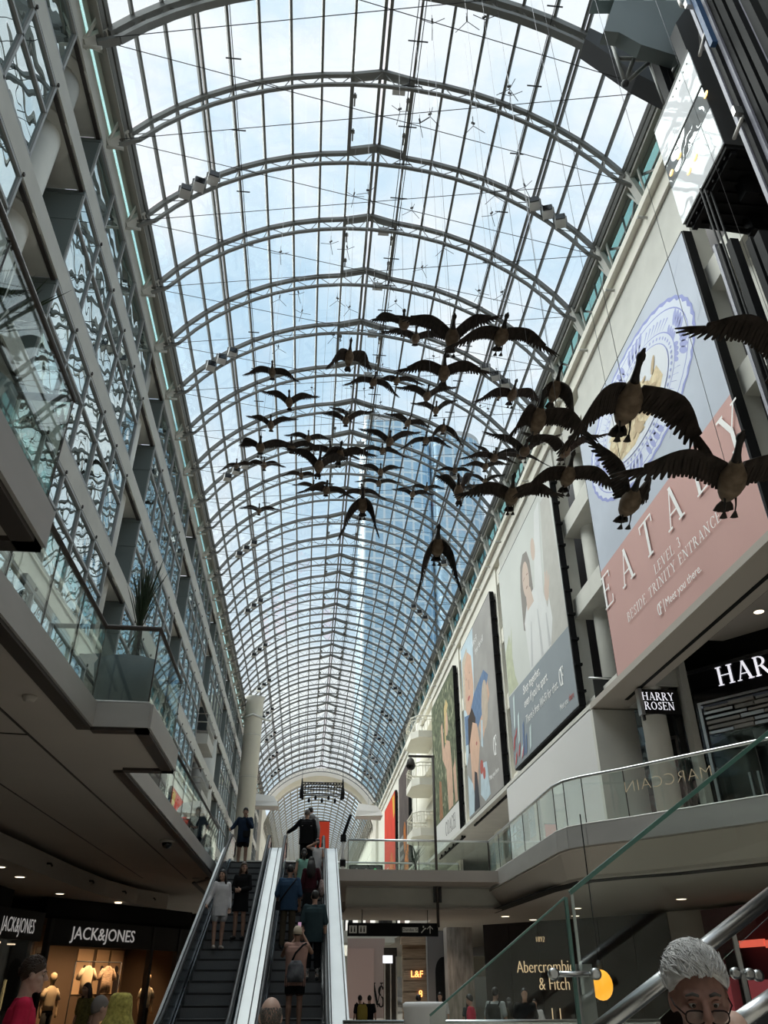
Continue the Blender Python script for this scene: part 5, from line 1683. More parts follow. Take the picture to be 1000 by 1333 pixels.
M_PIC = mat('pale_pictogram', (.30, .29, .26), .6, emit=(.5, .48, .4), estr=.10)
for x in (-1.28, -.98):
    MB().box(x - .12, x + .12, -.066, -.06, .08, .29).build('pictogram_tile', M_PIC, o)
    MB().box(x - .07, x - .03, -.07, -.066, .11, .22).box(x + .03, x + .07, -.07, -.066, .11, .22).ball((x - .05, -.068, .245), .02, .004, .02, 8, 6).ball((x + .05, -.068, .245), .02, .004, .02, 8, 6).build('pictogram', M_BLACK, o)
MB().box(.28, .78, -.066, -.06, .11, .25).build('label_plate', M_PIC, o)
me = text_mesh('lettering', 'Dundas St', .12, M_BLACK, .002)
inst('lettering', me, o, (.53, -.069, .145), (math.pi / 2, 0, 0))
MB().bar((1.16, -.066, .08), (1.16, -.066, .29), .022, .008, (0, 1, 0)).bar((1.16, -.066, .29), (1.07, -.066, .20), .022, .008, (0, 1, 0)).bar((1.16, -.066, .29), (1.25, -.066, .20), .022, .008, (0, 1, 0)).build('arrow', M_PIC, o)
MB().bar((.88, -.066, .10), (1.0, -.066, .22), .03, .008, (0, 1, 0)).bar((1.0, -.066, .22), (1.04, -.066, .22), .03, .008, (0, 1, 0)).box(.93, .97, -.07, -.062, .24, .29).build('escalator_pictogram', M_PIC, o)
o = thing('exit_box', 'black box with a small green lit symbol on the bridge floor by the escalator', 'box', (1.9, 27.45, 3.0))
MB().box(-.55, .55, -.08, .08, 0, .30).build('case', M_BLACK, o)
MB().box(-.50, .50, -.085, -.08, .04, .26).build('face', M_DKGREY, o)
MB().ball((.30, -.086, .15), .05, .006, .05, 10, 6).build('green_symbol', mat('green_lamp', (.1, .6, .2), .5, emit=(.1, .7, .25), estr=.6), o)
for x in (-.3, .0): MB().ball((x, -.086, .15), .035, .006, .05, 8, 6).build('dim_symbol', M_FASCIA, o)
o = thing('gate_post', 'slim dark barrier post at the head of the right escalator', 'post', (1.12, 26.9, 3.0))
MB().tube([(0, 0, 0), (0, 0, 1.1)], .05, 8).build('post', M_DRYW, o)
for z in (.18, .92): MB().box(-.09, .09, -.09, .09, z, z + .2).build('clamp', M_BLACK, o)
MB().tube([(0, 0, 1.1), (.22, 0, 1.75)], .05, 8).build('lamp_arm', M_BLACK, o)
o = thing('red_banner_stand', 'red banner with a white numeral behind the escalator crowd', 'banner', (.62, 40, 3.0))
MB().box(-.30, .36, -.02, .02, .2, 3.72).build('cloth', mat('orange_red_cloth', (.80, .07, .03), .7, emit=(.8, .06, .02), estr=.12), o)
inst('numeral', text_mesh('numeral', '7', 1.2, M_DRYW, .002, .02), o, (.0, -.03, 1.6), (math.pi / 2, 0, 0))
MB().tube([(-.34, 0, 3.74), (.4, 0, 3.74)], .03, 6).tube([(-.34, 0, 0), (-.34, 0, 3.74)], .03, 6).build('frame', M_DKGREY, o)
o = thing('hanging_truss', 'black lighting truss hung in front of the far arch', 'lighting rig', (1.05, 75, 15.5))
mb = MB()
for z in (-.55, .0, .45):
    for y in (-.4, .4):
        mb.tube([(-1.85, y, z), (1.85, y, z)], .05, 6)
for i in range(15):
    x = -1.85 + i * 3.7 / 14
    mb.tube([(x, -.4, -.55), (x, -.4, .45)], .03, 5)
    if i < 14: mb.tube([(x, -.4, -.0), (x + .26, -.4, .45)], .03, 5)
mb.build('frame', M_BLACK, o)
for i in range(7):
    x = -1.8 + i * .6
    MB().lathe([(.10, -.42), (.13, -.2), (.06, 0)], 10, (x, 0, -.58 - (.25 if i % 2 else 0))).build('spotlight_head', M_BLACK, o)
for x in (-1.9, 1.9):
    MB().lathe([(.16, -.9), (.2, -.3), (.12, .1), (.05, .9)], 10, (x, 0, .0)).build('end_motor', M_BLACK, o)
    MB().tube([(x, 0, .9), (x, 0, 8.6)], .015, 5).build('chain', M_BLACK, o)
M_SHEET = mat('white_sheet', (.74, .71, .68), .9)
for (x, y, z, w, lab) in ((-4.1, 74, 13.5, 1.25, 'white draped sheet canopy on the left before the far arch'), (5.3, 74, 12.8, 1.2, 'white draped sheet on the right before the far arch')):
    o = thing('sheet_canopy', lab, 'canopy', (x, y, z))
    mb = MB()
    mb.loft([[(-w, -1, 0), (w, -1, .05), (w, 1, .0), (-w, 1, .05)], [(-w * .96, -.9, .5), (w * .9, -.8, .45), (w * .9, .8, .5), (-w * .96, .9, .5)], [(-w * .8, -.6, 1.15), (w * .62, -.6, .95), (w * .62, .6, .95), (-w * .8, .6, 1.15)]], smooth=False)
    mb.build('sheet', M_SHEET, o)
    MB().tube([(-w, -1, 0), (w, -1, .05)], .04, 6).build('hem_bar', M_CONC, o)
    MB().tube([(0, 0, 1.0), (0, 0, 8.9 if x < 0 else 10.4)], .02, 5).build('hanging_line', M_CONC, o)

# ================================================================ GLASS-SIDED STAIR AT LOWER RIGHT
stair = thing('glass_stair', 'stair with glass balustrade, steel fin and tube handrail rising to the right', 'stair')
def sxz(u, v, Y): p = atY(u, v, Y); return p
G0, G1, G2 = atY(560, 1322, 6.0), atY(736, 1168, 6.0), atY(1010, 946, 6.0)
def glass_para(nm, a, b, drop, Y, m, t=.02):
    V = [(a.x, Y, a.z - drop), (b.x, Y, b.z - drop), (b.x, Y, b.z), (a.x, Y, a.z)]
    V2 = [(x, y + t, z) for x, y, z in V]
    return MB().add(V + V2, [(0, 1, 2, 3), (7, 6, 5, 4), (0, 4, 5, 1), (1, 5, 6, 2), (2, 6, 7, 3), (3, 7, 4, 0)]).build(nm, m, stair)
M_STAIRGL = glass_mat('stair_glass', (.90, .93, .92), refl=.03)
glass_para('glass_pane', G0, G1, 1.1, 6.0, M_STAIRGL)
G1b = Vector((G1.x + .04, 6.0, G1.z + .03))
glass_para('glass_pane', G1b, G2, 1.1, 6.0, M_STAIRGL)
MB().bar((G0.x, 6.01, G0.z), (G1.x, 6.01, G1.z), .022, .012).build('glass_edge', M_GREENEDGE, stair)
MB().bar((G1b.x, 6.01, G1b.z), (G2.x, 6.01, G2.z), .03, .03).build('glass_edge', M_GREENEDGE, stair)
MB().bar((G1.x + .005, 6.01, G1.z - 1.1), (G1.x + .005, 6.01, G1.z), .03, .02, (1, 0, 0)).build('glass_edge', M_GREENEDGE, stair)
MB().bar((G1b.x + .02, 6.03, G1b.z - .62), (G1b.x + .02, 6.03, G1b.z), .015, .02, (1, 0, 0)).build('glass_edge', M_CHROME, stair)
p = atY(757, 1255, 6.1)
MB().box(p.x - .05, p.x + .06, 6.06, 6.16, -1.6, p.z).build('steel_fin', M_FASCIA, stair)
pc = atY(750, 1268, 5.98)
for dx in (-.17, .12):
    MB().lathe([(.024, -.024), (.036, -.02), (.036, .02), (.024, .024)], 16).build('disc_fixing', M_CHROME, stair, (pc.x + dx, 5.93, pc.z)).rotation_euler = (math.pi / 2, 0, 0)
MB().tube([(pc.x - .17, 5.95, pc.z), (pc.x + .12, 5.95, pc.z)], .018, 8).build('fixing_rod', M_CHROME, stair)
a, b = atY(740, 1372, 5.0), atY(1030, 1145, 5.0)
MB().tube([tuple(a), tuple(b)], .045, 12).build('tube_handrail', M_CHROME, stair)
a, b = atY(930, 1352, 4.6), atY(1040, 1274, 4.6)
MB().tube([tuple(a), tuple(b)], .042, 12).build('tube_handrail', M_CHROME, stair)
p1 = atY(957, 1208, 5.6)
MB().bar((p1.x, 5.6, p1.z - .9), (p1.x - .02, 5.6, p1.z + .0), .014, .03, (1, 0, 0)).build('glass_edge', M_CHROME, stair)
for i, (u, v) in enumerate(((956, 1267), (974, 1268), (985, 1270))):
    q = atY(u, v, 5.6)
    MB().lathe([(.02, -.02), (.035, -.015), (.035, .015), (.02, .02)], 14).build('disc_fixing', M_CHROME, stair, (q.x, 5.58, q.z)).rotation_euler = (math.pi / 2, 0, 0)
st = MB()
for i in range(14):
    x = 1.0 + i * .29
    z = -1.6 + (i + 1) * .185
    MB().box(x, x + .31, 4.7, 6.0, z - .185, z).build('tread', M_DKGREY, stair)
# steel rail across the lower hall and the white drum at the stair foot
o = thing('floor_rail', 'straight steel rail across the lower hall behind the white drum', 'railing')
MB().tube([(.6, 13.0, -.47), (5.2, 13.0, -.47)], .035, 10).build('top_rail', M_CHROME, o)
for i in range(5):
    x = .65 + i * 1.13
    MB().tube([(x, 13.0, -1.6), (x, 13.0, -.47)], .022, 8).build('post', M_CHROME, o)
    if i < 4: MB().box(x + .03, x + 1.10, 12.99, 13.005, -1.5, -.55).build('glass_pane', M_GUARDGL, o)
o = thing('white_drum', 'white round drum-shaped pedestal at the stair foot', 'pedestal', (1.22, 9.0, -1.6))
MB().lathe([(.20, 0), (.205, 1.36), (.215, 1.40), (.215, 1.43), (.19, 1.445)], 32).build('body', M_DRYW, o)
MB().lathe([(.212, 1.20), (.212, 1.22)], 32).build('seam', M_CONC, o)

# ================================================================ GLASS TOWER OUTSIDE, SEEN THROUGH THE VAULT
def tower_mat():
    m = bpy.data.materials.new('tower_curtain_wall'); m.use_nodes = True
    n = m.node_tree.nodes; l = m.node_tree.links
    b = n['Principled BSDF']; b.inputs['Roughness'].default_value = .3
    tc = n.new('ShaderNodeTexCoord'); sp_ = n.new('ShaderNodeSeparateXYZ'); cb = n.new('ShaderNodeCombineXYZ')
    ad = n.new('ShaderNodeMath'); ad.operation = 'ADD'
    l.new(tc.outputs['Object'], sp_.inputs[0]); l.new(sp_.outputs['X'], ad.inputs[0]); l.new(sp_.outputs['Y'], ad.inputs[1])
    l.new(ad.outputs[0], cb.inputs[0]); l.new(sp_.outputs['Z'], cb.inputs[1])
    br_ = n.new('ShaderNodeTexBrick')
    br_.offset = 0; br_.inputs['Scale'].default_value = 1.0
    br_.inputs['Brick Width'].default_value = 2.4; br_.inputs['Row Height'].default_value = 3.6
    br_.inputs['Mortar Size'].default_value = .28
    br_.inputs['Color1'].default_value = (.36, .58, .76, 1); br_.inputs['Color2'].default_value = (.48, .68, .82, 1)
    br_.inputs['Mortar'].default_value = (.78, .86, .90, 1)
    l.new(cb.outputs[0], br_.inputs['Vector'])
    l.new(br_.outputs['Color'], b.inputs['Base Color'])
    return m
tw = thing('glass_tower', 'blue glass office tower with white grid, seen through the roof', 'tower', (0, 160, 0))
M_TOWER = tower_mat()
def tower_block(nm, x0, x1, y0, y1, z1, rr):
    pts = []
    for (cx, cy, a0) in ((x1 - rr, y0 + rr, -90), (x1 - rr, y1 - rr, 0), (x0 + 1, y1 - 1, 90), (x0 + 1, y0 + 1, 180)):
        r_ = rr if cx > (x0 + x1) / 2 else 1
        for k in range(7):
            a = R(a0 + 15 * k)
            pts.append((cx + r_ * math.cos(a), cy + r_ * math.sin(a)))
    MB().prism(pts, 0, z1, 'z').build(nm, M_TOWER, tw)
    MB().prism([(p[0] * .999, p[1]) for p in pts], z1, z1 + 1.4, 'z').build('parapet', M_DRYW, tw)
tower_block('west_block', 9.5, 27, 2, 24, 128, 3)
tower_block('east_block', 27.3, 40.5, -1, 24, 122, 6)
MB().lathe([(.8, 0), (.5, 5), (.1, 9)], 8, (29, 10, 122)).build('mast', M_DRYW, tw)

# ================================================================ FLOCK OF HANGING GOOSE SCULPTURES
M_GOOSEB = mat('brown_goose_body', (.16, .115, .08), .75, spec=.2, noise=.35, nscale=9)
M_GOOSEN = mat('black_goose_neck', (.022, .018, .016), .6, spec=.2)
M_GOOSEW = mat('dark_goose_wing', (.030, .023, .019), .75, spec=.15, noise=.5, nscale=14, stretch=(1, .3, 1))
SPAN, GLEN = 1.7, 1.02
def goose_meshes():
    def ring(y, rx, rz, z=0.0, n=12):
        return [(rx * math.cos(2 * math.pi * k / n), -y, z + rz * math.sin(2 * math.pi * k / n)) for k in range(n)]
    body = MB().loft([ring(-.27, .03, .025, .01), ring(-.22, .065, .05), ring(-.12, .105, .09, -.012), ring(.0, .128, .112, -.02), ring(.10, .122, .108, -.018), ring(.19, .085, .08, -.004), ring(.26, .05, .05, .012), ring(.29, .04, .042, .016)])
    neck = MB().loft([ring(.27, .047, .047, .013), ring(.34, .034, .036, .03), ring(.42, .029, .031, .042), ring(.475, .032, .034, .047), ring(.51, .043, .043, .05), ring(.545, .040, .040, .05), ring(.572, .024, .022, .044), ring(.60, .020, .013, .038), ring(.628, .012, .007, .034)])
    tail = MB()
    for k in range(9):
        a = (k - 4) * .105
        d = Vector((math.sin(a), math.cos(a), 0)); s = Vector((d.y, -d.x, 0)) * .026
        b = Vector((0, .21, .0)); m_ = b + d * .13; t = b + d * (.205 + .012 * math.cos(a * 3))
        z = .004 * (k % 2)
        V = [b - s * .4, b + s * .4, m_ + s, t + s * .5, t - s * .5, m_ - s]
        tail.add([(p.x, p.y, p.z + z + .006) for p in V] + [(p.x, p.y, p.z + z - .006) for p in V], [(0, 1, 2, 3, 4, 5), (11, 10, 9, 8, 7, 6)] + [(i, (i + 1) % 6 + 0, (i + 1) % 6 + 6, i + 6) for i in range(6)])
    def wing(side):
        w = SPAN / 2 - .07
        mb = MB()
        bul = lambda t: .045 * math.sin(math.pi * min(1, t)) * w
        lead = lambda t: .115 + .10 * math.sin(math.pi * min(1, t * 1.15)) * (1 if t < .45 else 1) - .16 * max(0, t - .45) ** 1.3 * 2.0
        rings = []
        for j in range(11):
            t = j / 10 * .93
            l = lead(t); c = .15 + .05 * math.sin(math.pi * t) - .09 * t
            x = side * t * w; z = bul(t)
            th = .028 * (1 - t * .8)
            rings.append([(x, -l, z), (x, -l + .03, z + th), (x, -l + c * .6, z + th * .7), (x, -l + c, z), (x, -l + c * .6, z - th * .35), (x, -l + .03, z - th * .5)])
        mb.loft(rings)
        nf = 21
        for k in range(nf):                               # flight feathers, secondaries then fingered primaries
            t = .04 + .93 * k / (nf - 1)
            tt = min(t, .93)
            l = lead(tt)
            x = side * tt * w; z = bul(tt)
            prim = max(0, (t - .58) / .42)
            ln = .27 - .03 * t + .02 * (k % 2) * .4 + prim * .03
            ang = prim ** 1.2 * R(72)
            d = Vector((side * math.sin(ang), math.cos(ang), 0))
            s = Vector((d.y, -d.x, 0)) * (.034 if prim < .4 else .021)
            b = Vector((x, -l + .06, z - .004 * (k % 2)))
            m_ = b + d * ln * .62; e = b + d * ln * (1.08 if prim < .3 else 1.0 + .18 * prim)
            e.z -= .03 * (1 - prim)
            V = [b - s * .8, b + s * .8, m_ + s, e + s * .35, e - s * .35, m_ - s]
            mb.add([(p.x, p.y, p.z + .004) for p in V] + [(p.x, p.y, p.z - .004) for p in V], [(0, 1, 2, 3, 4, 5), (11, 10, 9, 8, 7, 6)] + [(i, (i + 1) % 6, (i + 1) % 6 + 6, i + 6) for i in range(6)])
        return mb.mesh('wing', M_GOOSEW)
    foot = MB().tube([(0, 0, 0), (.0, .06, -.05), (0, .13, -.07)], [.012, .008, .007], 6)
    foot.add([(-.01, .12, -.07), (.01, .12, -.07), (.04, .20, -.085), (.012, .205, -.09), (-.012, .205, -.09), (-.04, .20, -.085), (0, .17, -.06)], [(0, 1, 6), (1, 2, 6), (2, 3, 6), (3, 4, 6), (4, 5, 6), (5, 0, 6), (0, 5, 4, 3, 2, 1)])
    return body.mesh('body', M_GOOSEB), neck.mesh('neck', M_GOOSEN), tail.mesh('tail', M_GOOSEW), wing(-1), wing(1), foot.mesh('foot', M_GOOSEN)
GM = goose_meshes()
# x, y, z, heading, climb, left wing lift and sweep, right wing lift and sweep (degrees), size
GEESE = [
 (1.61, 12.7, 12.85, -6, -18, 24, 28, -17, 4, 1.0, 'smaller dark goose just left of the big top goose, overlapping its wing'),
 (2.09, 9.83, 9.67, -5, -6, 23, -9, 30, -2, 1.0, 'big dark goose with raised wings at the top of the flock'),
 (2.44, 16.59, 16.22, -4, -12, 11, -3, 4, 5, 1.0, 'dark goose with flat wings right under the big top goose'),
 (2.92, 9.65, 9.6, -2, -8, -19, -2, -18, 1, 1.0, 'dark goose at upper right of the flock, its right wing drooping over the rib'),
 (2.42, 12.44, 11.19, -5, 0, 5, 0, 3, 1, 1.0, 'large level-winged dark goose below the big top goose'),
 (0.48, 15.91, 14.66, 3, 16, -56, -10, 26, 32, 1.0, 'dark goose with drooping wings left of the roof ridge, long neck up'),
 (-2.08, 21.16, 18.58, 2, -1, -8, 5, -13, 7, 1.0, 'small dark goose at the upper left edge of the flock, flat wings'),
 (1.46, 20.1, 17.49, 5, -8, -11, 6, -24, 7, 1.0, 'dark goose right of the ridge, its right wing slanting down'),
 (2.41, 21.43, 18.81, -3, -16, -21, -25, -9, 1, 1.0, 'small dark goose between the ridge goose and the large level-winged one'),
 (-1.35, 20.56, 16.77, 0, 1, 21, -7, 19, -3, 1.0, 'small dark goose with V wings, second from top at left'),
 (3.09, 18.88, 15.98, -1, -5, 16, -3, 21, -6, 1.0, 'dark goose with raised wings under the large level-winged goose'),
 (4.32, 24.28, 19.83, -5, -3, 19, -5, 31, -3, 1.0, 'small dark V-winged goose just under the raised-winged one, before the tower top'),
 (-2.18, 23.7, 18.18, 1, 0, 23, 0, 19, -6, 1.0, 'small dark V-winged goose at left, third down the left edge'),
 (0.6, 21.39, 16.78, -2, -8, 27, 13, 21, -9, 1.0, 'dark V-winged goose close to the ridge, in front of another goose'),
 (0.98, 27.79, 22.03, -4, -6, 26, -10, 18, 3, 1.0, 'dark goose half hidden behind the V-winged goose by the ridge'),
 (3.31, 25.5, 20.06, 10, -1, 17, -3, 0, 0, 1.0, 'tilted dark goose flying over the left edge of the blue tower'),
 (1.94, 19.42, 14.51, -2, -5, 24, -4, 20, -6, 1.0, 'dark goose with wings in a wide V before the blue tower'),
 (2.2, 24.93, 18.16, -5, -12, 3, 6, -17, 5, 1.0, 'small flat-winged dark goose just below the wide V goose at the tower'),
 (3.59, 22.65, 17.07, -3, -8, -21, 8, -15, 5, 1.0, 'small dark goose with drooping wings before the middle of the tower'),
 (4.2, 22.25, 17.35, -5, -5, -55, -8, -43, 13, 1.0, 'small dark goose with hunched wings near the round tower corner'),
 (-0.83, 27.23, 20.25, 0, -2, 6, -3, 3, 1, 1.0, 'small level-winged dark goose just above the dense dark cluster'),
 (-1.86, 17.69, 12.77, 4, -8, 28, 40, 10, -3, 1.0, 'dark goose with flat wings at the far left middle of the flock'),
 (-1.19, 21.14, 15.34, 0, -4, -7, 1, 5, 2, 1.0, 'dark goose with broad flat wings at the left of the dense cluster'),
 (-0.2, 17.17, 11.87, 4, 8, 29, -8, 35, 7, 1.0, 'largest dark goose of the dense middle cluster, tail hanging lowest'),
 (0.12, 20.42, 14.71, -4, -2, -1, -2, -27, -17, 1.0, 'dark goose in the dense middle cluster, left of two heads showing'),
 (0.35, 17.55, 12.53, 4, 3, -51, -35, 4, -5, 1.0, 'dark goose in the dense middle cluster, its right wing reaching furthest right'),
 (-3.04, 31.57, 21.72, 2, 6, 6, 6, 2, 1, 1.0, 'small flat-winged dark goose under the far left goose'),
 (-4.21, 30.34, 20.77, 6, 0, -33, -3, 9, -3, 0.9, 'tiny dark goose at the far left, beside the lit rib lamps'),
 (-1.29, 33.69, 22.68, 0, 1, -3, 2, -2, 2, 0.98, 'small dark goose directly under the dense middle cluster'),
 (2.36, 27.7, 19.01, -3, 2, 22, -4, 16, -3, 1.0, 'small dark V-winged goose before the lower left of the tower'),
 (2.36, 28.65, 19.08, -4, -9, 3, 0, 1, 0, 1.0, 'small flat dark goose immediately under the lower V-winged goose'),
 (-0.6, 32.57, 21.26, 2, -2, 2, 0, 14, -3, 1.0, 'small dark goose just above the bowed goose at lower middle'),
 (0.04, 22.22, 14.39, 2, -2, -20, -15, -13, 4, 1.0, 'dark goose with bowed wings at the lower middle of the flock'),
 (1.5, 26.22, 16.99, -7, -4, -13, 3, -24, -4, 1.0, 'dark goose half hidden behind the diving goose near the ridge'),
 (0.85, 14.64, 9.13, -3, 6, -62, 6, -73, -9, 1.0, 'diving dark goose with folded wings hanging down by the ridge'),
 (4.18, 30.9, 20.01, -3, 3, 21, 3, 0, -2, 1.0, 'small dark goose low before the tower, left of an overlapping pair'),
 (5.18, 32.97, 21.75, -3, -3, 5, 0, 0, -1, 0.98, 'small level dark goose low before the tower, right of an overlapping pair'),
 (-3.35, 34.42, 20.83, 4, 4, 5, 0, 11, -1, 1.0, 'tiny dark goose low at left, the lowest on the left side'),
 (2.03, 11.89, 6.61, -5, 8, -70, 18, -71, 2, 1.0, 'lone dark goose lowest of all, wings swept down beside the right rib'),
 (4.83, 15.54, 13.36, 0, 0, -9, 10, 6, 18, 1.0, 'dark goose with arched wings under the right rib floodlights'),
 (6.82, 23.65, 20.23, 0, -2, -3, 6, -3, 4, 0.66, 'tiny dark goose hidden behind the arched-winged goose on the right'),
 (4.34, 11.22, 9.81, 0, 12, -58, 4, -77, 2, 1.0, 'dark goose with drooping right wing, high against the right wall'),
 (3.23, 9.24, 7.45, -1, 14, -56, -19, -9, 11, 1.0, 'large brown-bodied goose with broad right wing before the wall recess'),
 (4.61, 14.35, 10.66, -7, -11, 29, -5, 27, 3, 1.0, 'dark goose with wings raised, left of the brown-bodied one'),
 (5.33, 13.72, 10.24, -3, -5, 13, -25, 20, -16, 1.0, 'dark goose with raised wings between the wall recess and brown-bodied goose'),
 (4.15, 10.71, 7.46, -4, 8, -25, 2, -12, 8, 1.0, 'large dark goose with bent left wing before the second banner top'),
 (3.47, 11.91, 7.77, -6, 9, 4, 0, 6, 4, 1.0, 'large level-winged dark goose just above the second banner'),
 (3.47, 16.66, 10.92, -9, 17, 57, 0, 67, 1, 1.0, 'dark goose with both wings thrown steeply up at the tower edge'),
 (6.21, 30.45, 21.21, -7, -2, 3, 0, -5, 3, 0.91, 'tiny flat dark goose just above the steep-winged goose'),
 (6.52, 25.67, 18.16, -6, -3, 4, 1, 7, 0, 1.0, 'small flat dark goose left of the crowded right cluster'),
 (5.06, 18.73, 13.61, -6, -10, -1, 2, 12, -2, 1.0, 'dark goose with long thin level wings in the crowded right cluster'),
 (6.87, 25.74, 18.64, -6, -6, 43, -9, -12, 3, 1.0, 'small dark goose mostly behind the thin level-winged one'),
 (7.35, 29.2, 19.81, -10, -5, 31, -2, 18, -6, 0.93, 'small dark goose with V wings under the crowded right cluster'),
 (6.99, 30.03, 20.06, -8, -6, -21, -13, -8, 0, 0.74, 'tiny dark goose behind the left wing of the level-winged goose over the banner'),
 (5.79, 18.42, 13.5, -30, -18, 7, -7, -40, -15, 1.0, "dark goose with its right wing slanting to the crowded cluster's edge"),
 (2.83, 5.51, 4.71, -4, 10, -46, -5, -25, 19, 1.0, 'very large dark goose crossing the pasta plate banner, feathers spread'),
 (3.82, 5.76, 4.05, -13, 11, 11, -3, 3, 13, 1.0, 'very large brown-bellied goose over the pink banner field, at the right edge'),
 (3.72, 7.72, 5.03, -4, 4, 62, -24, 47, 37, 1.0, "large dark goose with one wing lifted beside the banner's lower left"),
 (4.68, 5.59, 5.6, -13, 8, 24, -9, -3, 21, 1.0, 'huge dark wing of a goose entering at the right edge above the others'),
]
M_WIRE = mat('thin_steel_wire', (.25, .25, .27), .4, metal=.6)
sm_ = MB()
for k in range(3):
    a = 2 * math.pi * k / 3
    sm_.tube([(0, 0, 0), (.34 * math.cos(a), .34 * math.sin(a), -.12)], .009, 5)
sm_.tube([(0, 0, 0), (0, 0, .4)], .008, 5).box(-.05, .05, -.02, .02, .10, .15)
SPREAD = sm_.mesh('wire_spreader', M_DKGREY)
for (x, y, z, psi, pit, fl_, sl_, fr_, sr_, sc, lab) in GEESE:
    psi, pit = R(psi), R(pit)
    fwd = Vector((math.sin(psi) * math.cos(pit), -math.cos(psi) * math.cos(pit), math.sin(pit)))
    lat = Vector((math.cos(psi), math.sin(psi), 0))
    up = lat.cross(-fwd).normalized()
    if up.z < 0: up = -up
    M = Matrix((lat, -fwd, up)).transposed()
    t = thing('goose', lab, 'goose sculpture', (x, y, z), group='flock of hanging geese')
    t.rotation_mode = 'QUATERNION'
    t.rotation_quaternion = M.to_quaternion()
    t.scale = (sc, sc, sc)
    inst('body', GM[0], t); inst('neck', GM[1], t); inst('tail', GM[2], t)
    for side, f, s, me in ((-1, fl_, sl_, GM[3]), (1, fr_, sr_, GM[4])):
        f, s = R(f), R(s)
        # local axes: x lateral, y backwards, z up
        tip = Vector((side * math.cos(f) * math.cos(s), math.sin(s), math.sin(f) * math.cos(s)))
        ex = tip * side
        ey = Vector((0, 1, 0)); ey = (ey - ex * ey.dot(ex)).normalized()
        ez = ex.cross(ey)
        w = inst('wing', me, t, (side * .07, -.12, .03))
        w.rotation_mode = 'QUATERNION'
        w.rotation_quaternion = Matrix((ex, ey, ez)).transposed().to_quaternion()
    if math.sqrt(x * x + y * y + z * z) < 22:
        for side in (-1, 1):
            inst('foot', GM[5], t, (side * .05, .14, -.07))
    # hanging wire up to the vault
    dx = max(-1, min(1, (x - XC) / RV))
    zt_ = ZC + RV * math.sqrt(1 - dx * dx) - .02
    wv = MB().tube([(0, 0, 0), (0, 0, max(.2, (zt_ - z)) / sc)], .0035, 4)
    wo = wv.build('hanging_wire', M_WIRE, t)
    wo.rotation_mode = 'QUATERNION'
    wo.rotation_quaternion = t.rotation_quaternion.inverted()
    wo.location = (0, 0, .06)
    if zt_ - z > 1.8:
        sy = inst('wire_spreader', SPREAD, wo, (0, 0, max(.6, (zt_ - z) * .72) / sc), (0, 0, x * 3.7))

# ================================================================ PEOPLE
from mathutils import kdtree
M_SKIN = mat('skin', (.42, .25, .18), .6, noise=.08, nscale=20)
M_SKINP = mat('pale_skin', (.52, .34, .27), .55, noise=.08, nscale=20)
M_SKIND = mat('tanned_skin', (.26, .145, .10), .6)
M_HAIRD = mat('dark_hair', (.014, .010, .009), .5, bump=.5, bscale=120)
M_HAIRB = mat('brown_hair', (.05, .028, .018), .5, bump=.5, bscale=120)
M_HAIRG = mat('silver_hair', (.50, .49, .485), .6, noise=.25, nscale=30)
M_HAIRS = mat('short_grey_hair', (.16, .14, .125), .7, bump=.6, bscale=150)
def cloth(name, col, noise=.08, ns=8): return mat('cloth_' + name, col, .9, spec=.1, noise=noise, nscale=ns)
BASE = dict(pelvis=(0, 0, .93), neck=(0, -.01, 1.47), head=(0, .025, 1.615),
            sh_l=(-.185, -.005, 1.405), el_l=(-.25, -.03, 1.12), wr_l=(-.255, .05, .88),
            sh_r=(.185, -.005, 1.405), el_r=(.25, -.03, 1.12), wr_r=(.255, .05, .88),
            hip_l=(-.09, 0, .90), kn_l=(-.10, .02, .50), an_l=(-.105, -.02, .085),
            hip_r=(.09, 0, .90), kn_r=(.10, .02, .50), an_r=(.105, -.02, .085))

class Body:
    def __init__(self): self.mb = MB(); self.pts = []
    def _reg(self, o, g, extra=0.0):
        for p in self.mb.v[o:]: self.pts.append((p, g))
    def cap(self, a, b, r0, r1, g, n=12, flat=1.0):
        """tapered limb with round ends"""
        a, b = Vector(a), Vector(b)
        d = b - a; ln = max(d.length, 1e-4); d = d / ln
        pts, rs = [], []
        for k in range(4):
            t = math.pi / 2 * (k + .15) / 4
            pts.append(a - d * r0 * math.cos(t)); rs.append(r0 * math.sin(t))
        m = max(2, int(ln / .02))
        for k in range(m + 1):
            pts.append(a + d * ln * k / m); rs.append(r0 + (r1 - r0) * k / m)
        for k in reversed(range(4)):
            t = math.pi / 2 * (k + .15) / 4
            pts.append(b + d * r1 * math.cos(t)); rs.append(r1 * math.sin(t))
        o = len(self.mb.v)
        self.mb.tube(pts, rs, n)
        self._reg(o, g)
    def ball(self, c, rx, ry, rz, g, M=None):
        o = len(self.mb.v)
        self.mb.ball((0, 0, 0), rx, ry, rz, 18, 12)
        for i in range(o, len(self.mb.v)):
            p = Vector(self.mb.v[i])
            if M is not None: p = M @ p
            self.mb.v[i] = tuple(p + Vector(c))
        self._reg(o, g)
    def loft(self, rings, g):
        """rings: (cx, cy, z, rx, ry); interpolated densely"""
        out = []
        for i in range(len(rings) - 1):
            A, B = rings[i], rings[i + 1]
            m = max(1, int(abs(B[2] - A[2]) / .02))
            for k in range(m): out.append([A[j] + (B[j] - A[j]) * k / m for j in range(5)])
        out.append(rings[-1])
        o = len(self.mb.v)
        self.mb.loft([ell(r[0], r[1], r[2], r[3], r[4], 22) for r in out])
        self._reg(o, g)

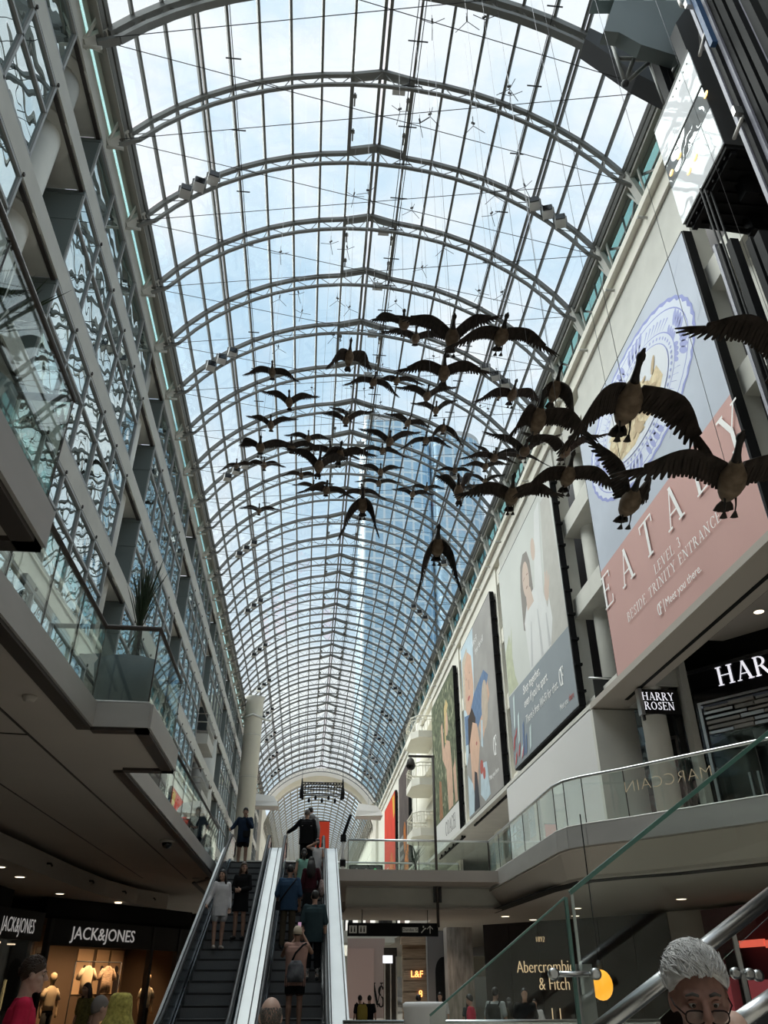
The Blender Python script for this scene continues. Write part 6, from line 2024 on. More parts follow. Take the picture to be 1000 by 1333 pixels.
def hand(B, wr, dirv, side, palm_n, g, curl=.5, scale=1.0):
    """palm, four unequal bent fingers and a thumb leaving the side of the palm"""
    w = Vector(wr); d = Vector(dirv).normalized(); pn = Vector(palm_n)
    pn = (pn - d * pn.dot(d)).normalized()
    s = d.cross(pn).normalized()
    th = s * (1 if side == 'l' else -1)
    kn = w + d * .085 * scale
    B.cap(w, w + d * .02, .024 * scale, .028 * scale, g, 10)
    for q in (-.026, -.009, .009, .026):
        B.cap(w + d * .02 * scale + th * q * .6, kn + th * q, .015 * scale, .012 * scale, g, 8)
    for q, ln in ((.028, .068), (.010, .078), (-.009, .072), (-.027, .056)):
        p0 = kn + th * q
        d1 = (d * math.cos(curl * .6) + pn * math.sin(curl * .6)).normalized()
        p1 = p0 + d1 * ln * .5 * scale
        d2 = (d * math.cos(curl * 1.7) + pn * math.sin(curl * 1.7)).normalized()
        p2 = p1 + d2 * ln * .5 * scale
        B.cap(p0, p1, .0095 * scale, .0088 * scale, g, 8)
        B.cap(p1, p2, .0088 * scale, .0075 * scale, g, 8)
    t0 = w + d * .03 * scale + th * .026
    t1 = t0 + (th * .8 + d * .7 + pn * .2).normalized() * .038 * scale
    t2 = t1 + (th * .35 + d * .9 + pn * .35).normalized() * .03 * scale
    B.cap(t0, t1, .0125 * scale, .0105 * scale, g, 8)
    B.cap(t1, t2, .0105 * scale, .0085 * scale, g, 8)

def person(label, loc, rz, h=1.72, pose={}, skin=None, top=None, bottom=None, shoe=None, sleeve='short', legs='pants', hair='short', hairm=None,
           voxel=.011, fit=1.0, face=True, head_rot=(0, 0, 0), sock=None, woman=False, hem=.84, group=None, fingers=True, arm_group=None):
    skin = skin or M_SKIN; top = top or cloth('grey', (.1, .1, .1)); bottom = bottom or cloth('black', (.012, .012, .013)); shoe = shoe or mat('shoe_dark', (.02, .02, .02), .6)
    hairm = hairm or M_HAIRD
    J = {k: Vector(v) for k, v in BASE.items()}
    if woman:
        for k in J:
            if k[:2] in ('sh', 'el', 'wr'): J[k].x *= .88
    for k, v in pose.items(): J[k] = Vector(v)
    t = thing('person', label, 'person', loc, rz, group)
    k_ = h / 1.75
    mats = [skin, top, bottom, shoe, sock or shoe]
    SK, TP, BT, SH, SO = range(5)
    B = Body()
    P, N_ = J['pelvis'], J['neck']
    sp_ = lambda f: P + (N_ - P) * f
    w = .90 if woman else 1.0
    # torso under cloth
    prof = [(-.12, .150, .105), (0, .162, .112), (.18, .142 * w, .098), (.42, .160 * w, .108), (.68, .182 * w, .115), (.86, .165 * w, .095), (.94, .094, .074), (.975, .076, .068)]
    B.loft([(sp_(f).x, sp_(f).y, sp_(f).z, rx, ry) for f, rx, ry in prof], TP)
    # shirt hem over the hips
    if hem:
        f0 = (hem - P.z) / (N_.z - P.z)
        B.loft([(sp_(f).x, sp_(f).y, sp_(f).z, rx * fit, ry * fit) for f, rx, ry in ((f0, .178, .128), (.1, .172, .122), (.4, .176 * w, .122), (.68, .194 * w, .126), (.84, .178 * w, .106))], TP)
    B.cap(P + Vector((-.07, 0, -.04)), P + Vector((.07, 0, -.04)), .105, .105, BT)
    B.cap(N_ - (N_ - P) * .10, J['head'] + Vector((0, -.025, -.05)), .058 if not woman else .048, .052 if not woman else .045, SK)
    # head
    H = J['head']
    Rh = (Matrix.Rotation(head_rot[1], 3, 'Z') @ Matrix.Rotation(head_rot[0], 3, 'X') @ Matrix.Rotation(head_rot[2], 3, 'Y'))
    piv = H + Vector((0, -.03, -.07))
    hp_ = lambda x, y, z: piv + Rh @ (Vector((x, y, z)) + H - piv)
    B.ball(hp_(0, -.005, .025), .077, .096, .105, SK, Rh)
    B.ball(hp_(0, .022, -.05), .060, .070, .072, SK, Rh)
    if face:
        B.ball(hp_(0, .072, -.098), .030, .024, .022, SK, Rh)
        B.cap(hp_(0, .090, .022), hp_(0, .116, -.022), .010, .014, SK, 10)
        B.ball(hp_(-.011, .104, -.027), .010, .011, .008, SK, Rh); B.ball(hp_(.011, .104, -.027), .010, .011, .008, SK, Rh)
        B.cap(hp_(-.046, .074, .030), hp_(-.014, .090, .030), .011, .010, SK, 8); B.cap(hp_(.046, .074, .030), hp_(.014, .090, .030), .011, .010, SK, 8)
        for s in (-1, 1):
            B.ball(hp_(s * .042, .060, -.024), .026, .028, .024, SK, Rh)
            B.ball(hp_(s * .079, -.005, -.004), .011, .024, .034, SK, Rh)
        B.cap(hp_(-.020, .088, -.058), hp_(.020, .088, -.058), .008, .008, SK, 8)
        B.cap(hp_(-.016, .087, -.072), hp_(.016, .087, -.072), .009, .009, SK, 8)
    # arms
    for s in ('l', 'r'):
        sh, el_, wr = J['sh_' + s], J['el_' + s], J['wr_' + s]
        B.cap(sp_(.80) , sh, .075, .066, TP)
        if sleeve == 'none':
            B.cap(sh, el_, .050, .041, SK); B.ball(sh, .058, .055, .055, SK)
        else:
            B.cap(sh, el_, .047, .041, SK)
        if sleeve == 'short':
            B.cap(sh, sh + (el_ - sh) * .72, .062 * fit, .064 * fit, TP)
        if sleeve == 'long':
            B.cap(sh, el_, .060 * fit, .054 * fit, TP); B.cap(el_, el_ + (wr - el_) * .90, .053 * fit, .042 * fit, TP)
        if sleeve == 'half':
            B.cap(sh, el_, .058 * fit, .056 * fit, TP); B.cap(el_, el_ + (wr - el_) * .15, .056 * fit, .054, TP)
        B.cap(el_, wr, .041, .027, SK)
        dirv = J.get('hd_' + s, (wr - el_)); 
        pn = J.get('pn_' + s, Vector((.3 if s == 'l' else -.3, .8, 0)))
        if fingers: hand(B, wr, dirv, s, pn, SK, .55)
        else: B.ball(wr + Vector(dirv).normalized() * .07, .03, .045, .07, SK)
    # legs
    for s in ('l', 'r'):
        hp, kn, an = J['hip_' + s], J['kn_' + s], J['an_' + s]
        B.cap(hp, kn, .083, .056, SK if legs in ('shorts', 'skirt') else BT)
        calf = kn + (an - kn) * .32 + Vector((0, -.02, 0))
        lg = SK if legs in ('shorts', 'skirt') else BT
        B.cap(kn, calf, .054, .056, lg); B.cap(calf, an, .055, .036, lg)
        if legs == 'pants':
            B.cap(hp, kn, .094, .076, BT); B.cap(kn, an + Vector((0, .0, .02)), .074, .062, BT)
        if legs == 'crop':
            B.cap(hp, kn, .096, .080, BT); B.cap(kn, kn + (an - kn) * .55, .080, .072, BT)
            B.cap(kn + (an - kn) * .55, an, .050, .037, SK)
        if legs == 'shorts':
            B.cap(hp, hp + (kn - hp) * .62, .100, .098, BT)
        if legs == 'long':
            B.cap(hp, kn, .096, .080, BT)
            B.cap(kn, an, .080, .07, BT)
        if sock: B.cap(an + Vector((0, 0, .13)), an, .046, .042, SO)
        f = Vector((an.x, an.y + .02, 0))
        toe = Vector((an.x * 1.15, an.y + .155, .032))
        B.cap((an.x, an.y - .025, .042), (an.x, an.y + .05, .042), .040, .040, SH); B.cap((an.x, an.y + .04, .040), toe, .040, .031, SH)
    if legs == 'skirt':
        B.loft([(P.x, P.y, P.z - .32, .21, .16), (P.x, P.y, P.z - .15, .195, .145), (P.x, P.y, P.z + .08, .165, .115)], BT)
    if legs == 'long':
        B.loft([(P.x, P.y, .18, .24, .2), (P.x, P.y, .5, .21, .17), (P.x, P.y, P.z + .05, .17, .12)], BT)
    me = B.mb.mesh('tmp', mats)
    o = bpy.data.objects.new('tmp_body', me); COL.objects.link(o)
    rm = o.modifiers.new('r', 'REMESH'); rm.mode = 'VOXEL'; rm.voxel_size = voxel; rm.use_smooth_shade = True
    sm = o.modifiers.new('s', 'SMOOTH'); sm.factor = .5; sm.iterations = 2
    dg = bpy.context.evaluated_depsgraph_get()
    m2 = bpy.data.meshes.new_from_object(o.evaluated_get(dg))
    bpy.data.objects.remove(o); bpy.data.meshes.remove(me)
    m2.name = 'body'
    m2.materials.clear()
    for m in mats: m2.materials.append(m)
    kd = kdtree.KDTree(len(B.pts))
    for i, (p, g) in enumerate(B.pts): kd.insert(p, i)
    kd.balance()
    nv = len(m2.vertices)
    co = np.empty(nv * 3); m2.vertices.foreach_get('co', co); co = co.reshape(-1, 3)
    vg = np.array([B.pts[kd.find(p)[1]][1] for p in co])
    idx = np.array([vg[p.vertices[0]] for p in m2.polygons])
    m2.polygons.foreach_set('material_index', idx.astype(np.int32))
    m2.polygons.foreach_set('use_smooth', np.ones(len(idx), bool))
    m2.update()
    body = inst('body', m2, t, scale=(k_, k_, k_))
    # eyes and brows
    def addpart(nm, mb, m):
        o_ = mb.build(nm, m, t); o_.scale = (k_, k_, k_); return o_
    if face:
        for s in (-1, 1):
            ey = MB()
            ey.ball(tuple(hp_(s * .031, .0715, .006)), .0125, .0125, .0125, 10, 8, 0)
            ey.ball(tuple(hp_(s * .031, .0830, .002)), .0055, .003, .0055, 8, 6, 1)
            addpart('eye', ey, [mat('eye_white', (.36, .34, .33), .3), mat('iris_dark', (.03, .02, .015), .2)])
            addpart('eyelid', MB().tube([tuple(hp_(s * .046, .074, .008)), tuple(hp_(s * .040, .0825, .0135)), tuple(hp_(s * .031, .0855, .0145)), tuple(hp_(s * .022, .0835, .012)), tuple(hp_(s * .017, .078, .008))], [.003, .005, .0055, .005, .003], 6), skin)
            addpart('eyebrow', MB().tube([tuple(hp_(s * .050, .082, .028)), tuple(hp_(s * .032, .096, .036)), tuple(hp_(s * .015, .099, .031))], [.003, .0055, .004], 6), hairm)
    # hair
    hb_ = MB()
    def capmesh(rx, ry, rz, zc, yc, low, m, name='hair', rough=.012, frontlow=.035):
        """skull-hugging cap: low = how far down the back it goes"""
        mb = MB(); rnd = random.Random(len(label))
        n, rings = 26, []
        for i in range(10):
            ring_ = []
            for k in range(n):
                a = 2 * math.pi * k / n
                fr = (1 + math.sin(a)) / 2                       # 1 towards the face
                bot = low + (frontlow - low) * fr ** 1.5
                th_ = math.pi / 2 - (math.pi / 2 - math.asin(max(-.95, min(.95, bot / rz)))) * (i + .02) / 9
                q = 1 + rnd.uniform(-rough, rough) * 3
                ring_.append(hp_(rx * q * math.cos(th_) * math.cos(a), yc + ry * q * math.cos(th_) * math.sin(a), zc + rz * math.sin(th_)))
            rings.append([tuple(p) for p in ring_])
        mb.loft(rings)
        return addpart(name, mb, m)
    if hair == 'short':
        capmesh(.083, .103, .112, .028, -.008, -.075, hairm)
    elif hair == 'crop':
        capmesh(.080, .100, .108, .027, -.007, -.065, hairm, rough=.004, frontlow=.06)
    elif hair in ('long', 'ponytail', 'bun'):
        capmesh(.085, .106, .113, .028, -.010, -.085, hairm, frontlow=.045)
        lm = MB()
        rnd = random.Random(len(label) + 3)
        if hair == 'long':
            for i in range(44):
                a = R(rnd.uniform(195, 345)) if i > 10 else R(rnd.choice((rnd.uniform(165, 195), rnd.uniform(-15, 15))))
                x, y = .078 * math.cos(a), -.012 + .098 * math.sin(a)
                p0 = hp_(x, y, .03); p1 = hp_(x * 1.15, y * 1.12 - .01, -.09); p2 = p1 + Vector((x * .35, -.035, -.16)); p3 = p2 + Vector((rnd.uniform(-.02, .02), .005, -.12 - rnd.uniform(0, .06)))
                lm.tube([tuple(p0), tuple(p1), tuple(p2), tuple(p3)], [.016, .022, .021, .005], 6)
        elif hair == 'ponytail':
            for i in range(12):
                p0 = hp_(rnd.uniform(-.02, .02), -.10, .03); p1 = p0 + Vector((rnd.uniform(-.02, .02), -.05, -.06)); p2 = p1 + Vector((rnd.uniform(-.03, .03), -.005, -.17))
                lm.tube([tuple(p0), tuple(p1), tuple(p2)], [.016, .02, .005], 6)
        else:
            lm.ball(tuple(hp_(0, -.085, .085)), .045, .045, .042)
        addpart('hair_length', lm, hairm)
    return t, dict(J=J, hp=hp_, k=k_, add=addpart, Rh=Rh)

def local_thing(name, label, cat, parent_t, loc):
    """a thing held or worn, placed at a point of the wearer's own frame"""
    M = Matrix.Translation(parent_t.location) @ Matrix.Rotation(parent_t.rotation_euler.z, 4, 'Z')
    p = M @ Vector(loc)
    return thing(name, label, cat, p, parent_t.rotation_euler.z)

C_NAVY = cloth('navy', (.018, .030, .055)); C_BLACK = cloth('black', (.010, .010, .011)); C_WHITE = cloth('white', (.62, .60, .60)); C_LGREY = cloth('light_grey', (.40, .40, .41))
C_BLUE = cloth('blue', (.033, .065, .115)); C_KHAKI = cloth('khaki', (.075, .060, .042)); C_TEAL = cloth('dark_teal', (.030, .050, .056)); C_RED = cloth('raspberry_red', (.56, .025, .07))
C_PINK = cloth('dusty_pink', (.40, .24, .20)); C_MINT = cloth('mint', (.22, .42, .34)); C_DRED = cloth('dark_red', (.045, .011, .016)); C_OLIVE = cloth('olive', (.16, .14, .05), .3, 20)
S_WHITE = mat('shoe_white', (.55, .54, .52), .6); S_BLACK = mat('shoe_black', (.015, .015, .016), .5)

PI_ = math.pi
# ---- on the left escalator
t, q = person('person in navy jacket and black shorts at the escalator head, hand to mouth', (-2.02, 26.05, 3.005), PI_, 1.76, dict(
    el_r=(.34, .02, 1.16), wr_r=(.42, .20, 1.06), el_l=(-.24, .10, 1.16), wr_l=(-.06, .17, 1.42), hd_l=(.15, -.1, 1), hd_r=(.2, 1, -.1)),
    top=C_NAVY, bottom=C_BLACK, sleeve='long', legs='shorts', hair='short', shoe=S_BLACK, hem=.72, fit=1.12, head_rot=(-.1, 0, 0))
b = local_thing('crossbody_bag', 'small black bag on the hip of the person at the escalator head', 'bag', t, (-.10, .17, .95))
MB().box(-.11, .11, -.03, .05, -.08, .09).build('pouch', M_BLACK, b); MB().tube([(-.08, -.0, .08), (.05, -.05, .36), (.22, -.12, .50)], .012, 6).build('strap', M_BLACK, b)
t, q = person('woman in open white shirt and light shorts on the left escalator, hand on the rail', (-1.96, 20.2, stepz(20.2)), PI_ + .35, 1.64, dict(
    el_r=(.27, .02, 1.12), wr_r=(.37, .12, .93), hd_r=(.2, .6, -.5), head=(0, .03, 1.615), an_r=(.09, .04, .085)),
    top=C_WHITE, bottom=C_LGREY, skin=M_SKIN, sleeve='long', legs='shorts', hair='long', hairm=M_HAIRD, shoe=mat('shoe_cream', (.5, .42, .36), .6), woman=True, hem=.70, fit=1.15, head_rot=(0, -.7, 0))
t, q = person('woman in black dress on the left escalator, hands joined in front', (-1.53, 20.65, stepz(20.65)), PI_ - .25, 1.66, dict(
    el_l=(-.22, .03, 1.13), wr_l=(-.05, .22, 1.08), el_r=(.22, .03, 1.13), wr_r=(.07, .22, 1.05), hd_l=(1, .3, 0), hd_r=(-1, .3, 0)),
    top=C_BLACK, bottom=C_BLACK, sleeve='long', legs='skirt', hair='long', hairm=M_HAIRB, shoe=S_BLACK, woman=True, hem=.62, fit=1.1, head_rot=(-.1, .5, 0))
b = local_thing('handbag', 'tan leather handbag hanging at the elbow of the woman in black', 'bag', t, (.26, .12, .86))
MB().loft([ell(0, 0, -.13, .06, .15), ell(0, 0, -.05, .075, .17), ell(0, 0, .08, .05, .13), ell(0, 0, .10, .02, .10)]).build('pouch', cloth('tan_leather', (.20, .14, .06)), b)
MB().tube([(0, -.10, .08), (-.01, -.05, .24), (-.02, .0, .27), (-.01, .06, .22), (0, .1, .08)], .010, 6).build('handle', cloth('tan_leather', (.20, .14, .06)), b)

# ---- on the right escalator, seen from behind
t, q = person('person in light grey hoodie with dark hair at the head of the right escalator', (.02, 26.15, 3.005), 0, 1.84, {}, top=C_LGREY, bottom=C_BLACK, sleeve='long', hair='crop', hem=.74, fit=1.2)
hd = MB(); hd.loft([ell(0, -.07, 1.40, .15, .08), ell(0, -.08, 1.46, .16, .09), ell(0, -.06, 1.53, .12, .07)]); q['add']('hood', hd, C_LGREY)
t, q = person('man in black jacket near the top of the right escalator, left hand on the rail', (-.07, 24.75, stepz(24.75)), 0, 1.80, dict(
    el_l=(-.36, .04, 1.22), wr_l=(-.54, .16, 1.12), hd_l=(-.5, .9, -.1)), top=C_BLACK, bottom=C_BLACK, sleeve='long', hair='crop', hairm=M_HAIRS, hem=.78, fit=1.18)
MB().bar((-.15, -.135, 1.30), (.15, -.135, 1.30), .006, .014).build('reflective_stripe', M_FASCIA, t)
t, q = person('girl in white top holding the back of her hair on the right escalator', (.26, 23.75, stepz(23.75)), .2, 1.44, dict(
    el_l=(-.34, .04, 1.46), wr_l=(-.10, -.08, 1.58), hd_l=(.9, -.3, .3)), top=C_WHITE, bottom=C_LGREY, sleeve='none', hair='ponytail', woman=True, hem=.8)
t, q = person('woman in mint green top with dark bun on the right escalator', (-.10, 22.35, stepz(22.35)), 0, 1.60, {}, top=C_MINT, bottom=C_BLACK, sleeve='none', hair='ponytail', woman=True)
t, q = person('woman with long black hair and dark skirt on the right escalator', (.10, 21.2, stepz(21.2)), 0, 1.66, dict(el_r=(.25, .02, 1.14), wr_r=(.20, .16, 1.02)), top=C_DRED, bottom=C_BLACK, sleeve='long', legs='long', hair='long', woman=True, hem=.8)
b = local_thing('tote_bag', 'pale floral tote bag on the shoulder of the woman with long black hair', 'bag', t, (.27, -.02, .98))
MB().loft([ell(0, 0, -.24, .06, .15), ell(0, 0, -.05, .075, .165), ell(0, 0, .14, .04, .15)]).build('pouch', mat('floral_cloth', (.30, .22, .21), .9, noise=.7, nscale=28), b)
MB().tube([(0, -.09, .13), (-.05, -.07, .38), (-.07, 0, .42), (-.05, .07, .36), (0, .09, .13)], .012, 6).build('strap', cloth('tote_strap', (.25, .2, .19)), b)
t, q = person('man in blue short-sleeved shirt with a dark cross strap on the right escalator', (-.40, 20.35, stepz(20.35)), 0, 1.78, dict(el_l=(-.27, .0, 1.13), wr_l=(-.26, .1, .92)), top=C_BLUE, bottom=C_KHAKI, sleeve='half', hair='crop', skin=M_SKIND, hem=.78, fit=1.22, shoe=S_BLACK)
b = local_thing('cross_strap_bag', 'dark strap and pouch across the back of the man in blue', 'bag', t, (0, -.15, 1.2))
MB().tube([(.17, .02, .27), (.08, -.015, .15), (-.04, -.02, .0), (-.16, .02, -.16), (-.21, .08, -.24)], .016, 6).build('strap', M_BLACK, b); MB().box(-.30, -.18, .05, .2, -.40, -.22).build('pouch', M_BLACK, b)
t, q = person('man in dark teal tee and cropped black trousers with white socks', (.20, 19.0, stepz(19.0)), 0, 1.72, {}, top=C_TEAL, bottom=C_BLACK, sleeve='half', legs='crop', hair='short', sock=mat('white_sock', (.6, .58, .55), .9), shoe=S_BLACK, hem=.72, fit=1.22)
t, q = person('person in beige cap and dusty pink tank top lifting a phone on the right escalator', (-.13, 17.45, stepz(17.45)), 0, 1.76, dict(
    el_l=(-.27, .16, 1.24), wr_l=(-.05, .30, 1.52), el_r=(.29, .16, 1.30), wr_r=(.10, .28, 1.62), hd_l=(.4, .2, 1), hd_r=(-.3, .2, 1)),
    top=C_PINK, bottom=C_BLACK, skin=M_SKIND, sleeve='none', legs='shorts', hair='crop', hem=.74, fit=1.15, shoe=S_BLACK)
q['add']('cap', (lambda mb: (mb.loft([ell(0, .005, 1.60, .088, .108), ell(0, .005, 1.66, .088, .108), ell(0, .005, 1.71, .076, .092), ell(0, .005, 1.745, .045, .055), ell(0, .005, 1.752, .01, .012)]), mb)[1])(MB()), cloth('beige_cap', (.52, .44, .34)))
q['add']('visor', (lambda mb: (mb.loft([[(-.07, .09, 1.615), (.07, .09, 1.615), (.05, .18, 1.60), (-.05, .18, 1.60)], [(-.07, .09, 1.63), (.07, .09, 1.63), (.05, .18, 1.612), (-.05, .18, 1.612)]], smooth=False), mb)[1])(MB()), cloth('beige_cap', (.52, .44, .34)))
b = local_thing('backpack', 'black and white patterned pack low on the back of the capped person', 'bag', t, (0, -.20, 1.0))
MB().loft([ell(0, 0, -.20, .14, .06), ell(0, 0, -.12, .17, .08), ell(0, 0, .06, .15, .075), ell(0, 0, .16, .09, .05)]).build('pouch', mat('patterned_pack', (.10, .10, .11), .8, noise=.95, nscale=5), b)
MB().tube([(-.10, .02, .1), (-.02, .04, .28), (.12, .06, .42), (.18, .12, .45)], .02, 6).build('strap', M_BLACK, b)
b = local_thing('phone', 'phone with a pink lit screen held up by the capped person', 'phone', t, (.03, .32, 1.72))
MB().box(-.038, .038, -.005, .005, -.02, .13).build('case', M_BLACK, b); MB().box(-.033, .033, -.007, -.005, -.01, .12).build('screen', mat('pink_screen', (.5, .3, .45), .3, emit=(.7, .42, .6), estr=.35), b)

# ---- close to the viewer
t, q = person('bald man with short grey hair seen from behind at the escalator foot', (-.19, 6.0, -1.6), .1, 1.53, dict(), top=cloth('pale_pink_shirt', (.52, .40, .36)), hair='none', skin=M_SKINP, voxel=.009)
bald_q = q
t, q = person('man in raspberry red T-shirt with sunglasses on his head, facing the clothes shop', (-2.31, 7.9, -1.6), -1.25, 1.80, dict(), top=C_RED, bottom=C_BLACK, skin=M_SKINP, sleeve='short', hair='short', hairm=M_HAIRB, voxel=.008, head_rot=(-.05, -.15, 0))
ht = MB(); tufts_later = q
b = local_thing('sunglasses', 'dark sunglasses pushed up on the head of the man in red', 'sunglasses', t, (0, .085, 1.71))
for s in (-1, 1):
    MB().lathe([(.026, -.003), (.027, .003)], 14).build('lens', M_BLACKG, b, (s * .034, .015, .01)).rotation_euler = (R(60), 0, 0)
    MB().tube([(s * .062, .01, .01), (s * .088, -.06, -.03), (s * .086, -.10, -.06)], .004, 6).build('temple', M_BLACK, b)
MB().tube([(-.012, .018, .012), (.012, .018, .012)], .004, 6).build('bridge', M_BLACK, b)
t, q = person('person in yellow-green bucket hat in front of the clothes shop', (-1.46, 7.6, -1.6), .3, 1.50, dict(), top=C_OLIVE, hair='short', hairm=M_HAIRB, voxel=.010, woman=True)
hm = mat('yellow_green_hat', (.34, .29, .07), .95, noise=.45, nscale=30)
q['add']('hat', (lambda mb: (mb.loft([ell(0, .0, 1.50, .165, .175, 28), ell(0, .0, 1.515, .168, .178, 28), ell(0, .0, 1.60, .125, .14, 28), ell(0, .0, 1.62, .118, .132, 28), ell(0, .0, 1.70, .112, .126, 28), ell(0, .0, 1.765, .100, .114, 28), ell(0, 0, 1.79, .075, .088, 28), ell(0, 0, 1.795, .03, .03, 28)]), mb)[1])(MB()), hm)
t, q = person('older woman with dark grey hair in the dark crowd by the shop', (-2.02, 9.4, -1.6), -.9, 1.50, dict(), top=cloth('charcoal', (.035, .03, .035)), hair='short', hairm=M_HAIRS, woman=True, voxel=.012)
t, q = person('person in olive top standing inside the clothes shop entrance', (-4.35, 19.0, -1.6), 2.6, 1.62, dict(), top=C_OLIVE, hair='long', hairm=M_HAIRB, woman=True, voxel=.013)
p = atZ(237, 1050, 4.76)
t, q = person('man in dark grey shirt behind the left gallery glass', (-3.25, 25.7, 2.985), 2.2, 1.76, dict(el_r=(.22, .1, 1.12), wr_r=(.12, .3, 1.10)), top=cloth('slate', (.07, .08, .09)), hair='crop', voxel=.012)
# ---- silver-haired man in front
t, q = person('silver-haired man with dark-rimmed glasses looking down, close at lower right', (1.19, 2.66, -1.6), PI_ - .28, 1.70, dict(), top=cloth('grey_collar', (.30, .27, .26)), bottom=C_BLACK, skin=mat('ruddy_skin', (.25, .13, .10), .55, noise=.12, nscale=40), sleeve='short', hair='none', hairm=mat('grey_brow', (.07, .06, .055), .8), voxel=.0065, head_rot=(-.22, .02, 0))
hp_, k_ = q['hp'], q['k']
hr_ = MB(); rnd = random.Random(11)
rings = []
for i in range(9):
    th_ = R(88 - i * 12.5)
    ring_ = []
    for k in range(28):
        a = 2 * math.pi * k / 28
        f = max(0, math.sin(a))
        low = 1.0 if f < .3 else max(.0, 1 - (f - .3) * .58)
        tt = R(88) - (R(88) - th_) * (low if math.sin(a) > .3 else 1.0)
        bulge = 1 + .05 * math.sin(5 * a) + rnd.uniform(-.02, .02)
        ring_.append(tuple(hp_(.087 * bulge * math.cos(tt) * math.cos(a), -.012 + .107 * bulge * math.cos(tt) * math.sin(a), .044 + .108 * math.sin(tt) * (1 + .05 * math.cos(3 * a)))))
    rings.append(ring_)
hr_.loft(rings)
def tufts(mb, hp_, n, rx, ry, rz, zc, yc, front_el, flow0, ln0, ln1, r0, rnd, smin=-.15, smax=1.0):
    for i in range(n):
        a = rnd.uniform(0, 2 * math.pi); el_ = math.asin(rnd.uniform(smin, smax))
        if math.sin(a) > .25 and el_ < R(front_el): continue
        n_ = Vector((math.cos(el_) * math.cos(a), math.cos(el_) * math.sin(a), math.sin(el_)))
        p0 = Vector((rx * n_.x, yc + ry * n_.y, zc + rz * n_.z))
        flow = Vector(flow0) + Vector((rnd.uniform(-.5, .5), rnd.uniform(-.5, .5), rnd.uniform(-.2, .4)))
        flow = flow - n_ * flow.dot(n_)
        flow.normalize()
        ln = rnd.uniform(ln0, ln1)
        p1 = p0 + (n_ * .45 + flow).normalized() * ln * .5; p2 = p1 + (flow - n_ * .15 + Vector((rnd.uniform(-.3, .3), rnd.uniform(-.3, .3), 0))).normalized() * ln * .6
        mb.tube([tuple(hp_(*p0)), tuple(hp_(*p1)), tuple(hp_(*p2))], [r0, r0 * .85, r0 * .15], 4, caps=False)
tufts(hr_, hp_, 2600, .088, .108, .108, .044, -.012, 17, (.25, -.45, .35), .022, .045, .0038, rnd)
q['add']('hair', hr_, M_HAIRG)
g = thing('glasses', 'dark thin-rimmed glasses on the silver-haired man', 'glasses', t.location, t.rotation_euler.z)
gm = mat('glasses_rim', (.012, .006, .006), .6, spec=.15)
for s in (-1, 1):
    rim = []
    for k in range(17):
        a = 2 * math.pi * k / 16
        rim.append(tuple(hp_(s * .034 + .027 * math.copysign(abs(math.cos(a)) ** .7, math.cos(a)), .108 - .006 * abs(math.cos(a)), -.022 + .018 * math.copysign(abs(math.sin(a)) ** .7, math.sin(a))) * k_))
    MB().tube(rim, .0022, 6).build('rim', gm, g)
    lens = MB(); lens.add(rim[:16], [tuple(range(16))]); lens.build('lens', M_SHOPGL, g)
    MB().tube([tuple(hp_(s * .061, .10, -.016) * k_), tuple(hp_(s * .082, .06, -.002) * k_), tuple(hp_(s * .084, .0, .008) * k_)], .0022, 6).build('temple', gm, g)
MB().tube([tuple(hp_(-.008, .112, -.016) * k_), tuple(hp_(0, .117, -.012) * k_), tuple(hp_(.008, .112, -.016) * k_)], .0022, 6).build('bridge', gm, g)
mb_ = MB()
tufts(mb_, bald_q['hp'], 900, .077, .096, .100, .02, -.006, 89, (0, -.2, -.8), .012, .022, .0035, random.Random(8), -.75, .45)
bald_q['add']('hair', mb_, M_HAIRS)
mb_ = MB()
tufts(mb_, tufts_later['hp'], 700, .082, .102, .110, .028, -.008, 34, (0, -.6, -.1), .025, .05, .0035, random.Random(5))
tufts_later['add']('hair_strands', mb_, M_HAIRB)
q['add']('collar', (lambda mb: (mb.loft([ell(0, -.005, 1.47, .085, .085), ell(0, .0, 1.52, .072, .075)], caps=False), mb)[1])(MB()), C_WHITE)
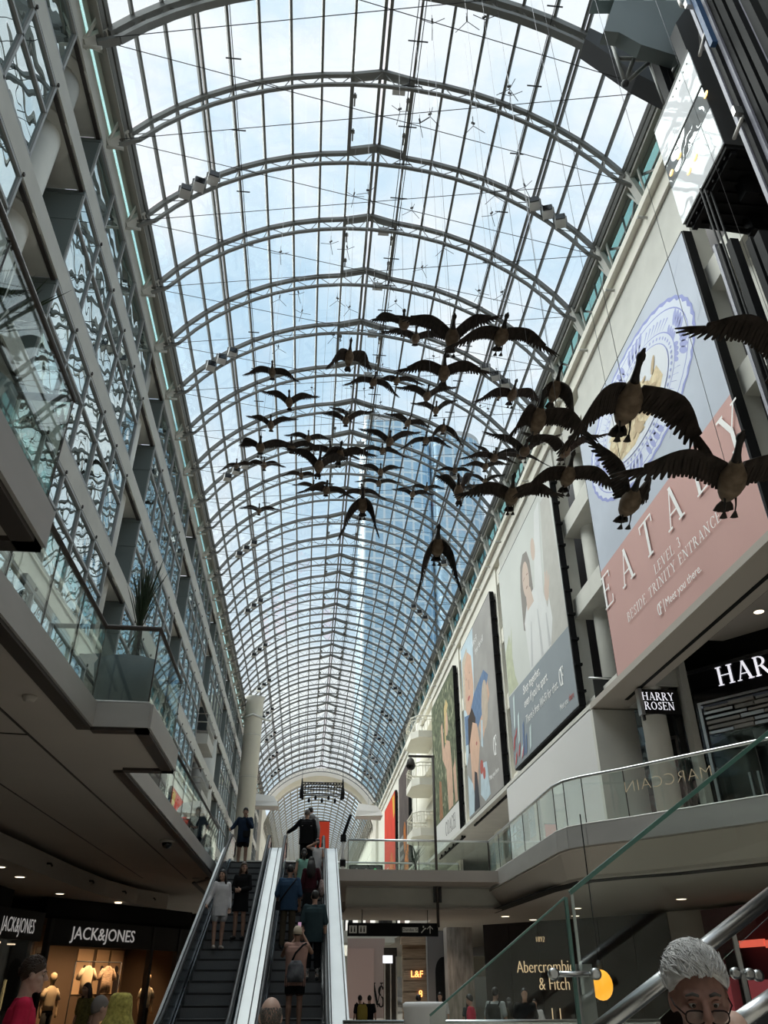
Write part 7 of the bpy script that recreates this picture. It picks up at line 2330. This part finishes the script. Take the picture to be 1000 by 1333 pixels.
t, q = person('bald head of a person at the bottom right corner under the handrail', (1.98, 4.1, -1.6), PI_, 1.50, dict(), top=C_BLACK, hair='none', skin=M_SKINP, voxel=.010)

# ---- small figures across the lower hall
FAR = [((469, 1297), 27, 'person with a yellow pack in the far hall by the pink wall', C_BLACK, 'short'),
       ((481, 1297), 27.5, 'person in black, right of the pair by the pink wall', C_BLACK, 'short'),
       ((545, 1296), 21, 'person in grey tee by the white drum', cloth('mid_grey', (.20, .20, .20)), 'crop'),
       ((573, 1293), 24, 'person in white top just behind the white drum', C_WHITE, 'short'),
       ((612, 1296), 20, 'person in red top right of the white drum', C_RED, 'short'),
       ((644, 1287), 19, 'person in pale grey tee with a big black backpack', cloth('pale_tee', (.36, .38, .37)), 'short'),
       ((663, 1300), 22, 'person in a brown top behind the backpack wearer', C_KHAKI, 'long'),
       ((682, 1288), 18, 'person in a black sleeveless top under the gold letters', C_BLACK, 'crop'),
       ((696, 1302), 21, 'person in white tee under the gold letters', C_WHITE, 'crop'),
       ((610, 1302), 26, 'person in dark clothes before the marble pier', C_TEAL, 'long')]
for i, ((u, v), Y, lab, top_, hr__) in enumerate(FAR):
    p = atY(u, v, Y)
    h = p.z + 1.6 + .03
    tt, q = person(lab, (p.x, Y, -1.6), [.4, -.3, .2, 2.8, 1.2, -.6, .5, 3.0, 2.6, .1][i], h, dict(), top=top_, bottom=C_BLACK, hair=hr__, voxel=.018, fingers=False, face=False, skin=M_SKIN)
    if i in (0, 5):
        b = local_thing('backpack', 'yellow pack on the person by the pink wall' if i == 0 else 'big black backpack on the person in pale grey', 'bag', tt, (0, -.20 * q['k'], 1.18 * q['k']))
        MB().loft([ell(0, 0, -.22, .15, .09), ell(0, 0, -.1, .17, .11), ell(0, 0, .12, .16, .10), ell(0, 0, .2, .11, .06)]).build('pouch', cloth('pack_yellow', (.30, .22, .05)) if i == 0 else C_BLACK, b)
        for s in (-1, 1): MB().tube([(s * .1, .05, .16), (s * .11, .14, .24), (s * .12, .26, .12)], .016, 6).build('strap', C_BLACK, b)
